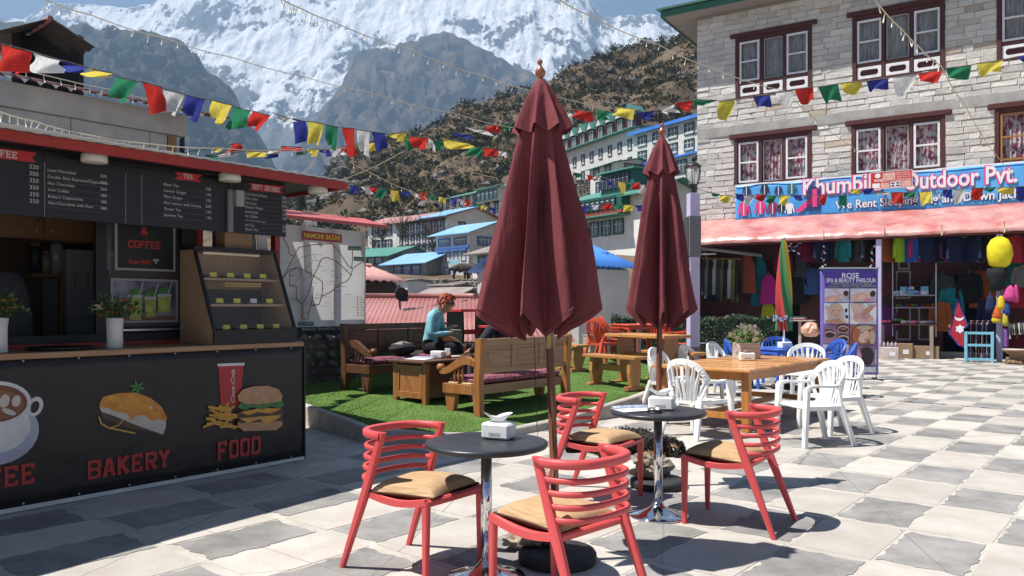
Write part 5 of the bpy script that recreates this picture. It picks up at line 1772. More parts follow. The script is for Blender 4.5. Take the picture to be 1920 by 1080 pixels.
# vases of artificial flowers and the tray
vase_m = mat('crumpled_vase', (.58, .55, .53), (.50, .47, .46), scale=8, rough=.7)
leafg = mat('flower_leaf', (.035, .085, .022), (.075, .14, .03), scale=6, rough=.7, rnd=.3, isl=True)
petal_r = mat('petal_red', (.30, .06, .03), rough=.7)
petal_o = mat('petal_orange', (.42, .16, .04), rough=.7)
petal_w = mat('petal_white', (.55, .52, .46), rough=.7)
def vase(label, u, v, hgt, wid, whites, seed):
 y = .16
 rg = random.Random(seed)
 x = K.x(u, y)
 t = thing('flower_vase', label, 'vase', KM @ T(x, y, ZC + .001))
 b_ = MB()
 rr = wid / 2
 b_.lathe([(rr * .94, 0), (rr * 1.0, hgt * .02), (rr * .97, hgt * .25), (rr * .95, hgt * .5), (rr * .97, hgt * .75), (rr * 1.0, hgt * .98), (rr * .93, hgt), (rr * .88, hgt * .9)], 14, rf=lambda a_, i: 1 + .13 * noise.noise(Vector((a_ * 2.2, i * 1.3, seed))), sm=False)
 b_.build('vase', vase_m, t)
 lf = MB()
 for _ in range(330):
  an, el = rg.uniform(0, 2 * PI), rg.uniform(.15, 1.4)
  r_ = rg.uniform(.04, .20)
  d = Vector((math.cos(an) * math.cos(el) * r_ * 1.25, math.sin(an) * math.cos(el) * r_ * .9, hgt - .01 + math.sin(el) * r_))
  a_ = d + Vector((rg.uniform(-.03, .03), rg.uniform(-.03, .03), rg.uniform(.0, .05)))
  n_ = Vector((rg.uniform(-1, 1), rg.uniform(-1, 1), rg.uniform(-.5, .5))).normalized() * .013
  mid = (d + a_) / 2
  lf.add([d, mid + n_, a_, mid - n_], [(0, 1, 2, 3)])
  if rg.random() < .25:
   lf.tube([Vector((0, 0, hgt * .9)), d], .0025, 4)
 lf.build('leaves', leafg, t)
 for k in range(22):
  an = rg.uniform(0, 2 * PI)
  rad = rg.uniform(.05, .14)
  c = Vector((math.cos(an) * rad * 1.2, math.sin(an) * rad - .02, hgt + rg.uniform(.02, .14)))
  m_ = rg.choice([petal_r, petal_o])
  if k < whites:
   m_ = petal_w
   c = Vector((-.15 + rg.uniform(-.03, .05), -.05 + rg.uniform(-.03, .03), hgt + .08 + rg.uniform(-.03, .02)))
  f_ = MB()
  for w_ in range(6):
   a1 = w_ * PI / 3 + rg.random()
   o = Vector((math.cos(a1), math.sin(a1), .45)) * .03
   s_ = Vector((-math.sin(a1), math.cos(a1), 0)) * .014
   f_.add([c, c + o * .7 + s_, c + o * 1.2, c + o * .7 - s_], [(0, 1, 2, 3)])
  f_.build('flower', m_, t)
vase('white crumpled vase of red and white flowers on the counter before the drinks picture', 215, 648, K.z(215, 596, .16) - ZC, .125, 5, 4)
vase('white crumpled vase of orange flowers at the left picture edge of the counter', -4, 658, K.z(0, 596, .16) - ZC, .13, 0, 9)
ty = thing('serving_tray', 'round dark serving tray lying on the kiosk counter left of the vase', 'tray', KM @ T(K.x(116, .25), .27, ZC + .001))
MB().lathe([(0, .004), (.21, .004), (.245, .022), (.25, .020), (.215, 0), (0, 0)], 36).build('dish', mat('tray_black', (.018, .02, .014), rough=.35), ty)
# the map board behind the kiosk
MO = (-3.30, 11.45)
MP = Plane(MO, R(38.5))
mb_t = thing('map_board', 'large white village map board headed NAMCHE BAZAR under a small red roof', 'map board', MP.mat())
mx0, mx1 = MP.x(512), MP.x(684)
mz0, mz1 = MP.z(600, 613), MP.z(600, 427)
paper = mat('map_vinyl', (.56, .56, .57), (.49, .49, .50), scale=1.5, rough=.5, bump=.15, bscale=3)
MB().grid(lambda s_, t_: (mx0 + (mx1 - mx0) * s_, -.02 - .012 * noise.noise(Vector((s_ * 3, t_ * 3, 1))), mz0 + (mz1 - mz0) * t_), 16, 16).build('map_sheet', paper, mb_t)
_pm = paper.node_tree
_tr = _pm.nodes.new('ShaderNodeBsdfTranslucent')
_tr.inputs['Color'].default_value = (.62, .62, .62, 1)
_mx = _pm.nodes.new('ShaderNodeMixShader')
_mx.inputs[0].default_value = .55
_out = _pm.nodes['Material Output']
_pm.links.new(_pm.nodes['Principled BSDF'].outputs[0], _mx.inputs[1])
_pm.links.new(_tr.outputs[0], _mx.inputs[2])
_pm.links.new(_mx.outputs[0], _out.inputs['Surface'])
MB().box(mx0, mx1, .10, .13, mz0 + .35, mz0 + .42).build('cross_rail', red_p, mb_t)
for x in (mx0 + .03, MP.x(562), MP.x(619), mx1 - .08):
 MB().box(x, x + .07, .031, .10, turf_z(MO[0], MO[1]) - .3, mz1).build('post', red_p, mb_t)
MB().box(mx0 + .02, mx1 - .02, -.055, -.0275, mz0 - .14, mz0 + .005).build('lower_strip', mat('strip_black', (.02, .02, .022), rough=.5), mb_t)
MB().prism([(-.42, MP.z(600, 420) - .02), (.15, MP.z(600, 420) + .15), (.15, MP.z(600, 420) + .18), (-.42, MP.z(600, 420) + .03)], mx0 - .1, mx1 + .12, 'yz').build('roof', mat('board_roof', (.50, .10, .10), (.42, .09, .085), scale=2, rough=.5), mb_t)
q = Px(MP, -.036)
q.poly([(567, 432), (641, 440), (641, 455), (567, 449)], 0)
q.text('NAMCHE BAZAR', 570, 445, 9, 1, wpx=68, bold=.03)
for (a, b_, c, d_, tx) in ((652, 461, 677, 470, 'Everest View Hotel'), (663, 481, 683, 490, 'Hotel & School'), (559, 603, 588, 611, 'TO LUKLA')):
 q.poly([(a, b_), (c, b_ + (1 if a > 600 else 0)), (c, d_), (a, d_ - 1)], 2)
 q.text(tx, a + 2, d_ - 3, 3.6, 3, wpx=c - a - 4, bold=.01)
S4 = 1 / 4.32
def mp_(x, y):
 return (510 + x * S4, 390 + y * S4)
for pts in ([(60, 605), (95, 550), (180, 390), (215, 320), (350, 295), (480, 290), (530, 335), (610, 460), (645, 490)],
   [(95, 560), (140, 500), (210, 480), (240, 495), (330, 545), (405, 595), (410, 640), (400, 720), (380, 780), (320, 790)],
   [(140, 600), (145, 520), (190, 490)], [(140, 600), (140, 630), (195, 635), (195, 740), (240, 775), (250, 815), (240, 890), (270, 905)],
   [(400, 715), (460, 690), (560, 610), (610, 590), (640, 540), (650, 490), (700, 455), (745, 430)], [(650, 345), (648, 440), (640, 490)],
   [(640, 545), (520, 430), (440, 400), (395, 415), (370, 480), (330, 560), (290, 700), (250, 770)], [(330, 640), (325, 740), (290, 870), (285, 900)],
   [(85, 235), (130, 320), (135, 375), (180, 390)]):
 q.line([mp_(*z_) for z_ in pts], 1.5, 4)
for pts in ([(150, 470), (240, 400), (330, 375), (400, 385)], [(180, 620), (240, 510), (330, 440)], [(520, 430), (525, 600)], [(330, 375), (350, 420), (400, 440)], [(480, 670), (560, 670)]):
 q.line([mp_(*z_) for z_ in pts], .6, 5)
rm = random.Random(12)
for k in range(70):
 a, b_ = rm.gauss(320, 130), rm.gauss(590, 130)
 if not (60 < a < 720 and 330 < b_ < 880):
  continue
 u, v = mp_(a, b_)
 q.poly([(u, v), (u + 1.6, v), (u + 1.6, v + 1.6), (u, v + 1.6)], 5 if k % 3 else 4)
 w_ = rm.uniform(4, 9)
 q.line([(u + 2.5, v + .9), (u + 2.5 + w_, v + .9)], .45, 5)
for k in range(8):
 u, v = mp_(660, 722 + 21 * k)
 q.ell(u, v, 1.3, 1.3, 5, n=8)
 q.line([(u + 4, v), (u + 4 + 4 + 3 * (k % 3), v)], .8, 5)
q.text('Bakery, Breakfast, Lunch, Dinner', 558, 619.5, 6, 3, wpx=112, bold=.0)
q.build('map_print', [mat('map_red', (.33, .03, .035), rough=.5), mat('map_yellow', (.70, .58, .05), rough=.5), mat('map_green', (.03, .15, .09), rough=.5), chalk, mat('route_red', (.22, .05, .05), rough=.6), mat('map_ink', (.08, .08, .09), rough=.6)], mb_t)
# stone footing under the map
fz = turf_z(-3, 11.5)
st = thing('stone_footing', 'dark rubble stone footing wall under the map board', 'wall', MP.mat())
MB().box(mx0 - .4, mx1 + .7, -.02, .3, -.1, mz0 - .16).build('core', rock_m, st)
rg = random.Random(8)
z_ = fz - .05
while z_ < mz0 - .2:
 x = mx0 - .4
 while x < mx1 + .7:
  w = rg.uniform(.12, .26)
  b_ = MB()
  rock_pts(b_, Vector((x + w / 2, -.05, z_ + .07)), w * .55, sub=1, rg=rg, flat=.62)
  b_.build('stone', rock_m, st)
  x += w
 z_ += .13
# red chairs, cushions, round tables, maroon parasols
plast_r = mat('coral_plastic', (0.60, 0.085, 0.085), (0.55, 0.070, 0.072), scale=5, rough=.42, spec=.4, coord='World')
def arc_rail(z, w, h, y0, bow, xw, n=22, e=.75):
 pts = []
 for i in range(n + 1):
  t = PI * i / n
  c, s_ = math.cos(t), math.sin(t)
  pts.append((xw * (abs(c) ** e) * (1 if c > 0 else -1), y0 - bow * (s_ ** .8), z))
 return pts
def rail_mesh(z, w, h, y0, bow, xw):
 b = MB()
 pts = [Vector(p) for p in arc_rail(z, w, h, y0, bow, xw)]
 ring, n = [], len(pts)
 vs, fs = [], []
 prof = [(.5, -.32), (.5, .32), (.3, .5), (-.3, .5), (-.5, .32), (-.5, -.32), (-.3, -.5), (.3, -.5)]
 for i, p in enumerate(pts):
  t = pts[min(i + 1, n - 1)] - pts[max(i - 1, 0)]
  t.z = 0
  t.normalize()
  nn = Vector((t.y, -t.x, 0))
  for a, c in prof:
   vs.append(p + nn * (a * w) + Vector((0, 0, c * h)))
 for i in range(n - 1):
  for j in range(8):
   q = (j + 1) % 8
   fs.append((i * 8 + j, i * 8 + q, (i + 1) * 8 + q, (i + 1) * 8 + j))
 fs += [tuple(range(8)), tuple(range((n - 1) * 8, n * 8))[::-1]]
 return b.add(vs, fs, sm=True)
def leg_bar(p0, p1, w0, d0, w1, d1):
 "tapered rectangular bar with softened corners between two points"
 p0, p1 = Vector(p0), Vector(p1)
 vs, fs = [], []
 pr = [(.5, -.3), (.5, .3), (.3, .5), (-.3, .5), (-.5, .3), (-.5, -.3), (-.3, -.5), (.3, -.5)]
 for k, (p, w, d) in enumerate(((p0, w0, d0), (p1, w1, d1))):
  vs += [(p.x + a * w, p.y + c * d, p.z) for a, c in pr]
 fs = [(j, (j + 1) % 8, 8 + (j + 1) % 8, 8 + j) for j in range(8)] + [tuple(range(8))[::-1], tuple(range(8, 16))]
 return MB().add(vs, fs, sm=False)
def make_red_chair(M, label):
 t = thing('red_chair', label, 'chair', M, 'red plastic cafe chairs')
 # seat: saddle shaped plate with a thick rim
 def seat(s_, t_):
  x = (s_ - .5) * 2
  y = -.215 + .44 * t_
  w = .235 - .012 * t_
  z = .452 - .030 * math.sin(min(1, max(0, (t_ - .05) / .9)) * PI) * (1 - .2 * x * x) + .012 * t_ - .018 * (1 - x * x) * (t_ < .98)
  return (x * w, y, z)
 MB().sheet(seat, 14, 14, .022).build('seat', plast_r, t)
 rim = MB()
 pts = [seat(0, k / 10) for k in range(11)]
 for sx in (1, -1):
  rim.tube([(sx * .235 * (1 - .05 * k / 10), -.215 + .44 * k / 10, .440 - .030 * math.sin(k / 10 * PI) + .010 * k / 10) for k in range(11)], 0, sq=(.030, .034))
 rim.box(-.215, .215, .205, .238, .422, .458, c=.008).box(-.22, .22, -.232, -.200, .415, .450, c=.008)
 rim.build('seat_frame', plast_r, t)
 for sx in (1, -1):
  leg_bar((sx * .222, .215, 0), (sx * .218, .215, .452), .030, .030, .036, .046).build('leg', plast_r, t)
 for sx in (1, -1):
  # back leg and back post are one raking bar
  b = leg_bar((sx * .262, -.395, 0), (sx * .246, -.226, .43), .030, .034, .036, .058)
  b.v += leg_bar((sx * .246, -.226, .43), (sx * .238, -.095, .785), .036, .058, .034, .044).v
  b.f += [tuple(i + 16 for i in f) for f in b.f[:10]]
  b.m += [0] * 10
  b.s += [False] * 10
  b.build('back_leg', plast_r, t)
 for k, (z, h, w, bow) in enumerate(((.765, .042, .042, .235), (.690, .026, .024, .205), (.632, .026, .024, .182), (.574, .026, .024, .160), (.516, .026, .024, .136))):
  y0 = -.226 + (z - .43) * .131 / .355
  rail_mesh(z, w, h, y0, bow, .236 + (.006 if k == 0 else 0)).build('back_rail', plast_r, t)
 return t
def chair_at(front, back):
 f, b = gp(*front[0]).lerp(gp(*front[1]), .5), gp(*back[0]).lerp(gp(*back[1]), .5)
 d = (f - b).normalized()
 c = f - d * .215
 return c, d
spots = [
 (Vector((-.485, 4.425, 0)), Vector((.79, -.61, 0)), 'red slatted chair on the left of the nearest black table'),
 (Vector((.215, 3.84, 0)), Vector((-.70, .71, 0)), 'red slatted chair with its back to the camera at the nearest table'),
 (Vector((1.475, 5.43, 0)), Vector((-.83, .56, 0)), 'red slatted chair right of the second black table, seen from the side'),
 (Vector((.70, 6.05, 0)), Vector((.86, -.51, 0)), 'red slatted chair behind the near parasol, facing the second black table')]
proto = make_red_chair(facing(spots[0][0], spots[0][1]), spots[0][2])
for c, d, lb in spots[1:]:
 copy_tree(proto, facing(c, d), lb)
tan = mat('tan_weave', (0.48, 0.325, 0.19), (0.38, 0.25, 0.14), scale=60, rough=.9, bump=.5, bscale=170, stretch=(1, .12, 1), spec=.1)
# ribbed weave
_n, _l = tan.node_tree.nodes, tan.node_tree.links
_w = _n.new('ShaderNodeTexWave')
_w.inputs['Scale'].default_value = 34
_w.inputs['Distortion'].default_value = 1.2
_tc = _n.new('ShaderNodeTexCoord')
_l.new(_tc.outputs['Object'], _w.inputs['Vector'])
_b = _n.new('ShaderNodeBump')
_b.inputs['Strength'].default_value = .5
_b.inputs['Distance'].default_value = .004
_l.new(_w.outputs['Fac'], _b.inputs['Height'])
_l.new(_b.outputs['Normal'], _n['Principled BSDF'].inputs['Normal'])
brown_side = cloth('cushion_brown', (0.085, 0.042, 0.028))
def cushion(M, label, seed):
 t = thing('seat_cushion', label, 'cushion', M, 'tan seat cushions on the red chairs')
 W_ = .218
 def half(s_, t_, sg):
  x, y = (s_ - .5) * 2, (t_ - .5) * 2
  p = (1 - abs(x) ** 3.2) * (1 - abs(y) ** 3.2)
  pin = 1 - .10 * (1 - abs(x) ** 2) * abs(y) ** 6 - 0
  k = 1 - .07 * (1 - x * x) * (y * y) ** 2
  k2 = 1 - .07 * (1 - y * y) * (x * x) ** 2
  z = .070 * p ** .40 + .008 * noise.noise(Vector((x * 1.8, y * 1.8, seed))) * p
  return (x * W_ * k2, y * W_ * k, sg * z * (1.0 if sg > 0 else .55) + .030)
 MB().grid(lambda a, b: half(a, b, 1), 26, 26).build('cover', tan, t)
 MB().grid(lambda a, b: half(a, b, -1), 20, 20, flip=True).build('underside', brown_side, t)
 rim = [half(i / 24, 0, 1) for i in range(25)] + [half(1, i / 24, 1) for i in range(1, 25)] + [half(1 - i / 24, 1, 1) for i in range(1, 25)] + [half(0, 1 - i / 24, 1) for i in range(1, 25)]
 MB().tube([(p[0], p[1], .030) for p in rim], .006, 6).build('piping', brown_side, t)
 return t
for k, ((c, d, lb), lab) in enumerate(zip(spots, ('tan woven cushion on the chair left of the nearest table', 'tan woven cushion on the chair with its back to the camera', 'tan woven cushion on the chair right of the second table', 'tan woven cushion on the chair behind the near parasol'))):
 cushion(facing((c.x, c.y, .428), d) @ T(.005, .0, 0, rz=.12 * (1 - k), rx=.035), lab, 3.1 * k)
# round tables
top_b = mat('black_laminate', (0.020, 0.021, 0.026), (0.033, 0.034, 0.040), scale=3, rough=.36, bump=.06, bscale=25, coord='World')
chrome = mat('chrome', (0.72, 0.72, 0.73), rough=.07, metal=1.0)
T1 = Vector((-.139, 4.283, 0))
T2 = Vector((1.029, 5.56, 0))
def round_table(M, label):
 t = thing('round_table', label, 'table', M, 'round black cafe tables')
 MB().lathe([(0, .706), (.31, .706), (.328, .712), (.335, .722), (.335, .732), (.329, .739), (.315, .742), (0, .742)], 64).build('table_top', top_b, t)
 MB().lathe([(.0, .690), (.09, .690), (.10, .7055), (0, .7055)], 24).build('mount', black_p, t)
 MB().lathe([(.030, .075), (.030, .69)], 28).build('column', chrome, t)
 MB().lathe([(.212, .0), (.214, .008), (.205, .014), (.16, .022), (.11, .036), (.07, .055), (.045, .076), (.036, .092), (.0305, .10)], 56).build('base', chrome, t)
 return t
rt = round_table(T(*T1), 'round black table on chrome pedestal nearest the camera')
copy_tree(rt, T(*T2), 'round black table with menu, ashtray and napkin box, behind the nearest one')
napk = mat('napkin_box_white', (.76, .76, .75), (.68, .68, .67), scale=3, rough=.4)
tissue = mat('tissue', (.72, .72, .72), rough=.9)
def napkin_box(M, label, sc=1.0, tissue_up=True):
 t = thing('napkin_box', label, 'napkin box', M, 'white napkin boxes')
 a, b_, h = .066 * sc, .048 * sc, .072 * sc
 MB().box(-a, a, -b_, b_, .004, h, c=.008 * sc).build('box', napk, t)
 lb_ = MB()
 lb_.box(-.028 * sc, .028 * sc, -b_ - .0008, -b_ + .001, .018 * sc, .032 * sc)
 lb_.build('label', mat('grey_label', (.20, .24, .28), (.5, .5, .5), scale=90, rough=.5), t)
 if tissue_up:
  rg = random.Random(int(sc * 100) + len(label))
  def tis(s_, q):
   an = s_ * 2 * PI
   r = (.012 + .030 * q * (1 + .45 * math.sin(an * 2 + 1) + .3 * math.sin(an * 3))) * sc
   return (r * math.cos(an) * 1.2 - .012 * q * sc, r * math.sin(an) * .8, h - .003 + (.036 * q + .010 * math.sin(an * 2 + .5) * q) * sc)
  MB().grid(tis, 26, 6).build('tissue', tissue, t)
 return t
NB = at(935, 818, T1.y + .05)
napkin_box(T(-.072, 4.36, .742, rz=-.42), 'white napkin box on the nearest round table', 1.25)
napkin_box(T(T2.x + .03, T2.y + .02, .742, rz=-.35), 'white napkin box on the second round table beside the ashtray', 1.32)
ash = thing('ashtray', 'round steel ashtray on the second round table', 'ashtray', T(T2.x - .045, T2.y - .12, .742))
MB().lathe([(0, .004), (.045, .004), (.047, .026), (.052, .028), (.052, .024), (.050, 0), (0, 0)], 28).build('dish', mat('ash_steel', (.35, .35, .34), rough=.3, metal=.9), ash)
mn = thing('menu_sheet', 'white menu sheet with blue patterned band on the second round table', 'menu', T(T2.x - .15, T2.y + .0, .7425, rz=.3))
MB().sheet(lambda a, b: (-.15 + .3 * a, -.105 + .21 * b, .003 + .004 * math.sin(a * 3)), 8, 4, .001).build('paper', mat('menu_paper', (.70, .71, .73), rough=.6), mn)
MB().sheet(lambda a, b: (-.15 + .3 * a, .055 + .05 * b, .005 + .004 * math.sin(a * 3) + .014 * b), 8, 2, .001).build('band', mat('blue_band_print', (.08, .12, .22), (.42, .46, .55), scale=40, rough=.6), mn)
# closed maroon parasols
maroon_c = cloth('maroon_canvas', (0.185, 0.048, 0.056), .7, rough=.85, scale=3, bump=.55, bscale=16, stretch=(1.4, 1.4, .35))
pole_w = wood('parasol_pole', (0.16, 0.055, 0.025), (0.10, 0.035, 0.016), 2, rough=.35)
fin_w = mat('finial_wood', (0.30, 0.09, 0.035), (0.22, 0.065, 0.028), scale=20, rough=.25, coat=.5)
conc_b = mat('black_concrete', (0.020, 0.020, 0.022), (0.035, 0.034, 0.034), scale=12, rough=.75, bump=.5, bscale=60)
def parasol(M, label, sc, seed, tilt, zt, zb_out, zb_in, rbot, lean=0.0):
 """closed canopy of eight panels folded between its ribs; zt finial tip, zb_out rib tips, zb_in hem of the inner folds"""
 t = thing('parasol', label, 'parasol', M, 'closed maroon parasols')
 A = Matrix.Rotation(tilt, 4, 'Y')
 MB().tube([(0, 0, .05), (0, 0, zt - .16)], .0235, 14, M=A).build('pole', pole_w, t)
 if seed < 5:
  sb_ = MB()
  sb_.lathe([(.0265, zb_in - .06), (.0265, zb_in + .12)], 16, M=A)
  sb_.build('reflective_sleeve', mat('striped_sleeve', (.38, .29, .07), (.10, .08, .10), scale=60, rough=.3, stretch=(1, 1, .01), lo=.45, hi=.5), t)
 zc = zt - .15            # crown of the canvas
 MB().lathe([(.0, 0), (.024, 0), (.028, .012), (.016, .02), (.032, .045), (.036, .065), (.026, .085), (.012, .105), (.010, .115), (.018, .125), (.018, .135), (.009, .148), (0, .15)], 20, M=A @ T(0, 0, zc - .01, s=.88)).build('finial', fin_w, t)
 rg = random.Random(seed)
 ph = [rg.uniform(-.12, .12) for _ in range(8)]
 amp = [rg.uniform(.75, 1.15) for _ in range(8)]
 sk = [rg.uniform(.12, .42) * rg.choice([1, 1, -1]) for _ in range(8)]
 rot0 = rg.uniform(0, .7)
 def fold(an, q):
  "0 at the rib crest .. 1 in the valley between two ribs; folds lean sideways lower down"
  k = (an - rot0) / (2 * PI) * 8
  i = math.floor(k) % 8
  f = k - math.floor(k)
  lean = .5 + sk[i] * q
  f = f / lean * .5 if f < lean else .5 + (f - lean) / (1 - lean) * .5
  return math.sin(f * PI), i, f
 def body(s_, q):
  an = s_ * 2 * PI
  v, i, f = fold(an, q)
  zo = zc - .06 + (zb_out - zc + .06) * q
  drop = (zb_out - zb_in) * v ** 1.0 * (.45 + .55 * amp[i]) * q ** 3 + .02 * noise.noise(Vector((an * 2.5, 1, seed))) * q
  rr = (.035 + (rbot - .035) * q ** .82) * (1 + .06 * math.sin(3 * an + seed) * q)
  val = rr * (1 - .66 * amp[i] * min(1, q * 2.2) * v ** 1.1)
  val += (.028 * noise.noise(Vector((an * 3.2 + q * 1.2, q * 2.2, seed))) + .010 * noise.noise(Vector((an * 9 + q * 2, q * 3, seed + 3)))) * min(1, q * 1.6)
  tw = (.16 * math.sin(q * 2.6 + i * 1.9) * v + .10 * (q - .4)) * q
  a2 = an + tw
  return A @ Vector((val * math.cos(a2) + lean * q, val * math.sin(a2), zo - drop))
 MB().grid(body, 160, 34).build('canopy', maroon_c, t)
 sm = MB()
 for k in range(160):        # hem stitched round the edge
  sm.add([body(k / 160, .975), body((k + 1) / 160, .975), body((k + 1) / 160, .982), body(k / 160, .982)], [(0, 1, 2, 3)])
 for v in range(len(sm.v)):
  p = Vector(sm.v[v])
  r = Vector((p.x, p.y, 0)).normalized() * .0015
  sm.v[v] = tuple(p + r)
 sm.build('hem_stitching', mat('hem_thread', (.10, .026, .03), rough=.9), t)
 zk = zc - .30
 def cap(s_, q):
  an = s_ * 2 * PI
  v, i, f = fold(an, .25)
  rr = .022 + (.40 * rbot + .035 - .022) * q ** .8
  val = rr * (1 - .34 * amp[i] * min(1, q * 2.2) * v) + .008 * noise.noise(Vector((an * 2, q * 4, seed + 4))) * q
  return A @ Vector((val * math.cos(an), val * math.sin(an), zc + (zk - zc) * q - .035 * q ** 3 * (v - .5)))
 MB().grid(cap, 160, 12).build('top_flap', maroon_c, t)
 rb = MB()
 for k in range(8):
  an = rot0 + 2 * PI * k / 8
  rb = MB().tube([A @ Vector((.03 * math.cos(an), .03 * math.sin(an), zc - .1)), A @ Vector((lean + (rbot * .38) * math.cos(an), (rbot * .38) * math.sin(an), zb_out + .12))], .007, 5)
  rb.build('rib', pole_w, t)
 if seed < 5:
  MB().tube([A @ Vector((-.09, -.06, zb_in + .02)), A @ Vector((-.092, -.058, .80)), A @ Vector((-.088, -.06, .72))], .0025, 5).tube([A @ Vector((-.088 + .012 * math.cos(a_ * .7), -.06, .70 + .018 * math.sin(a_ * .7))) for a_ in range(10)], .003, 5).build('cord', mat('dark_cord', (.03, .025, .025), rough=.8), t)
 MB().lathe([(0, .0), (.218, .0), (.226, .012), (.226, .05), (.215, .066), (.19, .072), (.05, .074), (.045, .13), (.034, .135), (0, .135)], 44).build('base', conc_b, t)
 return t
U1 = Vector((.262, 4.56, 0))
U2 = Vector((1.190, 6.45, 0))
parasol(T(*U1), 'large closed maroon parasol standing beside the nearest table', 1, 3, R(-2.0), 2.93, 1.45, 1.29, .385, -.075)
parasol(T(*U2), 'smaller closed maroon parasol further back beside the second table', 1, 9, R(.7), 3.00, 1.46, 1.28, .30)
stone_b = mat('ballast_stone', (0.34, 0.28, 0.21), (0.20, 0.165, 0.125), scale=9, rough=.95, bump=.8, bscale=14, rnd=.15)
def ballast(x, y, z, r, fl, seed, lb):
 b = MB()
 rock_pts(b, Vector((0, 0, r * fl * .8)), r, sub=3, rg=random.Random(seed), flat=fl)
 o = b.build('ballast_stone', stone_b, None, T(x, y, z))
 tag(o, lb, 'stone', 'stones weighing down the parasol bases')
b1 = gp(965, 1030)
ballast(b1.x, b1.y + .02, 0, .085, .62, 1, 'pale stone on the paving left of the near parasol base')
ballast(U1.x - .12, U1.y + .06, .074, .10, .55, 2, 'brown stone on the near parasol base under the chair')
ballast(U2.x - .13, U2.y - .02, .076, .115, .55, 5, 'larger lower stone of the pile on the rear parasol base')
ballast(U2.x - .12, U2.y - .01, .175, .088, .62, 7, 'upper stone of the pile on the rear parasol base')
ballast(U2.x + .05, U2.y + .08, .076, .10, .8, 8, 'stone behind the pedestal on the rear parasol base')
# plastic chairs, wooden table, blue and red sets
white_pl = mat('white_plastic', (0.82, 0.82, 0.81), (0.74, 0.735, 0.72), scale=4, rough=.42, coord='World')
blue_pl = mat('blue_plastic', (0.045, 0.12, 0.50), (0.05, 0.14, 0.55), scale=4, rough=.42, coord='World')
orange_pl = mat('red_orange_plastic', (0.55, 0.075, 0.035), (0.50, 0.065, 0.03), scale=4, rough=.45, coord='World')
def make_monobloc(M, label, cat_group, m=white_pl, name='plastic_chair', nsl=7):
 t = thing(name, label, 'chair', M, cat_group)
 def seat(s_, q):
  x, y = (s_ - .5) * 2, -.21 + .45 * q
  return (x * (.205 + .035 * q), y, .425 - .022 * (1 - x * x) * math.sin(q * PI) - .03 * max(0, q - .85) / .15 * .6)
 MB().sheet(seat, 10, 10, .018).build('seat', m, t)
 def rimp(a):
  "arch of the back: a from 0 (left arm) to PI (right arm)"
  c, s_ = math.cos(a), math.sin(a)
  return Vector((-.275 * c * (1 if abs(c) < .8 else 1), -.155 - .115 * s_ ** .8, .640 + .215 * s_ ** .85))
 MB().tube([rimp(PI * k / 22) for k in range(23)], 0, sq=(.026, .066)).build('back_rim', m, t)
 for k in range(nsl):
  f = (k + .5) / nsl
  a = PI * (.14 + .72 * f)
  top = rimp(a)
  bot = Vector(((f - .5) * .34, -.212, .425))
  mid = top.lerp(bot, .5) + Vector((0, -.018, 0))
  MB().tube([bot, mid, top], 0, sq=[(.036, .012), (.044, .012), (.046, .012)]).build('slat', m, t)
 for sx in (-1, 1):
  # armrest with its front leg: rim -> forward -> floor
  ar = MB()
  pts = [Vector((sx * .275, -.155, .640)), Vector((sx * .288, -.02, .632)), Vector((sx * .29, .12, .642)), Vector((sx * .284, .205, .628)), Vector((sx * .278, .232, .590))]
  ar.tube(pts, 0, sq=[(.06, .024), (.068, .024), (.068, .024), (.066, .035), (.065, .05)])
  ar.build('armrest', m, t)
  leg_bar((sx * .285, .262, 0), (sx * .272, .228, .60), .056, .05, .085, .06).build('leg', m, t)
  leg_bar((sx * .262, -.335, 0), (sx * .200, -.205, .43), .056, .05, .085, .06).build('leg', m, t)
  leg_bar((sx * .20, -.21, .42), (sx * .272, -.158, .635), .06, .03, .055, .03).build('side_slat', m, t)
 ap = MB()
 ap.box(-.21, .21, -.215, -.205, .375, .42).box(-.24, -.225, -.2, .22, .375, .42).box(.225, .24, -.2, .22, .375, .42)
 ap.build('seat_skirt', m, t)
 return t
WG = 'white plastic armchairs round the wooden table'
wp = make_monobloc(facing((3.24, 8.53, 0), (-.98, -.20)), 'nearest white plastic armchair on the right side of the wooden table, facing left', WG)
for (x, y, dx, dy, lb) in ((3.80, 9.35, -.96, -.28, 'white plastic armchair just behind the nearest right hand one'),
      (4.62, 12.5, -.55, -.84, 'white plastic armchair at the far end of the wooden table facing the camera'),
      (2.12, 9.02, .80, .60, 'white plastic armchair at the near end of the wooden table, back to camera'),
      (2.25, 11.2, .80, -.6, 'white plastic armchair on the left side of the table beside the rear parasol pole'),
      (2.85, 12.05, .78, -.62, 'middle white plastic armchair on the left side of the wooden table'),
      (3.55, 13.1, .78, -.62, 'furthest white plastic armchair on the left side of the wooden table')):
 copy_tree(wp, facing((x, y, 0), (dx, dy)), lb)
bm_ = {white_pl: blue_pl}
BC = Vector((4.85, 14.2, 0))
BG = 'blue plastic chairs round the blue table'
for (x, y, dx, dy, lb) in ((5.35, 12.95, -.93, .36, 'blue plastic chair nearest the camera at the blue table, side on'),
      (5.70, 14.3, -.98, -.15, 'blue plastic chair before the spa banner, behind the nearest blue one'),
      (5.15, 15.3, -.25, -.96, 'blue plastic chair on the far side of the blue table'),
      (4.15, 14.35, .95, -.1, 'dark blue plastic chair left of the blue table behind the planter')):
 c = copy_tree(wp, facing((x, y, 0), (dx, dy)), lb, bm_)
 c['group'] = BG
RG = 'red plastic chairs round the red table'
RC = Vector((2.50, 15.5, 0))
RC.z = turf_z(RC.x, RC.y)
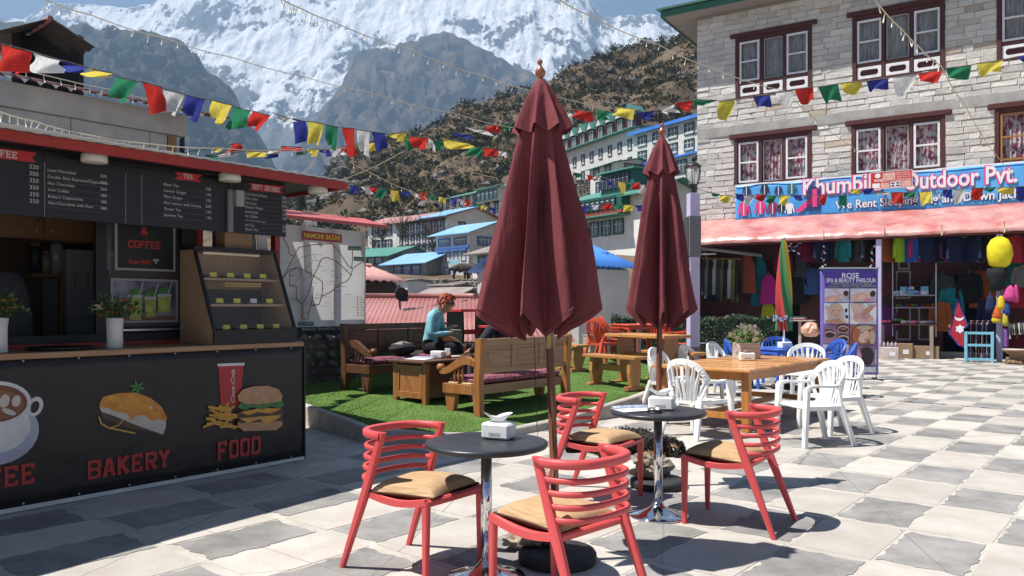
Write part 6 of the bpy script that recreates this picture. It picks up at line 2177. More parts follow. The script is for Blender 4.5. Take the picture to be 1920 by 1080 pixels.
for (x, y, dx, dy, lb) in ((1.72, 14.75, .85, .5, 'red orange plastic chair left of the red plastic table, leaning profile'),
      (1.98, 15.5, 1, .1, 'red orange plastic chair tucked in behind the left one'),
      (3.22, 14.9, -.8, .5, 'red orange plastic armchair right of the red plastic table'),
      (2.95, 16.2, -.5, -.86, 'red orange plastic chair on the far side of the red table')):
 c = copy_tree(wp, facing((x, y, turf_z(x, y)), (dx, dy)), lb, {white_pl: orange_pl})
 c['group'] = RG
def plastic_table(M, label, m, w=.82):
 t = thing('plastic_table', label, 'table', M)
 a = w / 2
 MB().box(-a, a, -a, a, .705, .73, c=.008).build('table_top', m, t)
 b = MB()
 b.box(-a + .03, a - .03, -a + .02, -a + .03, .64, .704).box(-a + .03, a - .03, a - .03, a - .02, .64, .704).box(-a + .02, -a + .03, -a + .03, a - .03, .64, .704).box(a - .03, a - .02, -a + .03, a - .03, .64, .704)
 b.build('skirt', m, t)
 for sx in (-1, 1):
  for sy in (-1, 1):
   leg_bar((sx * (a - .03), sy * (a - .03), 0), (sx * (a - .06), sy * (a - .06), .70), .05, .05, .075, .075).build('leg', m, t)
plastic_table(T(BC.x, BC.y, 0, rz=.35), 'square blue plastic table with a folded striped parasol through it', blue_pl, .95)
plastic_table(T(RC.x, RC.y, RC.z, rz=.3), 'square red plastic table on the turf before the hedge', orange_pl, .9)
napkin_box(T(BC.x - .02, BC.y - .22, .7305, rz=.3), 'white napkin box on the blue plastic table', 1.6, False)
# striped parasol on the blue table
def striped_parasol():
 x, y = BC.x + .04, BC.y
 t = thing('parasol', 'closed red green and yellow parasol standing in the blue table', 'parasol', T(x, y, 0))
 MB().tube([(0, 0, .03), (0, 0, 2.72)], .02, 10).build('pole', white_p, t)
 cols = [mat('canvas_red', (.42, .045, .045), rough=.8), mat('canvas_green', (.05, .19, .07), rough=.8), mat('canvas_yellow', (.55, .36, .03), rough=.8)]
 zt, zb = 2.68, 1.02
 for k in range(6):
  def seg(s_, q, k=k):
   an = (k + s_) * PI / 3 + 1.5 * q + .2
   r = .025 + .135 * q ** .6 * (1 - .5 * math.sin(s_ * PI)) * (1 - .35 * max(0, q - .72) * 3)
   zz = zt + (zb - zt) * q + .05 * math.sin(s_ * PI) * q
   return (r * math.cos(an) * 1.25, r * math.sin(an), zz)
  MB().grid(seg, 8, 20).build('canopy_panel', cols[k % 2] if k != 4 else cols[2], t)
 pr_ = MB()
 for k in range(7):
  an = 2.2 + k * .5
  pr_.cb(.125 * math.cos(an) * 1.3, .125 * math.sin(an), zb + .22 + .04 * (k % 2), .05, .03, .08)
 pr_.build('printed_hem', mat('hem_print', (.60, .60, .62), (.08, .10, .30), scale=24, rough=.7, lo=.45, hi=.55), t)
 MB().lathe([(0, 2.68), (.03, 2.69), (.02, 2.73), (0, 2.74)], 10).build('finial', white_p, t)
 MB().lathe([(0, 0), (.22, 0), (.22, .06), (.03, .1), (.03, .3), (0, .3)], 20).build('base', conc_b, t)
striped_parasol()
# pole of the hidden parasol at the red table
t = thing('parasol_pole', 'slim white parasol pole rising from the red plastic table', 'pole', T(RC.x, RC.y, RC.z))
MB().tube([(0, 0, .03), (0, 0, 1.75)], .03, 10).build('pole', white_p, t)
MB().lathe([(0, 0), (.2, 0), (.2, .06), (0, .08)], 18).build('base', conc_b, t)
# orange varnished slat table
ow = wood('orange_varnish', (0.60, 0.29, 0.09), (0.46, 0.195, 0.055), 1, scale=2.2, rough=.30, rnd=.13, coat=.3)
owl = wood('orange_varnish_leg', (0.52, 0.22, 0.055), (0.40, 0.15, 0.035), 2, scale=2.2, rough=.35, rnd=.08)
NCN = Vector((2.72, 9.05, 0))
WT = thing('wooden_table', 'long orange varnished slatted table surrounded by white plastic chairs', 'table', Matrix(((UD.x, VD.x, 0, NCN.x), (UD.y, VD.y, 0, NCN.y), (0, 0, 1, 0), (0, 0, 0, 1))))
LT, WTT = 2.75, 1.28
rg = random.Random(21)
for k in range(17):
 w = LT / 17
 MB().box(k * w + .004, (k + 1) * w - .004, rg.uniform(-.012, .012), WTT + rg.uniform(-.012, .012), .712, .742 + rg.uniform(-.002, .002), c=.003).build('plank', ow, WT)
MB().box(.10, LT - .1, .09, .12, .60, .7115).box(.10, LT - .1, WTT - .12, WTT - .09, .60, .7115).box(.12, .15, .12, WTT - .12, .60, .7115).box(LT - .15, LT - .12, .12, WTT - .12, .60, .7115).build('apron', owl, WT, kind=None)
for x in (.10, LT - .19):
 for y in (.05, WTT - .14):
  MB().box(x, x + .09, y, y + .09, 0, .71, c=.004).build('leg', owl, WT)
 MB().box(x + .02, x + .07, .145, WTT - .145, .14, .21).build('stretcher', owl, WT)
MB().box(.18, LT - .19, WTT / 2 - .03, WTT / 2 + .03, .145, .205).build('stretcher', owl, WT)
# planter and napkin box on it
pc = Vector((3.28, 11.05, .743))
pl = thing('flower_planter', 'whitewashed wooden planter of white and pink flowers on the slatted table', 'planter', T(pc.x, pc.y, pc.z, rz=.25))
wash = wood('whitewashed_wood', (0.52, 0.46, 0.42), (0.40, 0.34, 0.31), 0, rough=.8)
for (a, b, c, d) in ((-.155, .155, -.11, -.095), (-.155, .155, .095, .11), (-.155, -.14, -.094, .094), (.14, .155, -.094, .094)):
 for k in range(3):
  MB().box(a, b, c, d, .002 + .075 * k, .074 + .075 * k, c=.002).build('board', wash, pl)
MB().box(-.139, .139, -.094, .094, .01, .18).build('soil', mat('potting_soil', (.03, .02, .014), rough=.95), pl)
rg = random.Random(31)
lf = MB()
for _ in range(1100):
 an, el = rg.uniform(0, 2 * PI), rg.uniform(.0, 1.5)
 r = rg.uniform(.08, .24)
 c = Vector((math.cos(an) * math.cos(el) * r * 1.15, math.sin(an) * math.cos(el) * r * .8, .22 + math.sin(el) * r * .95))
 a = Vector((rg.uniform(-1, 1), rg.uniform(-1, 1), rg.uniform(-.2, 1))).normalized() * rg.uniform(.02, .04)
 n_ = a.cross(Vector((rg.uniform(-1, 1), rg.uniform(-1, 1), rg.uniform(-1, 1)))).normalized() * .011
 lf.add([c, c + a * .5 + n_, c + a, c + a * .5 - n_], [(0, 1, 2, 3)])
lf.build('leaves', mat('planter_leaf', (.07, .16, .02), (.14, .26, .05), scale=5, rough=.6, rnd=.4, isl=True), pl)
pet_w = mat('petal_cream', (.66, .60, .52), rough=.7)
pet_p = mat('petal_mauve', (.38, .17, .26), rough=.7)
for k in range(120):
 an, el = rg.uniform(0, 2 * PI), rg.uniform(.1, 1.45)
 r = rg.uniform(.2, .27)
 c = Vector((math.cos(an) * math.cos(el) * r * 1.15, math.sin(an) * math.cos(el) * r * .85, .22 + math.sin(el) * r))
 pk = c.x > .1
 b = MB()
 sz = .034 if k % 4 == 0 and not pk else .013
 for w_ in range(6):
  a1 = w_ * PI / 3
  o = Vector((math.cos(a1), -.5, math.sin(a1))).normalized() * sz
  s_ = Vector((-math.sin(a1), 0, math.cos(a1))) * sz * .55
  b.add([c, c + o * .6 + s_, c + o * 1.1, c + o * .6 - s_], [(0, 1, 2, 3)])
 b.build('flower', pet_p if pk else pet_w, pl)
napkin_box(T(3.16, 10.62, .743, rz=-.1), 'white napkin box beside the planter on the slatted table', 1.5, False)
a2 = thing('ashtray', 'small dark ashtray on top of the napkin box by the planter', 'ashtray', T(3.16, 10.62, .743 + .1085))
MB().lathe([(0, .004), (.045, .004), (.047, .03), (.052, .03), (.050, 0), (0, 0)], 20).build('dish', mat('ash_brown', (.16, .13, .10), rough=.4), a2)
# picnic table and benches on the turf
pw = wood('picnic_pine', (0.50, 0.25, 0.085), (0.36, 0.155, 0.045), 0, scale=2, rough=.4, rnd=.1)
pwl = wood('picnic_pine_leg', (0.46, 0.23, 0.085), (0.33, 0.145, 0.05), 2, scale=2, rough=.45, rnd=.1)
def slab_bench(name, label, c, d, L, w, h, top_t, m1, m2, legw=.26, cat='bench', group=None, foot=True):
 z = turf_z(c[0], c[1]) - .01
 t = thing(name, label, cat, facing((c[0], c[1], z), (-d[1], d[0])), group)
 MB().box(-L / 2, L / 2, -w / 2, w / 2, h - top_t, h, c=.006).build('top', m1, t)
 for sx in (-1, 1):
  x = sx * (L / 2 - .16)
  b_ = legw / 2
  MB().prism([(-b_ * .72, .06), (b_ * .72, .06), (b_ * 1.0, h * .5), (b_ * .9, h - top_t - .001), (-b_ * .9, h - top_t - .001), (-b_ * 1.0, h * .5)], x - .03, x + .03, 'yz').build('leg', m2, t)
  if foot:
   MB().box(x - .045, x + .045, -w / 2 - .02, w / 2 + .02, 0, .059, c=.004).build('foot', m2, t)
 MB().box(-L / 2 + .20, L / 2 - .20, -.025, .025, h * .52, h * .52 + .09).build('stretcher', m1, t)
 return t
pb1 = gt(1115, 722)
pb2 = gt(1173, 733)
e_ = Vector((pb2.x - pb1.x, pb2.y - pb1.y, 0)).normalized()
p_ = Vector((-e_.y, e_.x, 0))
cb1 = (pb1 + pb2) / 2 + p_ * .10
PG = 'pine picnic benches on the turf'
slab_bench('picnic_bench', 'low pine bench nearest the camera in front of the picnic table', cb1, e_, 1.12, .30, .50, .045, pw, pwl, .24, group=PG)
slab_bench('picnic_table', 'small pine picnic table with slab legs before the red plastic table', cb1 + p_ * .66 + e_ * .05, e_, 1.25, .62, .80, .05, pw, pwl, .34, 'table')
slab_bench('picnic_bench', 'pine bench on the far side of the picnic table, mostly hidden', cb1 + p_ * 1.32, e_, 1.12, .30, .50, .045, pw, pwl, .24, group=PG)
s1 = gt(1079, 698)
slab_bench('picnic_bench', 'end of a pine bench showing right of the high backed bench', (s1.x - .05, s1.y + .25), Vector((.5, -.86, 0)), .7, .28, .47, .04, pw, pwl, .22, group=PG)
crate_p = gt(1112, 659)
t = thing('storage_crate', 'small beige crate standing by the white wall', 'crate', T(1.80, 17.6, turf_z(1.8, 17.6), rz=.5))
MB().box(-.17, .17, -.15, .15, 0, .36, c=.006).build('box', mat('beige_crate', (.36, .31, .22), (.28, .24, .17), scale=6, rough=.8), t)
MB().box(-.18, .18, -.16, .16, .361, .385, c=.004).build('lid', MATS['beige_crate'], t)
# red topped picnic table with black legs
rt_m = mat('red_table_paint', (.50, .035, .035), (.44, .03, .03), scale=4, rough=.4)
bl_m = mat('black_leg_paint', (.012, .012, .013), rough=.5)
rc_ = Vector((-.80, 14.9, 0))
slab_bench('red_table', 'tall red topped table with black tapered legs behind the red haired diner', rc_, UD, 1.10, .62, .99, .05, rt_m, bl_m, .42, 'table', foot=False)
slab_bench('red_bench', 'red topped black legged bench left of the tall red table', rc_ - VD * -.62 - UD * .15, UD, 1.0, .30, .72, .045, rt_m, bl_m, .26, group='red topped benches by the tall red table', foot=False)
slab_bench('red_bench', 'red topped black legged bench right of the tall red table', rc_ - VD * .62 - UD * -.2, UD, 1.0, .30, .72, .045, rt_m, bl_m, .26, group='red topped benches by the tall red table', foot=False)
# carved high backed benches and low cabinet table
dkw = wood('dark_walnut', (0.13, 0.055, 0.024), (0.075, 0.030, 0.014), 0, scale=2.2, rough=.42, rnd=.08)
mdw = wood('honey_wood', (0.40, 0.175, 0.055), (0.25, 0.095, 0.030), 2, scale=2.2, rough=.36, rnd=.08)
plw = wood('pale_panel_wood', (0.34, 0.215, 0.125), (0.24, 0.14, 0.075), 0, scale=1.6, rough=.6, rnd=.08)
def carved_bench(M, label, wf, wp_, L=1.85):
 "x along the bench, seat faces +y, rear plane y=0"
 t = thing('carved_bench', label, 'bench', M, 'high backed carved benches')
 D = .60
 for x in (0, L - .09):
  b = MB()
  b.prism([(-.02, .0), (.07, .0), (.10, .30), (.085, .40), (.05, .93), (-.04, .93), (-.005, .40)], x, x + .09, 'yz')
  b.build('back_post', wf, t)
 MB().box(.092, L - .092, .005, .05, .84, .925, M=T(0, -.03, 0), c=.005).build('top_rail', wp_, t)
 MB().box(.092, L - .092, .015, .055, .50, .575, c=.004).build('lower_rail', wp_, t)
 n = 3
 W_ = (L - .184) / n
 for k in range(n):
  x = .092 + W_ * k
  if k:
   MB().box(x - .035, x + .035, -.008, .042, .576, .838, c=.004).build('stile', wp_, t)
  MB().box(x + .036, x + W_ - .036, .008, .026, .577, .837).build('panel', wp_, t)
  MB().box(x + .085, x + W_ - .085, -.002, .034, .622, .792, c=.008).build('raised_field', wp_, t)
 MB().box(.0, L, .075, .105, .25, .36).build('seat_rail', wp_, t)
 MB().box(.0, L, D - .03, D, .25, .37, c=.004).build('seat_rail', wf, t)
 for x in (0, L - .05):
  MB().box(x, x + .05, .106, D - .031, .25, .37, c=.004).build('side_rail', wf, t)
 MB().box(.051, L - .051, .106, D - .031, .33, .35).build('seat_board', wp_, t)
 for x in (.02, L - .09):
  MB().prism([(D - .16, 0), (D - .06, 0), (D - .02, .249), (D - .20, .249)], x, x + .07, 'yz').build('leg', wf, t)
 for x in (.0, L - .06):
  ar = MB()
  prof_t, prof_b = [], []
  for k in range(19):
   q = k / 18
   y = .055 + q * (D + .0)
   zc_ = .60 + .065 * math.sin(q * PI * 1.55 + .2) - .02 * q
   th = .032 + .02 * math.sin(q * PI)
   prof_t.append((y, zc_ + th))
   prof_b.append((y, zc_ - th))
  ar.prism(prof_t + prof_b[::-1], x, x + .06, 'yz')
  ar.lathe([(0, -.036), (.046, -.03), (.046, .03), (0, .036)], 16, M=T(x + .03, D + .06, prof_t[-1][1] + .005, ry=PI / 2))
  ar.build('armrest', wf, t)
  for k in range(3):
   y = D * .48 + .065 * k
   MB().lathe([(.014, .371), (.012, .42), (.017, .47), (.012, .52), (.015, .615)], 8, M=T(x + .03, y, 0)).build('spindle', wf, t)
 return t
def frame(o, xd):
 yd = Vector((-xd.y, xd.x, 0))
 return Matrix(((xd.x, yd.x, 0, o.x), (xd.y, yd.y, 0, o.y), (0, 0, 1, o.z), (0, 0, 0, 1)))
textile = mat('purple_textile', (0.20, 0.012, 0.075), (0.035, 0.008, 0.05), scale=34, rough=.85, lo=.42, hi=.5, bump=.3, bscale=60)
_n, _l = textile.node_tree.nodes, textile.node_tree.links
_src = _n['Principled BSDF'].inputs['Base Color'].links[0].from_socket
for (sc, th, c) in ((55, .66, (.55, .22, .05)), (70, .68, (.60, .42, .45)), (48, .69, (.45, .03, .12))):
 _x = _n.new('ShaderNodeTexVoronoi')
 _x.inputs['Scale'].default_value = sc
 _tc = _n.new('ShaderNodeTexCoord')
 _l.new(_tc.outputs['Object'], _x.inputs['Vector'])
 _r = _n.new('ShaderNodeMath')
 _r.operation = 'LESS_THAN'
 _r.inputs[1].default_value = .30
 _l.new(_x.outputs['Distance'], _r.inputs[0])
 _m = _n.new('ShaderNodeMix')
 _m.data_type = 'RGBA'
 _l.new(_r.outputs[0], _m.inputs['Factor'])
 _l.new(_src, _m.inputs[6])
 _m.inputs[7].default_value = (*c, 1)
 _src = _m.outputs[2]
_l.new(_src, _n['Principled BSDF'].inputs['Base Color'])
BRo = gt(897, 782)
BRM = frame(BRo, UD)
carved_bench(BRM, 'carved bench with pale panelled back turned to the camera', mdw, plw)
BLo = gt(640, 731)
BLM = frame(BLo, UD) @ T(1.95, 0, 0, rz=PI)
carved_bench(BLM, 'dark carved bench facing the camera on the left of the cabinet table', dkw, dkw, 1.95)
for M_, lb, L in ((BRM, 'purple patterned seat cushion on the pale backed bench', 1.85), (BLM, 'purple patterned seat cushion on the dark bench', 1.95)):
 c = MB().box(.06, L - .06, .10, .565, .372, .455, c=.03).build('bench_cushion', textile, None, M_)
 tag(c, lb, 'cushion', 'purple patterned bench cushions')
 for k in range(2):
  f = MB().box(.075, .16, .14 + .22 * k, .30 + .22 * k, .352, .371, c=.006).build('foam_slab', mat('foam_yellow', (.55, .42, .22), rough=.9), None, M_ @ T(-.06, 0, .018))
  tag(f, 'yellow foam edge under the %s end of the cushion on the %s bench' % (('back', 'front')[k], 'pale backed' if L < 1.9 else 'dark'), 'foam pad')
# rope hanging behind the pale bench
# low cabinet table
CTo = gt(798, 760)
CTM = frame(CTo, UD)
ct = thing('cabinet_table', 'low wooden cabinet table with panelled end between the two benches', 'table', CTM)
Lc, Wc, Hc = 1.55, .62, .56
MB().box(-.06, Lc + .06, -.04, Wc + .04, Hc - .035, Hc, c=.006).build('table_top', dkw, ct)
for (x, y) in ((0, 0), (0, Wc - .07), (Lc - .07, 0), (Lc - .07, Wc - .07)):
 MB().box(x, x + .07, y, y + .07, 0, Hc - .036, c=.004).build('leg', mdw, ct)
MB().box(-.008, .03, .071, Wc - .071, Hc - .12, Hc - .06, c=.004).build('end_rail', mdw, ct)
MB().box(-.004, .03, .071, Wc - .071, .07, .15, c=.004).build('end_rail', mdw, ct)
MB().box(.012, .03, .071, Wc - .071, .151, Hc - .121).build('end_panel', mdw, ct)
for y in (.071, Wc - .121):
 MB().box(0.0, .029, y, y + .05, .151, Hc - .121, c=.004).build('end_stile', mdw, ct)
MB().box(.071, Lc - .071, .02, .04, .08, Hc - .06).build('side_panel', dkw, ct)
MB().box(.071, Lc - .071, Wc - .04, Wc - .02, .08, Hc - .06).build('side_panel', dkw, ct)
def on_ct(x, y, rz=0):
 return CTM @ T(x, y, Hc + .0005, rz=rz)
napkin_box(on_ct(.52, .30, .3 - PI / 2), 'white napkin box on the cabinet table', 1.35, False)
m2 = thing('menu_sheet', 'white menu lying on the cabinet table in front of the napkin box', 'menu', on_ct(.24, .36, .2))
MB().sheet(lambda a, b: (-.13 + .26 * a, -.17 + .34 * b, .003 + .012 * a * a), 6, 4, .001).build('paper', MATS['menu_paper'], m2)
MB().sheet(lambda a, b: (.07 + .06 * a, -.17 + .34 * b, .014 + .014 * a), 4, 4, .001).build('band', MATS['blue_band_print'], m2)
gl_c = mat('drinking_glass', (.75, .78, .78), rough=.03, spec=.8, alpha=.28)
tea = mat('red_tea', (.16, .02, .008), rough=.1)
for k, (x, y, lb, full) in enumerate(((.86, .46, 'empty clear drinking glass on the cabinet table', 0), (1.02, .16, 'glass of dark red tea on the cabinet table', 1))):
 g_ = thing('drinking_glass', lb, 'glass', on_ct(x, y))
 MB().lathe([(0, .002), (.032, .002), (.040, .115), (.037, .115), (.030, .008), (0, .008)], 20).build('tumbler', gl_c, g_)
 if full:
  MB().lathe([(0, .009), (.0295, .009), (.034, .075), (0, .076)], 20).build('tea', tea, g_)
sc_ = thing('saucer', 'white saucer on the cabinet table beside the empty glass', 'saucer', on_ct(.80, .26))
MB().lathe([(0, .003), (.05, .004), (.085, .018), (.087, .016), (.05, 0), (0, 0)], 26).build('dish', mat('white_china', (.68, .68, .66), rough=.2), sc_)
sp_ = thing('spice_pot', 'small brown pot on the cabinet table by the napkin box', 'pot', on_ct(.62, .20))
MB().lathe([(0, 0), (.03, 0), (.036, .03), (.03, .06), (.026, .06), (.028, .02), (0, .02)], 16).build('pot', mat('clay', (.22, .12, .07), rough=.5), sp_)
bp = thing('backpack', 'grey and black backpack lying on the dark bench beside the diner', 'backpack', BLM @ T(1.10, .34, .456, rz=.4))
bk = cloth('pack_black', (.035, .036, .042))
def pack(s_, q):
 an = s_ * 2 * PI
 r = math.sin(max(.02, min(.98, q)) * PI) ** .45
 return (.26 * r * abs(math.cos(an)) ** .7 * (1 if math.cos(an) > 0 else -1), .17 * r * abs(math.sin(an)) ** .8 * (1 if math.sin(an) > 0 else -1), .19 * (q ** .8) * (1 + .08 * math.sin(an * 2)))
MB().grid(pack, 24, 12).build('body', bk, bp)
MB().sheet(lambda s_, q: (-.17 + .36 * s_, -.10 + .20 * q, .175 + .035 * math.sin(s_ * PI) * math.sin(q * PI)), 10, 6, .012).build('flap', cloth('pack_grey', (.24, .23, .20)), bp)
MB().tube([(-.2, -.12, .05), (-.30, -.16, .03), (-.33, -.02, .08), (-.24, .08, .12)], .012, 6).build('strap', bk, bp)
# hedge, lamp pillar, spa banner
hd = thing('hedge', 'clipped dense green hedge behind the red and white plastic chairs', 'hedge')
hleaf = mat('hedge_leaf', (.016, .042, .018), (.05, .10, .05), scale=4, rough=.45, rnd=.5, isl=True, coord='World', spec=.5)
hb_ = MB()
hpath = [(2.35, 18.4), (3.4, 17.9), (4.4, 17.3), (5.6, 16.6)]
rg = random.Random(44)
for (x0, y0), (x1, y1) in zip(hpath, hpath[1:]):
 L = math.hypot(x1 - x0, y1 - y0)
 for _ in range(int(L * 2300)):
  s_ = rg.random()
  face = rg.random()
  zt = 1.24 + .04 * math.sin(s_ * 9 + x0)
  off, z_ = (rg.uniform(-.22, -.16), rg.uniform(.05, zt)) if face < .62 else (rg.uniform(-.2, .2), zt + rg.uniform(-.05, .03))
  p = Vector((x0 + (x1 - x0) * s_ - (y0 - y1) / L * off * -1, y0 + (y1 - y0) * s_ + (x1 - x0) / L * off, z_))
  a = Vector((rg.uniform(-1, 1), rg.uniform(-1, 1), rg.uniform(-1, 1))).normalized() * rg.uniform(.02, .045)
  n_ = a.cross(Vector((rg.uniform(-1, 1), rg.uniform(-1, 1), rg.uniform(-1, 1)))).normalized() * .013
  hb_.add([p, p + a * .5 + n_, p + a, p + a * .5 - n_], [(0, 1, 2, 3)])
hb_.build('leaves', hleaf, hd)
for k, ((x0, y0), (x1, y1)) in enumerate(zip(hpath, hpath[1:])):
 L = math.hypot(x1 - x0, y1 - y0)
 M = frame(Vector((x0, y0, 0)), Vector((x1 - x0, y1 - y0, 0)).normalized())
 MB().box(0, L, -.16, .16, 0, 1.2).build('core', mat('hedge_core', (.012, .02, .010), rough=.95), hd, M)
lx, ly = 3.03, 13.2
lp = thing('lamp_pillar', 'square grey and lavender pillar topped by a black lantern', 'lamp post', T(lx, ly, 0, rz=.15))
gpil = mat('grey_pillar', (.13, .135, .15), (.17, .175, .19), scale=4, rough=.6)
a = .085
for (z0, z1, m_, e) in ((0, .80, gpil, 0), (.801, 2.30, lav, .0), (2.301, 2.98, gpil, .015), (2.981, 3.36, lav, .0)):
 MB().box(-a - e, a + e, -a - e, a + e, z0, z1, c=.004).build('shaft', m_, lp)
MB().box(-a - .11, -a - .016, -a + .02, a - .02, 2.32, 2.96, c=.003).build('side_panel', mat('smoky_panel', (.20, .22, .22), rough=.25), lp)
for z_ in (.86, 2.345):
 MB().tube([(a * .9, -.04, z_), (a + .30, -.04, z_ + .01)], .014, 6, sm=True).build('arm', white_p if z_ < 1 else steel, lp)
lan = MB()
blk = mat('cast_black', (.02, .022, .024), rough=.45)
lan.lathe([(.035, 3.361), (.03, 3.42), (.05, 3.44), (.035, 3.46), (.06, 3.50), (.075, 3.51)], 16)
lan.lathe([(.135, 3.80), (.14, 3.815), (.10, 3.85), (.05, 3.88), (.03, 3.90), (.035, 3.92), (.015, 3.95), (0, 3.99)], 16)
for k in range(6):
 an = k * PI / 3
 lan.tube([(.075 * math.cos(an), .075 * math.sin(an), 3.51), (.12 * math.cos(an), .12 * math.sin(an), 3.62), (.13 * math.cos(an), .13 * math.sin(an), 3.72), (.12 * math.cos(an), .12 * math.sin(an), 3.80)], .008, 5)
ln = lan.build('lantern', blk, lp)
MB().lathe([(.07, 3.512), (.112, 3.62), (.122, 3.72), (.112, 3.798)], 18).build('lantern_glass', mat('lantern_glass_m', (.55, .58, .58), rough=.05, alpha=.35, spec=.8), ln)
bnx = thing('spa_banner', 'upright purple framed stand banner of the Rose spa and beauty parlour', 'banner')
BP = Plane((at(1538, 700, 15.9).x, 15.9), R(90 + 1.5))
bM = BP.mat()
bnx.matrix_world = bM
bw = BP.x(1647)
bz0_, bz1_ = .10, BP.z(1600, 504)
purp = mat('banner_purple', (.17, .13, .46), (.21, .17, .52), scale=2, rough=.45, bump=.1, bscale=4)
MB().sheet(lambda s_, q: (bw * s_, -.012 * math.sin(q * PI * 2) - .01 * math.sin(s_ * 5), bz0_ + (bz1_ - bz0_) * q), 10, 16, .003).build('vinyl', purp, bnx)
MB().box(-.02, bw + .02, -.02, .015, bz1_, bz1_ + .03).build('top_bar', steel, bnx)
for x in (.03, bw - .03):
 MB().tube([(x, .03, .02), (x, .03, bz1_)], .012, 6).build('pole', mat('dark_steel', (.10, .10, .11), rough=.4, metal=.7), bnx)
 MB().tube([(x - .02, -.32, .015), (x + .02, .32, .015)], .016, 6).build('foot', MATS['dark_steel'], bnx)
q = Px(BP, -.022)
def bx(u0, v0, u1, v1, mi):
 q.poly([(u0, v0), (u1, v0), (u1, v1), (u0, v1)], mi)
# 0 white 1 deep purple 2 skin 3 skin dark 4 hair dark 5 pink 6 green-yellow 7 red 8 mauve
bx(1548, 509, 1644, 539, 1)
q.text('ROSE', 1578, 521, 9.5, 0, wpx=32, bold=.012)
q.text('SPA & BEAUTY PARLOUR', 1549, 529.5, 8, 0, wpx=93, bold=.012)
q.text('Solukhumbu, Namche bazaar', 1558, 534, 4, 6, wpx=78)
q.text('Contact : 9815732168, 039540190', 1552, 538.6, 4, 6, wpx=90)
bx(1546, 541, 1592, 566, 9)
bx(1594, 541, 1643, 566, 9)
bx(1545, 568, 1591, 606, 0)
bx(1593, 568, 1643, 608, 0)
bx(1544, 610, 1567, 644, 8)
bx(1568, 610, 1591, 644, 8)
bx(1593, 610, 1641, 646, 7)
bx(1543, 646, 1591, 684, 0)
bx(1592, 648, 1640, 684, 8)
bx(1541, 688, 1642, 698, 0)
# massage pictures
q.ell(1562, 560, 15, 6, 2, rot=-8); q.ell(1582, 552, 6, 5, 2); q.ell(1586, 550, 5, 5, 4); q.line([(1566, 541), (1572, 554)], 4, 2)
q.ell(1612, 557, 17, 8, 2, rot=-10); q.ell(1630, 554, 7, 6, 2); q.ell(1636, 551, 5, 6, 4, rot=30); q.ell(1626, 563, 7, 3, 5)
q.ell(1567, 579, 13, 10, 10); q.ell(1567, 584, 10, 13, 2); q.ell(1567, 603, 20, 5, 3); q.line([(1550, 575), (1556, 600)], 5, 2); q.line([(1584, 604), (1574, 594)], 5, 2)
q.line([(1563, 582), (1560, 582)], 1, 4); q.line([(1571, 582), (1574, 582)], 1, 4); q.line([(1564, 591), (1570, 591)], 1.4, 7)
q.ell(1586, 582, 2.5, 4, 4); q.ell(1587, 594, 2.5, 3.5, 4)
q.ell(1618, 597, 19, 8, 2); q.ell(1620, 573, 4, 4, 0); q.ell(1620, 573, 1.5, 1.5, 6)
for k in range(4):
 q.line([(1597 + 6 * k, 570), (1603 + 6 * k, 592)], 4, 2)
 q.line([(1603 + 6 * k, 591), (1604 + 6 * k, 595)], 3, 5)
for k in range(4):
 q.line([(1640 - 5 * k, 572 + 2 * k), (1624 - 3 * k, 588)], 4, 3)
for (cu, cv) in ((1555, 627), (1580, 617), (1580, 635)):
 q.ell(cu, cv, 10, 7, 2); q.ell(cu, cv + 1, 9, 5, 4); q.line([(cu - 9, cv - 7), (cu + 1, cv - 9), (cu + 9, cv - 6)], 2, 4)
q.ell(1580, 617, 6, 2, 7)
q.ell(1617, 628, 12, 15, 2); q.ell(1604, 626, 7, 14, 11, rot=12); q.ell(1634, 632, 6, 13, 10); q.line([(1612, 624), (1617, 623)], 1.4, 4); q.line([(1620, 636), (1626, 636)], 1.6, 7); q.ell(1620, 614, 16, 4, 10)
q.ell(1556, 664, 10, 16, 4, rot=20); q.ell(1554, 668, 7, 10, 3); q.ell(1578, 656, 12, 6, 2); q.ell(1625, 668, 12, 17, 4); q.ell(1604, 668, 10, 14, 5); q.line([(1612, 684), (1604, 664)], 7, 2)
for k in range(16):
 q.line([(1639, 656 + 1.7 * k), (1641.5, 656 + 1.7 * k)], .7, 0)
q.build('print', [hw, mat('deep_purple', (.06, .03, .27), rough=.45), skin_pr, mat('skin_print_dark', (.45, .22, .16), (.5, .27, .2), scale=20, rough=.5), mat('hair_print', (.03, .018, .02), rough=.5), mat('pink_nail', (.60, .22, .36), rough=.5),
 mat('lime_text', (.36, .42, .10), rough=.5), mat('dark_red_print', (.30, .06, .05), (.45, .2, .12), scale=40, rough=.5), mat('mauve_print', (.40, .24, .34), (.30, .14, .22), scale=12, rough=.5), mat('pale_photo', (.60, .58, .66), (.5, .46, .56), scale=8, rough=.5),
 mat('towel_print', (.50, .42, .30), (.42, .30, .18), scale=30, rough=.5), mat('orange_hair_print', (.40, .12, .05), rough=.5)], bnx)
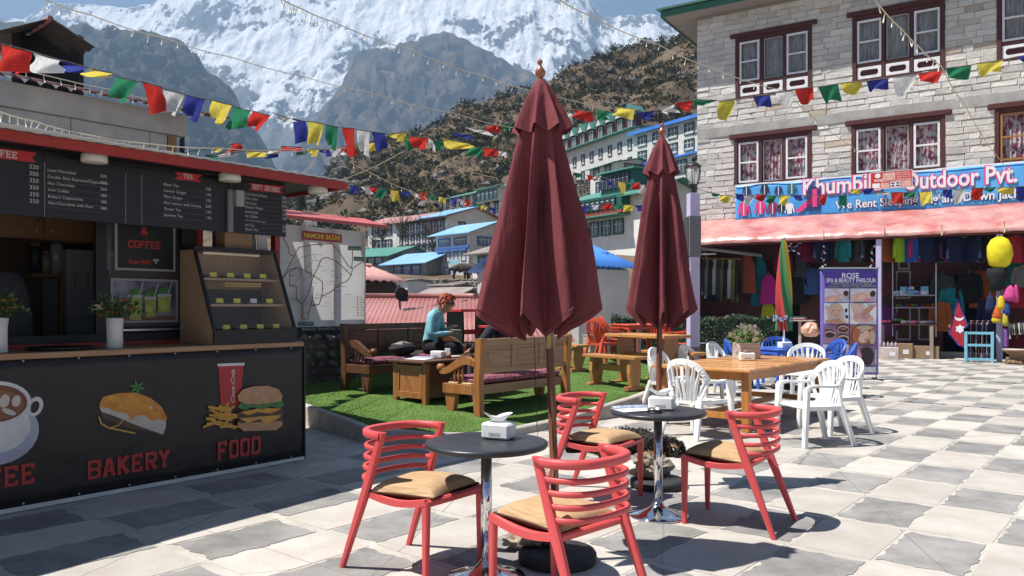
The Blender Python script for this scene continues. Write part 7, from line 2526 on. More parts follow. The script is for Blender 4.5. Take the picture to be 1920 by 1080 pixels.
# house above the kiosk
UH = Plane((-4.57, 11.0), R(40))
uh = thing('concrete_house', 'grey boarded house with maroon corrugated roof rising above the kiosk', 'house', UH.mat())
gbd = mat('weathered_board', (.50, .485, .47), (.33, .32, .31), scale=1.4, rough=.9, bump=.2, bscale=8, spec=.1, detail=8)
hz0, hz1 = 1.2, UH.z(200, 190)
mar_r = mat('maroon_roof_sheet', (.075, .022, .022), (.11, .035, .032), scale=2, rough=.7)
xs = [-6.5, UH.x(133), UH.x(281), UH.x(314)]
for a, b in zip(xs, xs[1:]):
 MB().box(a + .004, b - .004, 0, .05, hz0, hz1 - .30, c=.004).build('wall_board', gbd, uh)
MB().box(-6.5, 0, -.06, .06, hz1 - .295, hz1).build('eave_beam', gbd, uh)
MB().box(UH.x(314), UH.x(330), -.02, .1, hz0, hz1 - .30).build('door_post', wood('raw_post', (.30, .15, .055), (.2, .1, .04), 2), uh)
MB().box(UH.x(343), 0, -.02, .1, hz0, hz1 - .30).build('door_post', black_p, uh)
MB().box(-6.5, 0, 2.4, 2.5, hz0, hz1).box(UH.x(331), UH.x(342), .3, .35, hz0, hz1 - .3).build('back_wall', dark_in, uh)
rb = MB()
roof_sheet(rb, -6.6, .55, -.28, hz1 + .02, 2.0, hz1 + .62, corr=.02, step=.16)
rb.build('roof', mar_r, uh)
ehm = MB()
for k in range(42):
 x = -6.5 + .168 * k
 ehm.prism([(x, hz1 + .01), (x + .09, hz1 + .01), (x + .045, hz1 - .04)], -.30, -.285, 'xz')
ehm.build('scalloped_edge', zinc, uh, kind='stuff')
tw = thing('roof_turret', 'small dark gabled tin roof on posts at the upper left corner', 'roof')
A_, L_, R_ = at(95, 34, 12.6), at(-22, 62, 12.6), at(176, 90, 12.6)
bk_ = VD * 2.4 + Vector((0, 0, -.05))
b = MB()
for p, q in ((L_, A_), (R_, A_)):
 b.sheet(lambda s_, t_, p=p, q=q: p.lerp(q, s_) + bk_ * t_ + Vector((0, 0, .018 * math.sin(t_ * 60))), 3, 40, .02)
b.build('roof', mat('rusty_tin', (.022, .017, .016), (.045, .033, .03), scale=3, rough=.8, coord='World'), tw)
MB().tube([A_, A_ + bk_], .05, 6).build('ridge', pink_r, tw)
c_ = (L_ + R_) / 2
for p in (L_.lerp(R_, .15), L_.lerp(R_, .72)):
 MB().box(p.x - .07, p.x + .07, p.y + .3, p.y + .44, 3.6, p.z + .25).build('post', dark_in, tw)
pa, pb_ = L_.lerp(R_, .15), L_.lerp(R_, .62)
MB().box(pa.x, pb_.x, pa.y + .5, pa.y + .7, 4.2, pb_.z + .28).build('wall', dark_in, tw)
# prayer flags and light strings
def flag_mat(name, c):
 m = mat(name, c, tuple(x * .78 for x in c), scale=14, rough=.9, spec=.05)
 N, L = m.node_tree.nodes, m.node_tree.links
 p = N['Principled BSDF']
 src = p.inputs['Base Color'].links[0].from_socket
 # faint block print in the middle of the cloth
 w = N.new('ShaderNodeTexNoise')
 w.inputs['Scale'].default_value = 46
 w.inputs['Detail'].default_value = 1
 t_ = N.new('ShaderNodeTexCoord')
 L.new(t_.outputs['Object'], w.inputs['Vector'])
 lt_ = N.new('ShaderNodeMapRange')
 lt_.inputs['From Min'].default_value = .55
 lt_.inputs['From Max'].default_value = .62
 lt_.inputs['To Max'].default_value = .35
 L.new(w.outputs['Fac'], lt_.inputs['Value'])
 mm = N.new('ShaderNodeMix')
 mm.data_type = 'RGBA'
 mm.inputs[7].default_value = (c[0] * .35, c[1] * .35, c[2] * .4, 1)
 L.new(lt_.outputs[0], mm.inputs['Factor'])
 L.new(src, mm.inputs[6])
 L.new(mm.outputs[2], p.inputs['Base Color'])
 tr = N.new('ShaderNodeBsdfTranslucent')
 L.new(mm.outputs[2], tr.inputs['Color'])
 mx_ = N.new('ShaderNodeMixShader')
 mx_.inputs[0].default_value = .45
 L.new(p.outputs[0], mx_.inputs[1])
 L.new(tr.outputs[0], mx_.inputs[2])
 L.new(mx_.outputs[0], N['Material Output'].inputs['Surface'])
 return m
FM_ = {'r': ('red flag', flag_mat('flag_red', (.58, .045, .035))), 'w': ('white flag', flag_mat('flag_white', (.68, .67, .66))), 'b': ('blue flag', flag_mat('flag_blue', (.05, .06, .30))),
 'y': ('yellow flag', flag_mat('flag_yellow', (.72, .60, .10))), 'g': ('green flag', flag_mat('flag_green', (.035, .22, .11)))}
cord_m = mat('flag_cord', (.10, .085, .07), rough=.9)
rf_ = random.Random(17)
def flag_string(label, flags, yt, ext, r=.006):
 "flags: colour, u0, v0, u1, v1, drop, shear in survey pixels; yt: depth along the string"
 t = thing('prayer_flag_string', label, 'prayer flags', None, 'strings of prayer flags across the square')
 pts = [Vector(at(ext[0][0], ext[0][1], lerp_tab(yt, ext[0][0])))]
 for (c, u0, v0, u1, v1, dr, sh) in flags:
  a, b_ = at(u0, v0, lerp_tab(yt, u0)), at(u1, v1, lerp_tab(yt, u1))
  pts += [a, b_]
  Y = a.y
  s_px = Y / FPX
  dn = Vector((sh * s_px, rf_.uniform(-.25, .35) * dr * s_px, -dr * s_px))
  sd = rf_.uniform(0, 50)
  tp = rf_.uniform(.05, .35)
  side = Vector((b_.y - a.y, a.x - b_.x, 0)).normalized()
  W_ = (b_ - a).length
  wv = W_ * .10 + (.04 if dr < 18 else .012)
  def fl(p, q):
   e = p + (.5 - p) * tp * q
   w = wv * q * (math.sin(p * 5 + sd + q * 3) + .5 * math.sin(p * 9 + q * 5 + sd * 2))
   return a + (b_ - a) * e + dn * (q + .10 * q * math.sin(p * 4 + sd)) + side * w + Vector((0, 0, -.02 * W_ * math.sin(p * PI)))
  o = MB().grid(fl, 10, 8).build('flag', FM_[c][1], t)
  o['label'] = FM_[c][0]
 pts.append(Vector(at(ext[1][0], ext[1][1], lerp_tab(yt, ext[1][0]))))
 MB().tube(pts, r, 5).build('cord', cord_m, t)
flag_string('string of big prayer flags descending from the upper left over the kiosk', [
 ('r', 2, 82, 58, 96, 48, -3), ('w', 60, 97, 114, 113, 30, -6), ('b', 116, 113, 166, 127, 10, -14), ('y', 168, 128, 214, 138, 8, -18), ('g', 217, 143, 258, 153, 40, -15), ('r', 266, 153, 303, 163, 50, 4),
 ('w', 306, 167, 345, 176, 45, -2), ('b', 349, 178, 385, 186, 44, -5), ('y', 398, 188, 435, 197, 34, -14), ('g', 438, 200, 470, 208, 34, -18), ('r', 474, 208, 507, 217, 30, -16), ('w', 510, 211, 542, 222, 10, 12),
 ('b', 548, 222, 573, 228, 42, 4), ('y', 578, 227, 606, 232, 42, -2), ('g', 611, 234, 634, 238, 42, 0), ('r', 641, 239, 664, 241, 48, 4), ('w', 669, 243, 693, 246, 44, 2), ('b', 696, 247, 722, 250, 32, 6),
 ('y', 727, 252, 762, 247, 14, 8), ('g', 755, 255, 768, 258, 22, 4), ('r', 768, 256, 803, 258, 20, -2), ('w', 803, 258, 816, 266, 18, 2), ('g', 812, 266, 826, 262, 18, 4), ('y', 826, 258, 884, 270, 14, 4),
 ('g', 880, 276, 906, 276, 16, -6), ('r', 906, 277, 930, 279, 14, 4), ('w', 931, 282, 950, 285, 10, 4)], [(0, 6.2), (650, 13.5), (960, 17)], [(-60, 66), (985, 292)])
flag_string('string of prayer flags rising to the right across the stone lodge', [
 ('b', 847, 247, 884, 253, 7, 4), ('w', 872, 238, 912, 245, 9, 14), ('r', 912, 236, 938, 234, 12, 4), ('g', 940, 234, 962, 230, 12, -4), ('w', 1056, 208, 1074, 213, 18, 0), ('r', 1074, 205, 1110, 210, 16, 4), ('g', 1120, 205, 1148, 210, 16, -4),
 ('y', 1152, 200, 1190, 205, 18, -2), ('b', 1196, 210, 1230, 207, 14, 4), ('w', 1232, 200, 1266, 196, 14, 6), ('r', 1266, 192, 1298, 188, 14, 8), ('g', 1302, 186, 1345, 188, 8, -6), ('y', 1348, 190, 1378, 187, 30, -2), ('b', 1412, 181, 1444, 177, 22, 4),
 ('w', 1454, 174, 1486, 170, 24, 2), ('r', 1490, 168, 1524, 163, 26, 8), ('g', 1534, 163, 1572, 157, 30, 10), ('y', 1575, 156, 1617, 151, 20, 4), ('b', 1625, 152, 1667, 146, 19, 2), ('w', 1674, 145, 1718, 139, 32, 2), ('r', 1722, 138, 1768, 131, 20, -6),
 ('g', 1774, 128, 1822, 122, 22, 0), ('y', 1832, 119, 1882, 112, 22, 0), ('b', 1908, 106, 1944, 101, 15, 4)], [(840, 18), (1060, 16), (1300, 12.5), (1940, 9)], [(800, 258), (2010, 90)])
flag_string('pale fluttering string of prayer flags above the right end of the kiosk roof', [
 ('y', 400, 276, 418, 279, 6, -4), ('r', 433, 270, 454, 268, 15, -6), ('w', 412, 288, 440, 286, 7, -10), ('g', 386, 291, 410, 293, 8, 2), ('y', 458, 283, 496, 284, 11, 4), ('b', 498, 289, 522, 288, 8, -2), ('w', 505, 281, 528, 280, 9, -8), ('r', 527, 274, 566, 276, 8, 2),
 ('g', 555, 286, 576, 284, 5, 2), ('y', 575, 280, 598, 279, 13, 3), ('b', 598, 280, 620, 279, 12, 6), ('w', 616, 280, 640, 277, 14, 4), ('r', 642, 275, 660, 273, 12, 2), ('g', 664, 272, 678, 270, 12, -2), ('y', 690, 268, 706, 267, 16, 0)], [(380, 12), (720, 17)], [(330, 290), (745, 264)])
flag_string('distant string of prayer flags running down to the village left of the parasol', [
 ('r', 640, 344, 652, 345, 10, 0), ('b', 656, 347, 672, 348, 16, 2), ('w', 676, 349, 692, 350, 14, 8), ('r', 692, 351, 706, 352, 8, 2), ('g', 706, 353, 726, 353, 20, -4), ('y', 731, 355, 748, 358, 20, 2), ('b', 753, 358, 769, 360, 9, 2), ('w', 771, 362, 783, 363, 9, 8),
 ('r', 788, 361, 800, 362, 12, -2), ('g', 804, 365, 818, 368, 8, 2), ('y', 821, 368, 835, 371, 11, 3), ('b', 846, 371, 858, 371, 11, -2), ('w', 858, 373, 869, 374, 10, 4), ('r', 871, 374, 881, 374, 12, 0), ('g', 884, 381, 898, 383, 6, 3), ('y', 901, 384, 914, 387, 8, 0), ('b', 917, 388, 930, 391, 10, 2),
 ('b', 1088, 389, 1107, 386, 10, -4), ('w', 1108, 384, 1124, 383, 9, 0), ('r', 1127, 382, 1146, 381, 10, 2), ('g', 1147, 383, 1168, 383, 8, 2), ('y', 1169, 384, 1189, 384, 12, 0), ('b', 1190, 385, 1205, 385, 10, 2)], [(620, 20), (1210, 26)], [(622, 342), (1230, 384)])
flag_string('short distant string of prayer flags between the two parasols', [
 ('g', 1075, 323, 1092, 326, 8, 2), ('r', 1101, 328, 1114, 329, 9, 0), ('w', 1116, 330, 1126, 332, 8, 4), ('b', 1130, 332, 1142, 336, 14, 10), ('y', 1159, 341, 1172, 342, 20, 4), ('g', 1173, 343, 1182, 343, 6, 0), ('r', 1184, 345, 1200, 341, 12, 0), ('w', 1200, 346, 1209, 347, 16, 0)], [(1060, 22), (1220, 19)], [(1062, 320), (1225, 350)])
flag_string('string of prayer flags hanging in front of the blue shop banner', [
 ('g', 1334, 362, 1350, 364, 5, 0), ('y', 1350, 366, 1373, 366, 13, -4), ('b', 1378, 363, 1394, 365, 11, 4), ('w', 1396, 367, 1416, 366, 16, -4), ('r', 1418, 364, 1437, 366, 10, -3), ('g', 1440, 367, 1457, 367, 13, -6), ('y', 1462, 367, 1482, 366, 18, -6), ('b', 1486, 366, 1502, 366, 9, 6), ('r', 1538, 366, 1552, 366, 17, -4), ('g', 1573, 367, 1588, 366, 20, 2),
 ('y', 1594, 356, 1614, 355, 8, 0), ('b', 1616, 354, 1638, 353, 9, 0), ('w', 1641, 361, 1669, 361, 5, 0), ('r', 1670, 361, 1693, 360, 22, 1), ('g', 1694, 361, 1718, 360, 10, -2), ('y', 1724, 360, 1748, 358, 25, -3), ('b', 1767, 356, 1785, 355, 15, 4), ('w', 1787, 355, 1811, 353, 26, 0), ('r', 1822, 353, 1845, 352, 20, -2), ('g', 1846, 353, 1868, 351, 7, -4), ('y', 1871, 352, 1902, 351, 11, 0), ('b', 1905, 350, 1926, 349, 24, 2)],
 [(1290, 17), (1930, 14)], [(1300, 352), (1990, 344)])
fl_c = mat('light_cable', (.50, .44, .32), rough=.7)
bulb_m = mat('light_bulb', (.68, .62, .50), rough=.4)
def light_string(label, pts, r=.006, n_b=14, kind='light_string', cat='string lights'):
 t = thing(kind, label, cat, None, 'thin strings of fairy lights over the square')
 P3 = [at(u, v, Y) for u, v, Y in pts]
 path = []
 for a, b_ in zip(P3, P3[1:]):
  for k in range(6):
   path.append(a.lerp(b_, k / 6) + Vector((0, 0, -.012 * (b_ - a).length * math.sin(k / 6 * PI))))
 path.append(P3[-1])
 MB().tube(path, r, 5).build('cable', fl_c, t)
 if n_b:
  bb = MB()
  rg = random.Random(len(label))
  for k in range(n_b):
   f = (k + .5) / n_b * (len(path) - 1)
   i = int(f)
   p = path[i].lerp(path[min(i + 1, len(path) - 1)], f - i)
   d = Vector((rg.uniform(-.03, .03), rg.uniform(-.02, .02), -rg.uniform(.05, .09)))
   bb.tube([p, p + d * .6, p + d], [.003, .005, .006], 5)
  bb.build('bulbs', bulb_m, t, kind='stuff')
light_string('fairy light string from the top left corner to the large parasol', [(78, -4, 6), (167, 27, 7), (310, 72, 8.5), (433, 107, 10), (567, 143, 11.5), (690, 173, 13), (853, 213, 15), (965, 240, 17)], n_b=34)
light_string('fairy light string from the top edge down behind the large parasol top', [(522, -5, 6.5), (567, 17, 7), (623, 40, 7.8), (760, 90, 9.8), (907, 143, 12), (1057, 185, 14.5), (1152, 204, 16)], n_b=34)
light_string('fairy light string crossing the snow ridge to the lodge windows', [(1044, -4, 7), (1100, 27, 7.8), (1233, 83, 9.5), (1340, 130, 11), (1470, 170, 13), (1600, 277, 17), (1657, 320, 20)], n_b=28)
light_string('fairy light string hanging down across the upper right windows', [(1636, -6, 6), (1693, 57, 7), (1723, 87, 7.6), (1765, 124, 8.6), (1807, 193, 11), (1873, 297, 15), (1900, 326, 17)], n_b=24)
light_string('fairy light string drooping along the kiosk eave', [(-5, 208, 6), (67, 228, 6.6), (137, 247, 7.2), (283, 270, 8.4), (410, 278, 9.6), (560, 279, 12), (655, 276, 14)], n_b=30)
light_string('fairy light string along the eave of the grey house', [(-5, 116, 8.6), (113, 148, 9.2), (207, 168, 9.7), (303, 192, 10.3), (360, 205, 10.8)], n_b=14)
light_string('plain pale rope slanting up from the map board roof', [(636, 339, 13.5), (757, 283, 17)], n_b=0, kind='rope', cat='rope')
light_string('fairy light string falling toward the village left of the large parasol', [(780, 281, 17), (840, 307, 19), (932, 334, 22)], r=.008, n_b=9)
light_string('fairy light string over the brown hill above the map board', [(655, 303, 14), (707, 330, 15), (775, 360, 17), (860, 392, 20)], r=.007, n_b=10)
# people and animals
def skin_body(name, J, E_, parent, mats, mi_of, sub=2, M=None, post=None):
 "one continuous surface grown over a joint skeleton; J name -> (x, y, z, r[, r2]); faces take the material of the nearest bone"
 names = list(J)
 idx = {n: i for i, n in enumerate(names)}
 me = bpy.data.meshes.new(name)
 me.from_pydata([J[n][:3] for n in names], [(idx[a], idx[b_]) for a, b_ in E_], [])
 o = bpy.data.objects.new('tmp', me)
 col.objects.link(o)
 md = o.modifiers.new('s', 'SKIN')
 md.use_smooth_shade = True
 for n, sv in zip(names, me.skin_vertices[0].data):
  r = J[n][3]
  sv.radius = (r, J[n][4] if len(J[n]) > 4 else r)
 me.skin_vertices[0].data[0].use_root = True
 sb2 = o.modifiers.new('ss', 'SUBSURF')
 sb2.levels = sub
 sb2.render_levels = sub
 dg = bpy.context.evaluated_depsgraph_get()
 res = bpy.data.meshes.new_from_object(o.evaluated_get(dg))
 bpy.data.objects.remove(o)
 if post:
  for v in res.vertices:
   v.co = post(v.co)
 res.materials.clear()
 for m in mats:
  res.materials.append(m)
 segs = [(Vector(J[a][:3]), Vector(J[b_][:3]), mi_of(a, b_)) for a, b_ in E_]
 for p in res.polygons:
  best, bi = 1e9, 0
  for a, b_, k in segs:
   d = b_ - a
   t = max(0, min(1, (p.center - a).dot(d) / max(1e-9, d.length_squared)))
   q = (p.center - a - d * t).length
   if q < best:
    best, bi = q, k
  p.material_index = bi
  p.use_smooth = True
 res.name = name
 return link(name, res, parent, M)
def hand(J, E_, key, w, d, up):
 "palm, four fingers of unequal length and a thumb from the side of the palm"
 d, up = Vector(d).normalized(), Vector(up).normalized()
 s_ = d.cross(up).normalized()
 w = Vector(w)
 J[key + 'palm'] = (*(w + d * .055), .024, .016)
 E_.append((key + 'wrist', key + 'palm'))
 for i, (o, L_) in enumerate(((-.026, .060), (-.009, .072), (.009, .068), (.026, .052))):
  b_ = w + d * .075 + s_ * o
  m_ = b_ + d * L_ * .55 - up * L_ * .15
  J[f'{key}f{i}a'] = (*b_, .0085)
  J[f'{key}f{i}b'] = (*m_, .008)
  J[f'{key}f{i}c'] = (*(m_ + d * L_ * .2 - up * L_ * .42), .0065)
  E_ += [(key + 'palm', f'{key}f{i}a'), (f'{key}f{i}a', f'{key}f{i}b'), (f'{key}f{i}b', f'{key}f{i}c')]
 b_ = w + d * .03 - s_ * .028
 J[key + 'ta'] = (*b_, .010)
 J[key + 'tb'] = (*(b_ + d * .03 - s_ * .018 - up * .012), .0085)
 E_ += [(key + 'palm', key + 'ta'), (key + 'ta', key + 'tb')]
skin_m = mat('skin', (.50, .28, .20), (.44, .23, .16), scale=20, rough=.55)
teal = cloth('teal_fleece', (.22, .48, .55), .8, scale=14)
trous = cloth('black_trousers', (.022, .022, .026))
grey_j = cloth('charcoal_jacket', (.030, .034, .042))
jean = cloth('grey_jeans', (.075, .08, .09))
boot = mat('boot_leather', (.05, .035, .025), rough=.6)
def sitter(label, M, lean, mats, turn=0.0, x0=0.0, arms=None, headd=(0, .05, .0)):
 t = thing('person', label, 'person', M)
 J, E_ = {}, []
 lx_, ly_ = lean
 J['pelvis'] = (0, .20, .545, .125, .105)
 J['waist'] = (lx_ * .35, .19 + ly_ * .35, .70, .125, .10)
 J['chest'] = (lx_ * .8, .19 + ly_ * .8, .90, .145, .105)
 J['collar'] = (lx_, .20 + ly_, 1.02, .085, .075)
 J['neck'] = (lx_ + headd[0] * .4, .225 + ly_ + headd[1] * .4, 1.085, .052)
 J['jaw'] = (lx_ + headd[0] * .8, .275 + ly_ + headd[1], 1.13 + headd[2], .066, .072)
 J['brow'] = (lx_ + headd[0], .265 + ly_ + headd[1], 1.215 + headd[2], .080, .092)
 J['crown'] = (lx_ + headd[0], .245 + ly_ + headd[1], 1.275 + headd[2], .060, .066)
 E_ += [('pelvis', 'waist'), ('waist', 'chest'), ('chest', 'collar'), ('collar', 'neck'), ('neck', 'jaw'), ('jaw', 'brow'), ('brow', 'crown')]
 J['nose'] = (lx_ + headd[0], .365 + ly_ + headd[1], 1.165 + headd[2], .014)
 E_.append(('brow', 'nose'))
 for k, sx in (('l', -1), ('r', 1)):
  el, wr, hd_, hu = arms[k]
  J[k + 'sh'] = (sx * .165 + lx_ * .95, .195 + ly_ * .95, .985, .068)
  J[k + 'elbow'] = (*el, .052)
  J[k + 'wrist'] = (*wr, .030)
  E_ += [('collar', k + 'sh'), (k + 'sh', k + 'elbow'), (k + 'elbow', k + 'wrist')]
  hand(J, E_, k, wr, hd_, hu)
  J[k + 'hip'] = (sx * .10, .24, .545, .098)
  J[k + 'knee'] = (sx * .12, .62, .60, .066)
  J[k + 'ankle'] = (sx * .12, .64, .13, .042)
  J[k + 'heel'] = (sx * .12, .65, .06, .045)
  J[k + 'toe'] = (sx * .125, .84, .045, .036)
  E_ += [('pelvis', k + 'hip'), (k + 'hip', k + 'knee'), (k + 'knee', k + 'ankle'), (k + 'ankle', k + 'heel'), (k + 'heel', k + 'toe')]
 def mi_of(a, b_):
  s = a + b_
  if any(q in s for q in ('heel', 'toe')):
   return 3
  if any(q in s for q in ('palm', 'f0', 'f1', 'f2', 'f3', 'ta', 'jaw', 'brow', 'crown', 'nose')) and 'elbow' not in s:
   return 2
  if any(q in s for q in ('hip', 'knee', 'ankle')):
   return 1
  return 0
 skin_body('body', J, E_, t, mats, mi_of)
 return t, J
BLz = Matrix.Translation((1.62 - 1.95 * 0, 0, 0))
# diner on the dark bench; the bench frame is turned round, so x is mirrored
p1M = BLM @ T(.60, .06, -.07, rz=.42, s=1.1)
t1, J1 = sitter('person with short red hair, sunglasses and teal fleece sitting and eating on the dark bench', p1M, (.0, .11), [teal, trous, skin_m, boot],
 arms={'l': ((-.24, .33, .76), (-.075, .50, .84), (.35, .7, .35), (-.2, -.3, 1)), 'r': ((.25, .33, .74), (.08, .53, .77), (-.45, .8, .05), (0, -.1, 1))}, headd=(0, .10, -.03))
hc = Vector(J1['brow'][:3])
hair_m = mat('red_hair', (.40, .075, .02), (.25, .04, .012), scale=30, rough=.5, rnd=.3, isl=True)
hb2 = MB()
rg = random.Random(2)
for _ in range(520):
 an, el = rg.uniform(0, 2 * PI), rg.uniform(-.5, 1.55)
 d = Vector((math.cos(an) * math.cos(el) * .098, math.sin(an) * math.cos(el) * .112, math.sin(el) * .11 + .022))
 if d.y > .045 and d.z < .062:
  continue
 p = hc + Vector((0, -.012, 0)) + d
 dirn = Vector((d.x * .35 + rg.uniform(-.02, .02), d.y * .25 + .018, -.022 + rg.uniform(-.02, .012)))
 s_ = dirn.cross(d).normalized() * .011
 hb2.add([p - s_, p + s_, p + dirn * 1.0 + d * .06 + s_ * .4, p + dirn * 1.5 + d * .05], [(0, 1, 2, 3)])
hb2.build('hair', hair_m, t1)
sg = MB()
for sx in (-1, 1):
 sg.lathe([(0, .0), (.026, .002), (.027, .006), (0, .010)], 12, M=T(hc.x + sx * .034, hc.y + .088, hc.z - .018, rx=-PI / 2))
 sg.tube([(hc.x + sx * .062, hc.y + .085, hc.z - .014), (hc.x + sx * .088, hc.y + .0, hc.z - .010)], .004, 4)
sg.tube([(hc.x - .012, hc.y + .094, hc.z - .014), (hc.x + .012, hc.y + .094, hc.z - .014)], .004, 4)
sg.build('sunglasses', mat('dark_lens', (.01, .01, .012), rough=.08), t1)
cl_ = MB().lathe([(.075, 0), (.068, .025), (.062, .055), (.070, .058)], 18, M=T(J1['neck'][0], J1['neck'][1], 1.035))
cl_.build('collar', teal, t1)
dish = thing('small_plate', 'small white plate held by the diner in teal', 'plate', p1M @ T(.03, .62, .80))
MB().lathe([(0, .003), (.045, .004), (.075, .014), (.077, .012), (.045, 0), (0, 0)], 20).build('dish', MATS['white_china'], dish)
p2M = BRM @ T(.86, .05, -.05, rz=.05, s=1.12)
t2, J2 = sitter('person in dark jacket and grey jeans bending forward on the pale backed bench', p2M, (.05, .12), [grey_j, jean, skin_m, boot],
 arms={'l': ((-.31, .36, .78), (-.17, .60, .70), (.3, .9, -.2), (0, 0, 1)), 'r': ((.22, .56, .74), (.08, .74, .68), (-.4, .9, -.1), (0, 0, 1))}, headd=(-.03, .10, -.03))
hc = Vector(J2['brow'][:3])
hb2 = MB()
for _ in range(360):
 an, el = rg.uniform(0, 2 * PI), rg.uniform(-.4, 1.55)
 d = Vector((math.cos(an) * math.cos(el) * .092, math.sin(an) * math.cos(el) * .106, math.sin(el) * .10 + .018))
 if d.y > .045 and d.z < .05:
  continue
 p = hc + d
 s_ = Vector((rg.uniform(-1, 1), rg.uniform(-1, 1), 0)).normalized() * .012
 hb2.add([p - s_, p + s_, p + d * .10 + Vector((0, 0, -.03))], [(0, 1, 2)])
hb2.build('hair', mat('dark_hair', (.02, .014, .010), rough=.6), t2)
fur_k = mat('black_fur', (.012, .010, .009), (.035, .024, .016), scale=9, rough=.7, rnd=.4, isl=True)
fur_t = mat('tan_fur', (.34, .22, .12), (.24, .15, .08), scale=14, rough=.8, rnd=.3, isl=True)
dg_ = thing('dog', 'shaggy black dog with tan muzzle and legs asleep on the paving behind the second table', 'dog', T(1.19, 7.93, 0, rz=-.10, s=.95))
J = {'rump': (-.34, .03, .13, .125, .12), 'belly': (-.10, .02, .135, .135, .13), 'ribs': (.12, .0, .145, .14, .135), 'shoulder': (.24, -.02, .13, .115, .11), 'neck': (.33, -.06, .11, .085), 'skull': (.42, -.10, .095, .078, .075), 'muzzle': (.44, -.20, .065, .042), 'nose': (.445, -.255, .052, .026),
 'earl': (.36, -.13, .13, .03), 'ear2': (.33, -.16, .07, .018), 'earr': (.50, -.09, .11, .03), 'er2': (.53, -.12, .05, .018), 'tail': (-.50, .06, .07, .05), 'tail2': (-.66, -.02, .05, .035),
 'hip1': (-.30, -.12, .08, .07), 'hock1': (-.14, -.24, .05, .035), 'paw1': (-.30, -.33, .035, .030), 'toe1': (-.22, -.36, .028, .028), 'elb': (.20, -.14, .06, .05), 'wrist': (.12, -.28, .042, .034), 'paw2': (.24, -.36, .032, .032), 'toe2': (.31, -.37, .028, .028)}
E2 = [('belly', 'rump'), ('belly', 'ribs'), ('ribs', 'shoulder'), ('shoulder', 'neck'), ('neck', 'skull'), ('skull', 'muzzle'), ('muzzle', 'nose'), ('skull', 'earl'), ('earl', 'ear2'), ('skull', 'earr'), ('earr', 'er2'), ('rump', 'tail'), ('tail', 'tail2'),
 ('rump', 'hip1'), ('hip1', 'hock1'), ('hock1', 'paw1'), ('paw1', 'toe1'), ('shoulder', 'elb'), ('elb', 'wrist'), ('wrist', 'paw2'), ('paw2', 'toe2')]
db = skin_body('body', J, E2, dg_, [fur_k, fur_t, mat('dog_nose', (.008, .008, .008), rough=.3)], lambda a, b_: 1 if any(q in a + b_ for q in ('paw1toe', 'wristpaw', 'paw2toe', 'skullmuzzle')) else (2 if b_ == 'nose' else 0))
fb_, ft_ = MB(), MB()
for p in db.data.polygons:
 c, n_ = p.center, p.normal
 k = 1 if p.material_index == 1 else 0
 for _ in range(9 if k == 0 else 2):
  if p.material_index == 2:
   continue
  o = c + Vector((rg.uniform(-1, 1), rg.uniform(-1, 1), rg.uniform(-1, 1))) * .025
  L_ = rg.uniform(.018, .045) * (1 if k == 0 else .4)
  d = (n_ * .45 + Vector((rg.uniform(-1.1, -.2), rg.uniform(-.6, .3), rg.uniform(-.7, .2)))).normalized() * L_
  s_ = d.cross(Vector((rg.uniform(-1, 1), rg.uniform(-1, 1), rg.uniform(-1, 1)))).normalized() * .007
  q = o + d
  q.z = max(.004, q.z)
  (fb_ if k == 0 else ft_).add([o - s_, o + s_, q], [(0, 1, 2)])
fb_.build('coat', fur_k, dg_, kind='stuff')
ft_.build('leg_fur', fur_t, dg_, kind='stuff')
for k, (sx) in enumerate((-.03, .035)):
 MB().lathe([(0, -.008), (.012, 0), (0, .008)], 8, M=T(.42 + sx, -.172, .125)).build('eyebrow', fur_t, dg_)
yk = thing('yak', 'black yak standing broadside in front of the blue trimmed house', 'yak', T(*at(868, 523, 67), rz=.2), 'yaks by the blue trimmed house')
J = {'rump': (-.75, 0, 1.0, .34, .38), 'back': (-.1, 0, 1.05, .38, .42), 'hump': (.45, 0, 1.15, .36, .44), 'neck': (.85, 0, .95, .24), 'head': (1.15, -.05, .72, .15), 'muz': (1.32, -.08, .55, .10), 'h1': (1.12, .25, .98, .03), 'h2': (1.2, .32, 1.2, .015), 'k1': (1.12, -.32, .98, .03), 'k2': (1.2, -.40, 1.2, .015),
 'a1': (.5, .2, .5, .12), 'a2': (.52, .2, .0, .07), 'b1': (.5, -.2, .5, .12), 'b2': (.50, -.2, .0, .07), 'c1': (-.7, .2, .55, .13), 'c15': (-.82, .2, .3, .08), 'c2': (-.75, .2, .0, .07), 'd1': (-.7, -.2, .55, .13), 'd15': (-.82, -.2, .3, .08), 'd2': (-.75, -.2, .0, .07), 't1': (-1.1, 0, .9, .07), 't2': (-1.2, 0, .35, .12)}
E3 = [('back', 'rump'), ('back', 'hump'), ('hump', 'neck'), ('neck', 'head'), ('head', 'muz'), ('head', 'h1'), ('h1', 'h2'), ('head', 'k1'), ('k1', 'k2'), ('hump', 'a1'), ('a1', 'a2'), ('hump', 'b1'), ('b1', 'b2'), ('rump', 'c1'), ('c1', 'c15'), ('c15', 'c2'), ('rump', 'd1'), ('d1', 'd15'), ('d15', 'd2'), ('rump', 't1'), ('t1', 't2')]
skin_body('body', J, E3, yk, [fur_k], lambda a, b_: 0, sub=1)
copy_tree(yk, T(*at(884, 524, 64), rz=2.6), 'second black yak facing away beside the first one')
fl_ = thing('floodlight', 'round black floodlight on the edge of the red corrugated roof', 'floodlight', T(*at(750, 565, 20.5), rz=.6))
MB().lathe([(0, 0), (.16, .02), (.19, .10), (.17, .12), (.15, .09), (0, .08)], 20, M=T(0, 0, .16, rx=PI / 2.3)).build('housing', black_p, fl_)
MB().box(.02, .2, -.06, .06, .0, .30).tube([(0, 0, -.3), (0, .02, .15)], .03, 6).build('bracket', black_p, fl_)
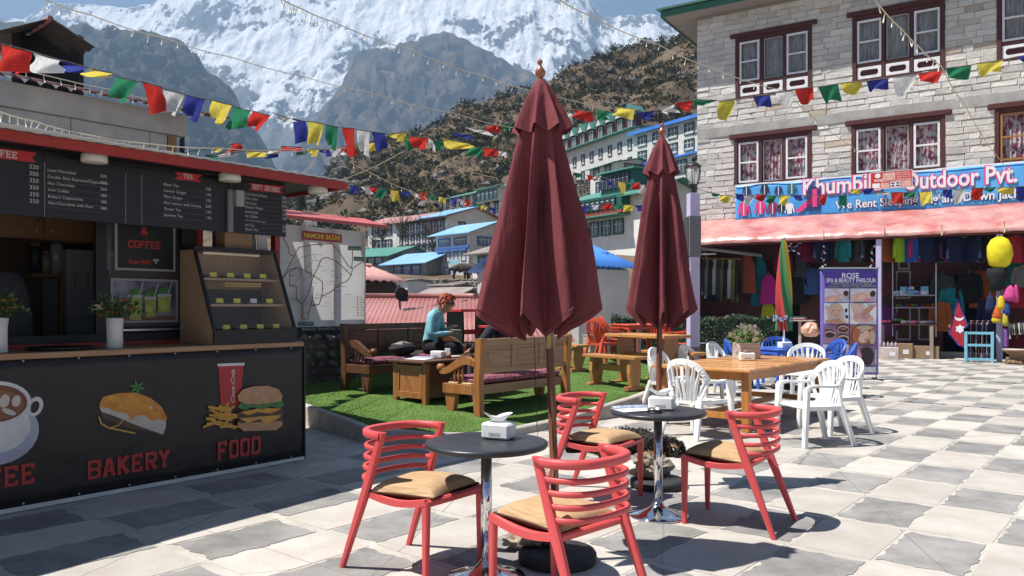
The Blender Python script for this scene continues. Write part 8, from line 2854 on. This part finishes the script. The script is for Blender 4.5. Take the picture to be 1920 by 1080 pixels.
# goods of the outdoor shop
def garment_mesh(key, w, h, puffy=False, sleeves=True, hood=False, flare=1.0):
 k = ('garm', key)
 if k in KIDS:
  return KIDS[k]
 b = MB()
 def body(s_, q):
  an = s_ * 2 * PI
  sh = .55 + .45 * min(1, q * 5) if q < .2 else 1.0
  wx = w / 2 * sh * (1 + (flare - 1) * q)
  th = .055 + (.02 if puffy else 0)
  rip = (1 + .09 * abs(math.sin(q * 26))) if puffy else (1 + .05 * math.sin(an * 5 + q * 4))
  return (wx * math.cos(an), th * math.sin(an) * rip * (.5 + .5 * min(1, q * 3)), -h * q)
 b.grid(body, 20, 26 if puffy else 14)
 if sleeves:
  for sx in (-1, 1):
   pts = [Vector((sx * w * .40, 0, -.05)), Vector((sx * w * .56, -.02, -h * .35)), Vector((sx * w * .60, -.03, -h * .85))]
   path = [pts[0].lerp(pts[1], i / 6) for i in range(6)] + [pts[1].lerp(pts[2], i / 6) for i in range(7)]
   b.tube(path, [.07 * (1 + (.13 * (i % 2) if puffy else 0)) * (1 - .02 * i) for i in range(13)], 8)
 KIDS[k] = b.mesh('garment', [None])
 return KIDS[k]
GC = {}
def gcol(c):
 if c not in GC:
  GC[c] = cloth('garment_%d' % len(GC), c, .8, scale=6)
 return GC[c]
hang_m = mat('hanger_wire', (.3, .3, .32), rough=.4, metal=.6)
def garment(label, u, v, off, key, c, rz=0.0, group=None, cat='jacket', name='hanging_jacket', **kw):
 x, z = F.xz(u, v, off)
 t = thing(name, label, cat, FM @ T(x, off, z, rz=rz), group)
 me = garment_mesh((key, c), *kw.get('dim', (.55, .62)), **{k: q for k, q in kw.items() if k != 'dim'})
 me.materials[0] = gcol(c)
 link('fabric', me, t)
 MB().tube([(-.15, 0, -.03), (0, 0, .03), (0, 0, .09), (.02, 0, .11)], .006, 4).build('hanger', hang_m, t)
JG = 'jackets hanging in a row under the awning'
cn = {'orange': (.36, .10, .03), 'lime green': (.28, .46, .03), 'blue': (.03, .09, .34), 'pink': (.42, .03, .13), 'navy': (.018, .022, .06), 'black': (.014, .014, .016), 'teal': (.02, .19, .20), 'purple': (.13, .03, .17), 'dark grey': (.05, .05, .055), 'red': (.30, .025, .035), 'maroon': (.13, .015, .045), 'grey': (.16, .155, .15)}
row = [('maroon', 1516, 'third from the left end'), ('navy', 1542, 'behind the spa banner, left one'), ('teal', 1582, 'left of the striped dark one'), ('dark grey', 1606, 'left of the lavender post'), ('black', 1629, 'touching the lavender post'), ('orange', 1662, 'first right of the lavender post'), ('lime green', 1692, 'beside the orange one'),
 ('blue', 1706, 'beside the lime green one'), ('pink', 1723, 'beside the bright blue one'), ('navy', 1743, 'right of the pink one'), ('black', 1758, 'left of the teal one'), ('teal', 1771, 'by the doorway'), ('purple', 1781, 'at the doorway edge'), ('navy', 1795, 'left of the second lime green one'), ('lime green', 1806, 'over the doorway'), ('navy', 1824, 'right of the second lime green one'), ('dark grey', 1842, 'left of the yellow pack cover'), ('red', 1906, 'right of the yellow pack cover'), ('red', 1928, 'at the right picture edge')]
rg = random.Random(77)
for k, (c, u, w) in enumerate(row):
 garment('%s quilted jacket hanging under the awning, %s' % (c, w), u, 447 - (u - 1500) * .012, -1.25 + rg.uniform(-.12, .12), 'puff', cn[c], rz=rg.uniform(.5, .95) * rg.choice([1, 1, -1]), group=JG, puffy=True, dim=(.50, .72))
for (lb, c, u, v, off, dim, kw) in (('plain blue jacket hanging against the dark shop front', (.045, .085, .22), 1517, 502, -.35, (.62, .85), {}), ('orange brown jacket hanging right of the doorway', (.26, .07, .02), 1838, 508, -.5, (.55, 1.05), {}), ('teal jacket hanging behind the black bag', (.02, .16, .14), 1893, 490, -.7, (.5, .7), {}),
         ('grey jacket at the right picture edge', (.16, .155, .15), 1922, 497, -.8, (.5, .6), {}), ('striped dark jacket low left of the shelf', (.10, .03, .03), 1655, 510, -.5, (.5, .75), {})):
 garment(lb, u, v, off, 'jk', c, dim=dim, **kw)
for (lb, c, u, v, off, dim) in (('rust coloured long dress hanging in the shop front', (.20, .045, .025), 1401, 478, -.6, (.42, 1.25)), ('magenta dress hanging left of the striped parasol', (.33, .02, .17), 1441, 515, -.6, (.40, .95)), ('dark teal long coat hanging beside the rust dress', (.015, .10, .13), 1424, 482, -.4, (.42, 1.6)), ('yellow green skirt hanging under the magenta dress', (.30, .28, .02), 1440, 567, -.55, (.36, .62))):
 garment(lb, u, v, off, 'dress', c, dim=dim, sleeves=False, flare=1.45, cat='dress', name='hanging_dress')
for k, (n_, u, v) in enumerate((('navy', 1562, 520), ('maroon', 1480, 512), ('black', 1497, 520), ('purple', 1660, 575), ('dark grey', 1768, 515), ('teal', 1783, 540), ('red', 1902, 520), ('black', 1818, 512), ('navy', 1856, 560), ('maroon', 1470, 470), ('orange', 1764, 566), ('dark grey', 1497, 468))):
 garment('%s garment in the second shop row, %s' % (n_, 'left of the spa banner' if u < 1570 else ('left of the doorway' if u < 1770 else 'near the doorway')) + (', high up' if v < 480 else ''), u, v, -.35 - .03 * k, 'jk2', cn[n_], rz=.5 - .1 * k, group='garments on the second row in the shop', dim=(.5, .85))
rx0, rx1 = F.x(1318, -1.0), F.x(1424, -1.0)
rl = thing('clothes_rail', 'grey pipe rail under the left end of the awning', 'rail', FM)
za, zb = F.z(1318, 466, -1.0), F.z(1424, 478, -1.0)
MB().tube([(rx0, -1.25, za), (rx1, -.7, zb)], .055, 10).build('pipe', mat('pipe_grey', (.20, .21, .21), rough=.5), rl)
tc_ = [('charcoal', (.03, .032, .036)), ('mid grey', (.12, .125, .13)), ('dark', (.02, .022, .025)), ('beige', (.34, .29, .24)), ('dark grey', (.05, .05, .055)), ('olive', (.10, .09, .05)), ('near black', (.016, .018, .03)), ('pale beige', (.40, .35, .29)), ('khaki', (.14, .12, .06)), ('brown black', (.035, .028, .02))]
for k, (n_, c) in enumerate(tc_):
 u = 1322 + 6.6 * k
 x, z = F.xz(u, 487, -.95)
 t = thing('hanging_trousers', n_ + ' trousers on the rail at the left end of the shop', 'trousers', FM @ T(x, -1.0 + .03 * k, z, rz=1.0), 'trousers hanging on the rail')
 b = MB()
 for sx in (-1, 1):
  b.tube([(sx * .05, 0, 0), (sx * .075, 0, -.35), (sx * .09, .01, -1.15 - .12 * (k % 3))], [.085, .085, .062], 8)
 b.build('legs', gcol(c), t)
 MB().cb(0, 0, .03, .20, .05, .05).build('hanger_clip', mat('amber_hanger', (.34, .16, .03), rough=.5), t)
for k, (u, c, n_) in enumerate(((1326, (.02, .022, .05), 'navy'), (1338, (.12, .02, .03), 'dark red'), (1352, (.03, .03, .032), 'black'), (1362, (.30, .06, .015), 'orange'))):
 x, z = F.xz(u, 603, -1.1)
 t = thing('stacked_backpack', n_ + ' backpack standing under the hanging trousers', 'backpack', FM @ T(x, -1.05, max(.45, z - .4)), 'backpacks under the trousers rail')
 MB().lathe([(0, 0), (.16, .01), (.19, .2), (.17, .45), (.08, .56), (0, .58)], 12).build('body', gcol(c), t)
 MB().cb(0, -.16, .22, .2, .08, .22, c=.03).build('pocket', gcol(c), t)
t = thing('display_ledge', 'dark ledge carrying the backpacks under the trousers rail', 'ledge', FM)
MB().box(F.x(1312, -1.1), F.x(1376, -1.1), -1.4, -.7, .40, .44).build('top', panel_m, t)
MB().box(F.x(1312, -1.1), F.x(1376, -1.1), -1.36, -.74, 0, .399).build('base', panel_m, t)
# shelves of boxes and shoes
sx0, sx1 = F.x(1674, -.5), F.x(1757, -.5)
zs1, zs2 = F.z(1715, 553, -.5), F.z(1715, 576, -.5)
t = thing('shop_shelf', 'two tier metal shelf with blue white boxes and bright shoes', 'shelf', FM)
for z in (zs1, zs2):
 MB().box(sx0, sx1, -.65, -.30, z - .03, z).build('shelf_board', mat('pale_shelf', (.36, .33, .36), rough=.5), t)
for x in (sx0, sx1 - .03):
 MB().box(x, x + .03, -.66, -.63, .6, 3.0).build('upright', steel, t)
x = sx0 + .03
k = 0
bxm = [mat('box_blue', (.05, .11, .38), (.5, .52, .6), scale=9, rough=.5, lo=.5, hi=.56), mat('box_white', (.55, .56, .60), (.10, .22, .48), scale=9, rough=.5, lo=.55, hi=.6), mat('box_cyan', (.12, .34, .50), (.55, .58, .62), scale=9, rough=.5, lo=.55, hi=.6)]
while x < sx1 - .22:
 w = rg.uniform(.16, .22)
 for q in range(2 if k % 3 else 1):
  o = MB().box(x, x + w - .01, -.64, -.45, zs1 + .001 + .125 * q, zs1 + .122 + .125 * q, c=.003).build('goods_box', bxm[(k + q) % 3], None, FM)
  tag(o, '%s box in the %s pile on the upper shop shelf%s' % (('blue', 'white', 'pale cyan')[(k + q) % 3], ('first', 'second', 'third', 'fourth', 'fifth', 'sixth', 'seventh', 'eighth')[k], ', on top' if q else ''), 'box', 'blue and white boxes on the upper shelf')
 x += w
 k += 1
sc_ = [(.30, .36, .03), (.03, .08, .30), (.45, .10, .02), (.30, .36, .03), (.03, .08, .30), (.40, .05, .03), (.45, .10, .02)]
for k in range(7):
 x = sx0 + .1 + (sx1 - sx0 - .2) * (k + .5) / 7
 b = MB()
 for dx in (-.05, .05):
  b.grid(lambda s_, q, dx=dx: (dx + .042 * math.sin(q * PI) ** .4 * math.cos(s_ * 2 * PI), -.14 + .28 * q, .05 + (.05 - .028 * q) * math.sin(s_ * 2 * PI) * math.sin(q * PI) ** .4), 8, 8)
 o = b.build('trail_shoes', gcol(sc_[k]), None, FM @ T(x, -.48, zs2 + .008))
 tag(o, '%s trail shoes, %s from the left on the lower shop shelf' % (('lime', 'blue', 'orange', 'lime', 'blue', 'red', 'orange')[k], ('first', 'second', 'third', 'fourth', 'fifth', 'sixth', 'seventh')[k]), 'shoes', 'shoes on the lower shelf')
# table of hats and gloves with boxes under it
tx0, tx1 = F.x(1648, -1.2), F.x(1757, -1.2)
t = thing('goods_table', 'wooden trestle with folded hats and gloves in front of the shop', 'table', FM)
zt = F.z(1700, 607, -1.2)
MB().box(tx0, tx1, -1.45, -.9, zt - .035, zt).build('table_top', panel_m, t)
for x in (tx0 + .12, tx1 - .12):
 MB().box(x - .045, x + .045, -1.44, -1.36, 0, zt - .036).build('leg', wood('grey_plank', (.36, .30, .25), (.26, .22, .18), 2), t)
hats = [((.22, .02, .06), 'crimson'), ((.10, .02, .03), 'dark red'), ((.12, .03, .04), 'wine red'), ((.10, .30, .05), 'bright green'), ((.09, .09, .11), 'grey patterned'), ((.05, .05, .07), 'charcoal'), ((.14, .03, .08), 'plum'), ((.02, .025, .05), 'navy'), ((.07, .07, .07), 'grey'), ((.03, .04, .08), 'dark blue')]
for k, (c, n_) in enumerate(hats):
 x = tx0 + .08 + (tx1 - tx0 - .2) * (k + .5) / len(hats)
 b = MB().lathe([(.12, 0), (.135, .02), (.11, .06), (.06, .085), (0, .09)], 12, rf=lambda a, i, k=k: 1 + .15 * math.sin(a * 2 + k))
 o = b.build('woollen_hat', gcol(c), None, FM @ T(x, -1.2 + .08 * (k % 2), zt + (.06 if k == 3 else .001)))
 tag(o, n_ + ' woollen hat on the trestle in front of the shop', 'hat', 'woollen hats on the trestle')
for (lb, u, w, d, h_, m_, off) in (('white carton with bottles in front of the trestle', 1665, .55, .32, .33, mat('white_carton', (.55, .50, .48), (.42, .33, .28), scale=4, rough=.8), -1.9), ('brown cardboard carton with white label under the trestle', 1690, .60, .4, .42, card, -1.3), ('low brown cardboard carton under the right end of the trestle', 1733, .75, .4, .36, card, -1.2)):
 x = F.x(u, off)
 t = thing('carton', lb, 'carton', FM @ T(x, off, 0, rz=.06))
 MB().box(-w / 2, w / 2, -d / 2, d / 2, .002, h_, c=.006).build('box', m_, t)
 MB().box(.05, .2, -d / 2 - .003, -d / 2 + .001, h_ * .3, h_ * .6).build('label', hw, t)
 if off < -1.5:
  for q in range(5):
   MB().lathe([(.035, 0), (.035, .1), (.012, .13), (.012, .15), (0, .151)], 8, M=T(-.2 + .1 * q, 0, h_ + .001)).build('bottle', mat('bottle_mix%d' % (q % 2), ((.4, .3, .4), (.35, .38, .36))[q % 2], rough=.2), t)
# low crumpled orange bag and bench left of the spa banner
x = F.x(1520, -2.6)
t = thing('orange_bag', 'crumpled pale orange plastic bag hanging by the spa banner', 'bag', FM @ T(x, -2.6, F.z(1520, 632, -2.6)))
MB().lathe([(.0, .0), (.16, .02), (.24, .12), (.25, .25), (.17, .38), (.08, .43), (0, .43)], 18, rf=lambda a, i: 1 + .28 * noise.noise(Vector((a * 1.7, i * 1.1, 3))), sm=False).build('bag', mat('peach_plastic', (.58, .27, .17), (.66, .42, .32), scale=7, rough=.4), t)
t = thing('wooden_stand', 'narrow wooden stand with books behind the blue table', 'stand', FM)
xa = F.x(1497, -2.2)
zt = F.z(1497, 600, -2.2)
MB().box(xa - .35, xa + .45, -2.45, -2.0, zt - .03, zt).build('top', wash, t)
MB().box(xa + .02, xa + .09, -2.3, -2.2, 0, zt - .031).build('leg', wash, t)
for k in range(3):
 o = MB().box(xa - .25 + .05 * k, xa + .25 - .03 * k, -2.4, -2.1, zt + .001 + .035 * k, zt + .034 + .035 * k).build('book', gcol(((.22, .05, .05), (.42, .38, .33), (.08, .08, .09))[k]), None, FM)
 tag(o, ('red book at the bottom of the pile on the stand', 'cream book in the middle of the pile on the stand', 'black book on top of the pile on the stand')[k], 'book')
# trekking pole frame, flag, hanging packs
fx, fo = F.x(1836, -2.0), -1.95
t = thing('pole_stand', 'sky blue wooden frame holding trekking poles', 'stand', FM @ T(fx, fo, 0))
sky_p = mat('sky_blue_paint', (.16, .42, .55), (.20, .48, .60), scale=6, rough=.5)
a = .30
for sx in (-1, 1):
 for sy in (-1, 1):
  MB().box(sx * a - .035, sx * a + .035, sy * .2 - .035, sy * .2 + .035, 0, .80, c=.004).build('post', sky_p, t)
for z in (.05, .42, .74):
 for sy in (-1, 1):
  MB().box(-a + .036, a - .036, sy * .2 - .025, sy * .2 + .025, z, z + .06).build('rail', sky_p, t)
 for sx in (-1, 1):
  MB().box(sx * a - .025, sx * a + .025, -.164, .164, z + .002, z + .058).build('rail', sky_p, t)
for k in range(16):
 x, y = -.24 + .032 * k, rg.uniform(-.12, .12)
 p = MB().tube([(x, y, .06), (x + rg.uniform(-.04, .04), y + .02, 1.02)], .010, 6)
 p.tube([(x, y, 1.0), (x + .03, y - .03, 1.10)], .022, 6)
 o = p.build('trekking_pole', gcol([(.02, .02, .022), (.35, .36, .38), (.03, .03, .08), (.10, .02, .02)][k % 4]), None, FM @ T(fx, fo, 0))
 tag(o, 'trekking pole standing among others in the sky blue frame', 'trekking pole', 'trekking poles in the blue frame')
nf = thing('pennant_flag', 'red double pennant flag with blue border and white emblem hanging by the doorway', 'flag', FM @ T(F.x(1797, -1.9), -1.9, F.z(1797, 655, -1.9)))
red_c = cloth('crimson_cloth', (.44, .035, .05))
pts = [(0, 1.36), (.22, .62), (.12, .56), (.24, .02), (.03, .10), (-.22, .40), (-.10, .95)]
def fsh(p, q):
 i = p * (len(pts) // 2)
 return None
b = MB()
b.prism(pts, -.02, .02, 'xz')
b.build('cloth', red_c, nf)
bb = MB()
for p, q in zip(pts, pts[1:] + pts[:1]):
 bb.tube([(p[0], -.01, p[1]), (q[0], -.01, q[1])], .022, 6)
bb.build('border', cloth('royal_blue_cloth', (.03, .04, .22)), nf)
em = MB()
em.prism([(.04 + .12 * math.cos(k * PI / 6) * (1 if k % 2 else .7), .55 + .12 * math.sin(k * PI / 6) * (1 if k % 2 else .7)) for k in range(12)], -.026, -.0215, 'xz')
em.prism([(.02 + .11 * math.cos(R(a_)), .88 + .11 * math.sin(R(a_))) for a_ in range(190, 351, 20)] + [(.02 + .11 * math.cos(R(a_)), .91 + .07 * math.sin(R(a_))) for a_ in range(350, 189, -20)], -.026, -.0215, 'xz')
em.build('emblem', hw, nf)
px = F.x(1875, AY - .25)
po = AY - .25
def hung(name, label, cat, u, v, prof, c, flat=.6, seed=0, sm=True):
 x, z = F.xz(u, v, po)
 t = thing(name, label, cat, FM @ T(x, po, z))
 MB().lathe(prof, 20, M=Matrix.Diagonal((1, flat, 1, 1)), rf=lambda a, i: 1 + .10 * noise.noise(Vector((a * 1.5, i * .8, seed))), sm=sm).build('body', gcol(c) if len(c) == 3 else c, t)
 MB().tube([(0, 0, prof[-1][1] - .01), (0, .05, prof[-1][1] + .15)], .012, 5).build('strap', black_p, t)
hung('pack_cover', 'bright yellow pack cover hanging from the awning beam', 'pack cover', 1874, 503, [(0, 0), (.12, .0), (.24, .10), (.30, .35), (.29, .58), (.20, .76), (.08, .83), (0, .84)], (.74, .62, .03), .75, 1)
hung('dry_bag', 'black bag hanging directly below the yellow pack cover', 'bag', 1870, 546, [(0, 0), (.10, .02), (.17, .16), (.25, .45), (.24, .60), (0, .62)], (.022, .023, .026), .7, 2)
for (lb, u, v, c, w, h_) in (('navy waist pack hanging left below the black bag', 1857, 588, (.02, .03, .08), .12, .50), ('yellow pouch hanging below the black bag', 1877, 582, (.60, .48, .03), .10, .40), ('orange pouch hanging low beside the yellow one', 1869, 600, (.55, .13, .03), .12, .38), ('blue pouch hanging right of the yellow pouch', 1888, 592, (.03, .06, .25), .08, .36),
       ('pink pouch hanging right of the black bag', 1893, 565, (.58, .08, .26), .15, .42), ('small pink strip bag at the right of the pink pouch', 1905, 568, (.52, .06, .20), .07, .48), ('yellow dry sack low behind the post', 1868, 606, (.58, .46, .04), .12, .22), ('mustard strap bag beside the lavender post', 1885, 612, (.50, .42, .04), .07, .42)):
 hung('pouch', lb, 'pouch', u, v, [(0, 0), (w * .8, .01), (w, h_ * .3), (w * .75, h_ * .75), (w * .3, h_), (0, h_ + .01)], c, .6, u)
# glove rack and basket at the right edge
gx0, gx1 = F.x(1884, -1.5), F.x(1960, -1.5)
t = thing('glove_rack', 'rack with a row of hanging straps and gloves over a dark red cloth', 'rack', FM)
zt = F.z(1905, 607, -1.5)
MB().box(gx0, gx1, -1.75, -1.2, zt - .03, zt).build('top', wash, t)
MB().box(gx0, gx1, -1.6, -1.56, .30, zt - .031).build('cloth', cloth('wine_cloth', (.11, .012, .022)), t)
MB().box(gx0 + .02, gx1, -1.7, -1.3, 0, .12).build('base', wash, t)
for k in range(15):
 x = gx0 + .05 + (gx1 - gx0 - .1) * k / 15
 h_ = rg.uniform(.25, .42)
 MB().tube([(x, -1.72, zt + .01), (x, -1.79, zt - .04), (x + .01, -1.79, zt - h_)], [.03, .035, .025], 6).build('glove', gcol([(.03, .03, .032), (.42, .42, .40), (.10, .10, .10), (.22, .21, .2)][k % 4]), t)
o = MB().sheet(lambda s_, q: (F.x(1882, -1.8) + .10 * s_, -1.83 + .02 * math.sin(s_ * 9), .35 + .55 * q), 6, 6, .006).build('lilac_scarf', cloth('lilac_cloth', (.26, .10, .36)), None, FM)
tag(o, 'lilac scarf hanging on the right lavender post', 'scarf')
bkx = F.x(1908, -2.2)
t = thing('woven_basket', 'woven tray on a wicker basket at the right picture edge', 'basket', FM @ T(bkx, -2.3, 0))
wick = mat('wicker', (.30, .19, .10), (.16, .09, .045), scale=40, rough=.8, bump=.5, bscale=60)
MB().lathe([(.20, 0), (.30, .03), (.22, .10), (.16, .16), (.20, .24), (.34, .33), (.35, .36), (.31, .35), (0, .30)], 24).build('basket', wick, t)
for k in range(14):
 an = k * PI / 7
 MB().tube([(.16 * math.cos(an), .16 * math.sin(an), .15), (.36 * math.cos(an), .36 * math.sin(an), .01)], .012, 5).build('cane', wick, t)
MB().lathe([(0, .361), (.33, .362), (.34, .38), (0, .375)], 24).build('tray', mat('pale_tray', (.52, .48, .42), rough=.7), t)
# festoon of small pennants and trinkets under the beam
for (u, w, lb) in ((1483, 3.0, 'garland of tiny keyrings hanging left of the magenta jacket'), (1543, .4, 'small bright tassel hanging from the beam near the spa banner'), (1636, .5, 'striped cloth bag hanging beside the lavender post')):
 x, z = F.xz(u, 462, -1.5)
 t = thing('trinkets', lb, 'trinkets', FM @ T(x, -1.5, z))
 b = MB()
 for k in range(40 if w > 1 else 14):
  c = Vector((rg.uniform(-.3, .3) if w > 1 else rg.uniform(-.08, .08), rg.uniform(-.02, .02), rg.uniform(-.25, .15) if w > 1 else -.05 * k))
  b.cb(c.x, c.y, c.z, .05, .012, .045, mi=k % 4)
 b.build('beads', [hw, gcol((.36, .02, .03)), gcol((.02, .02, .06)), gcol((.30, .36, .4))], t, kind='stuff')
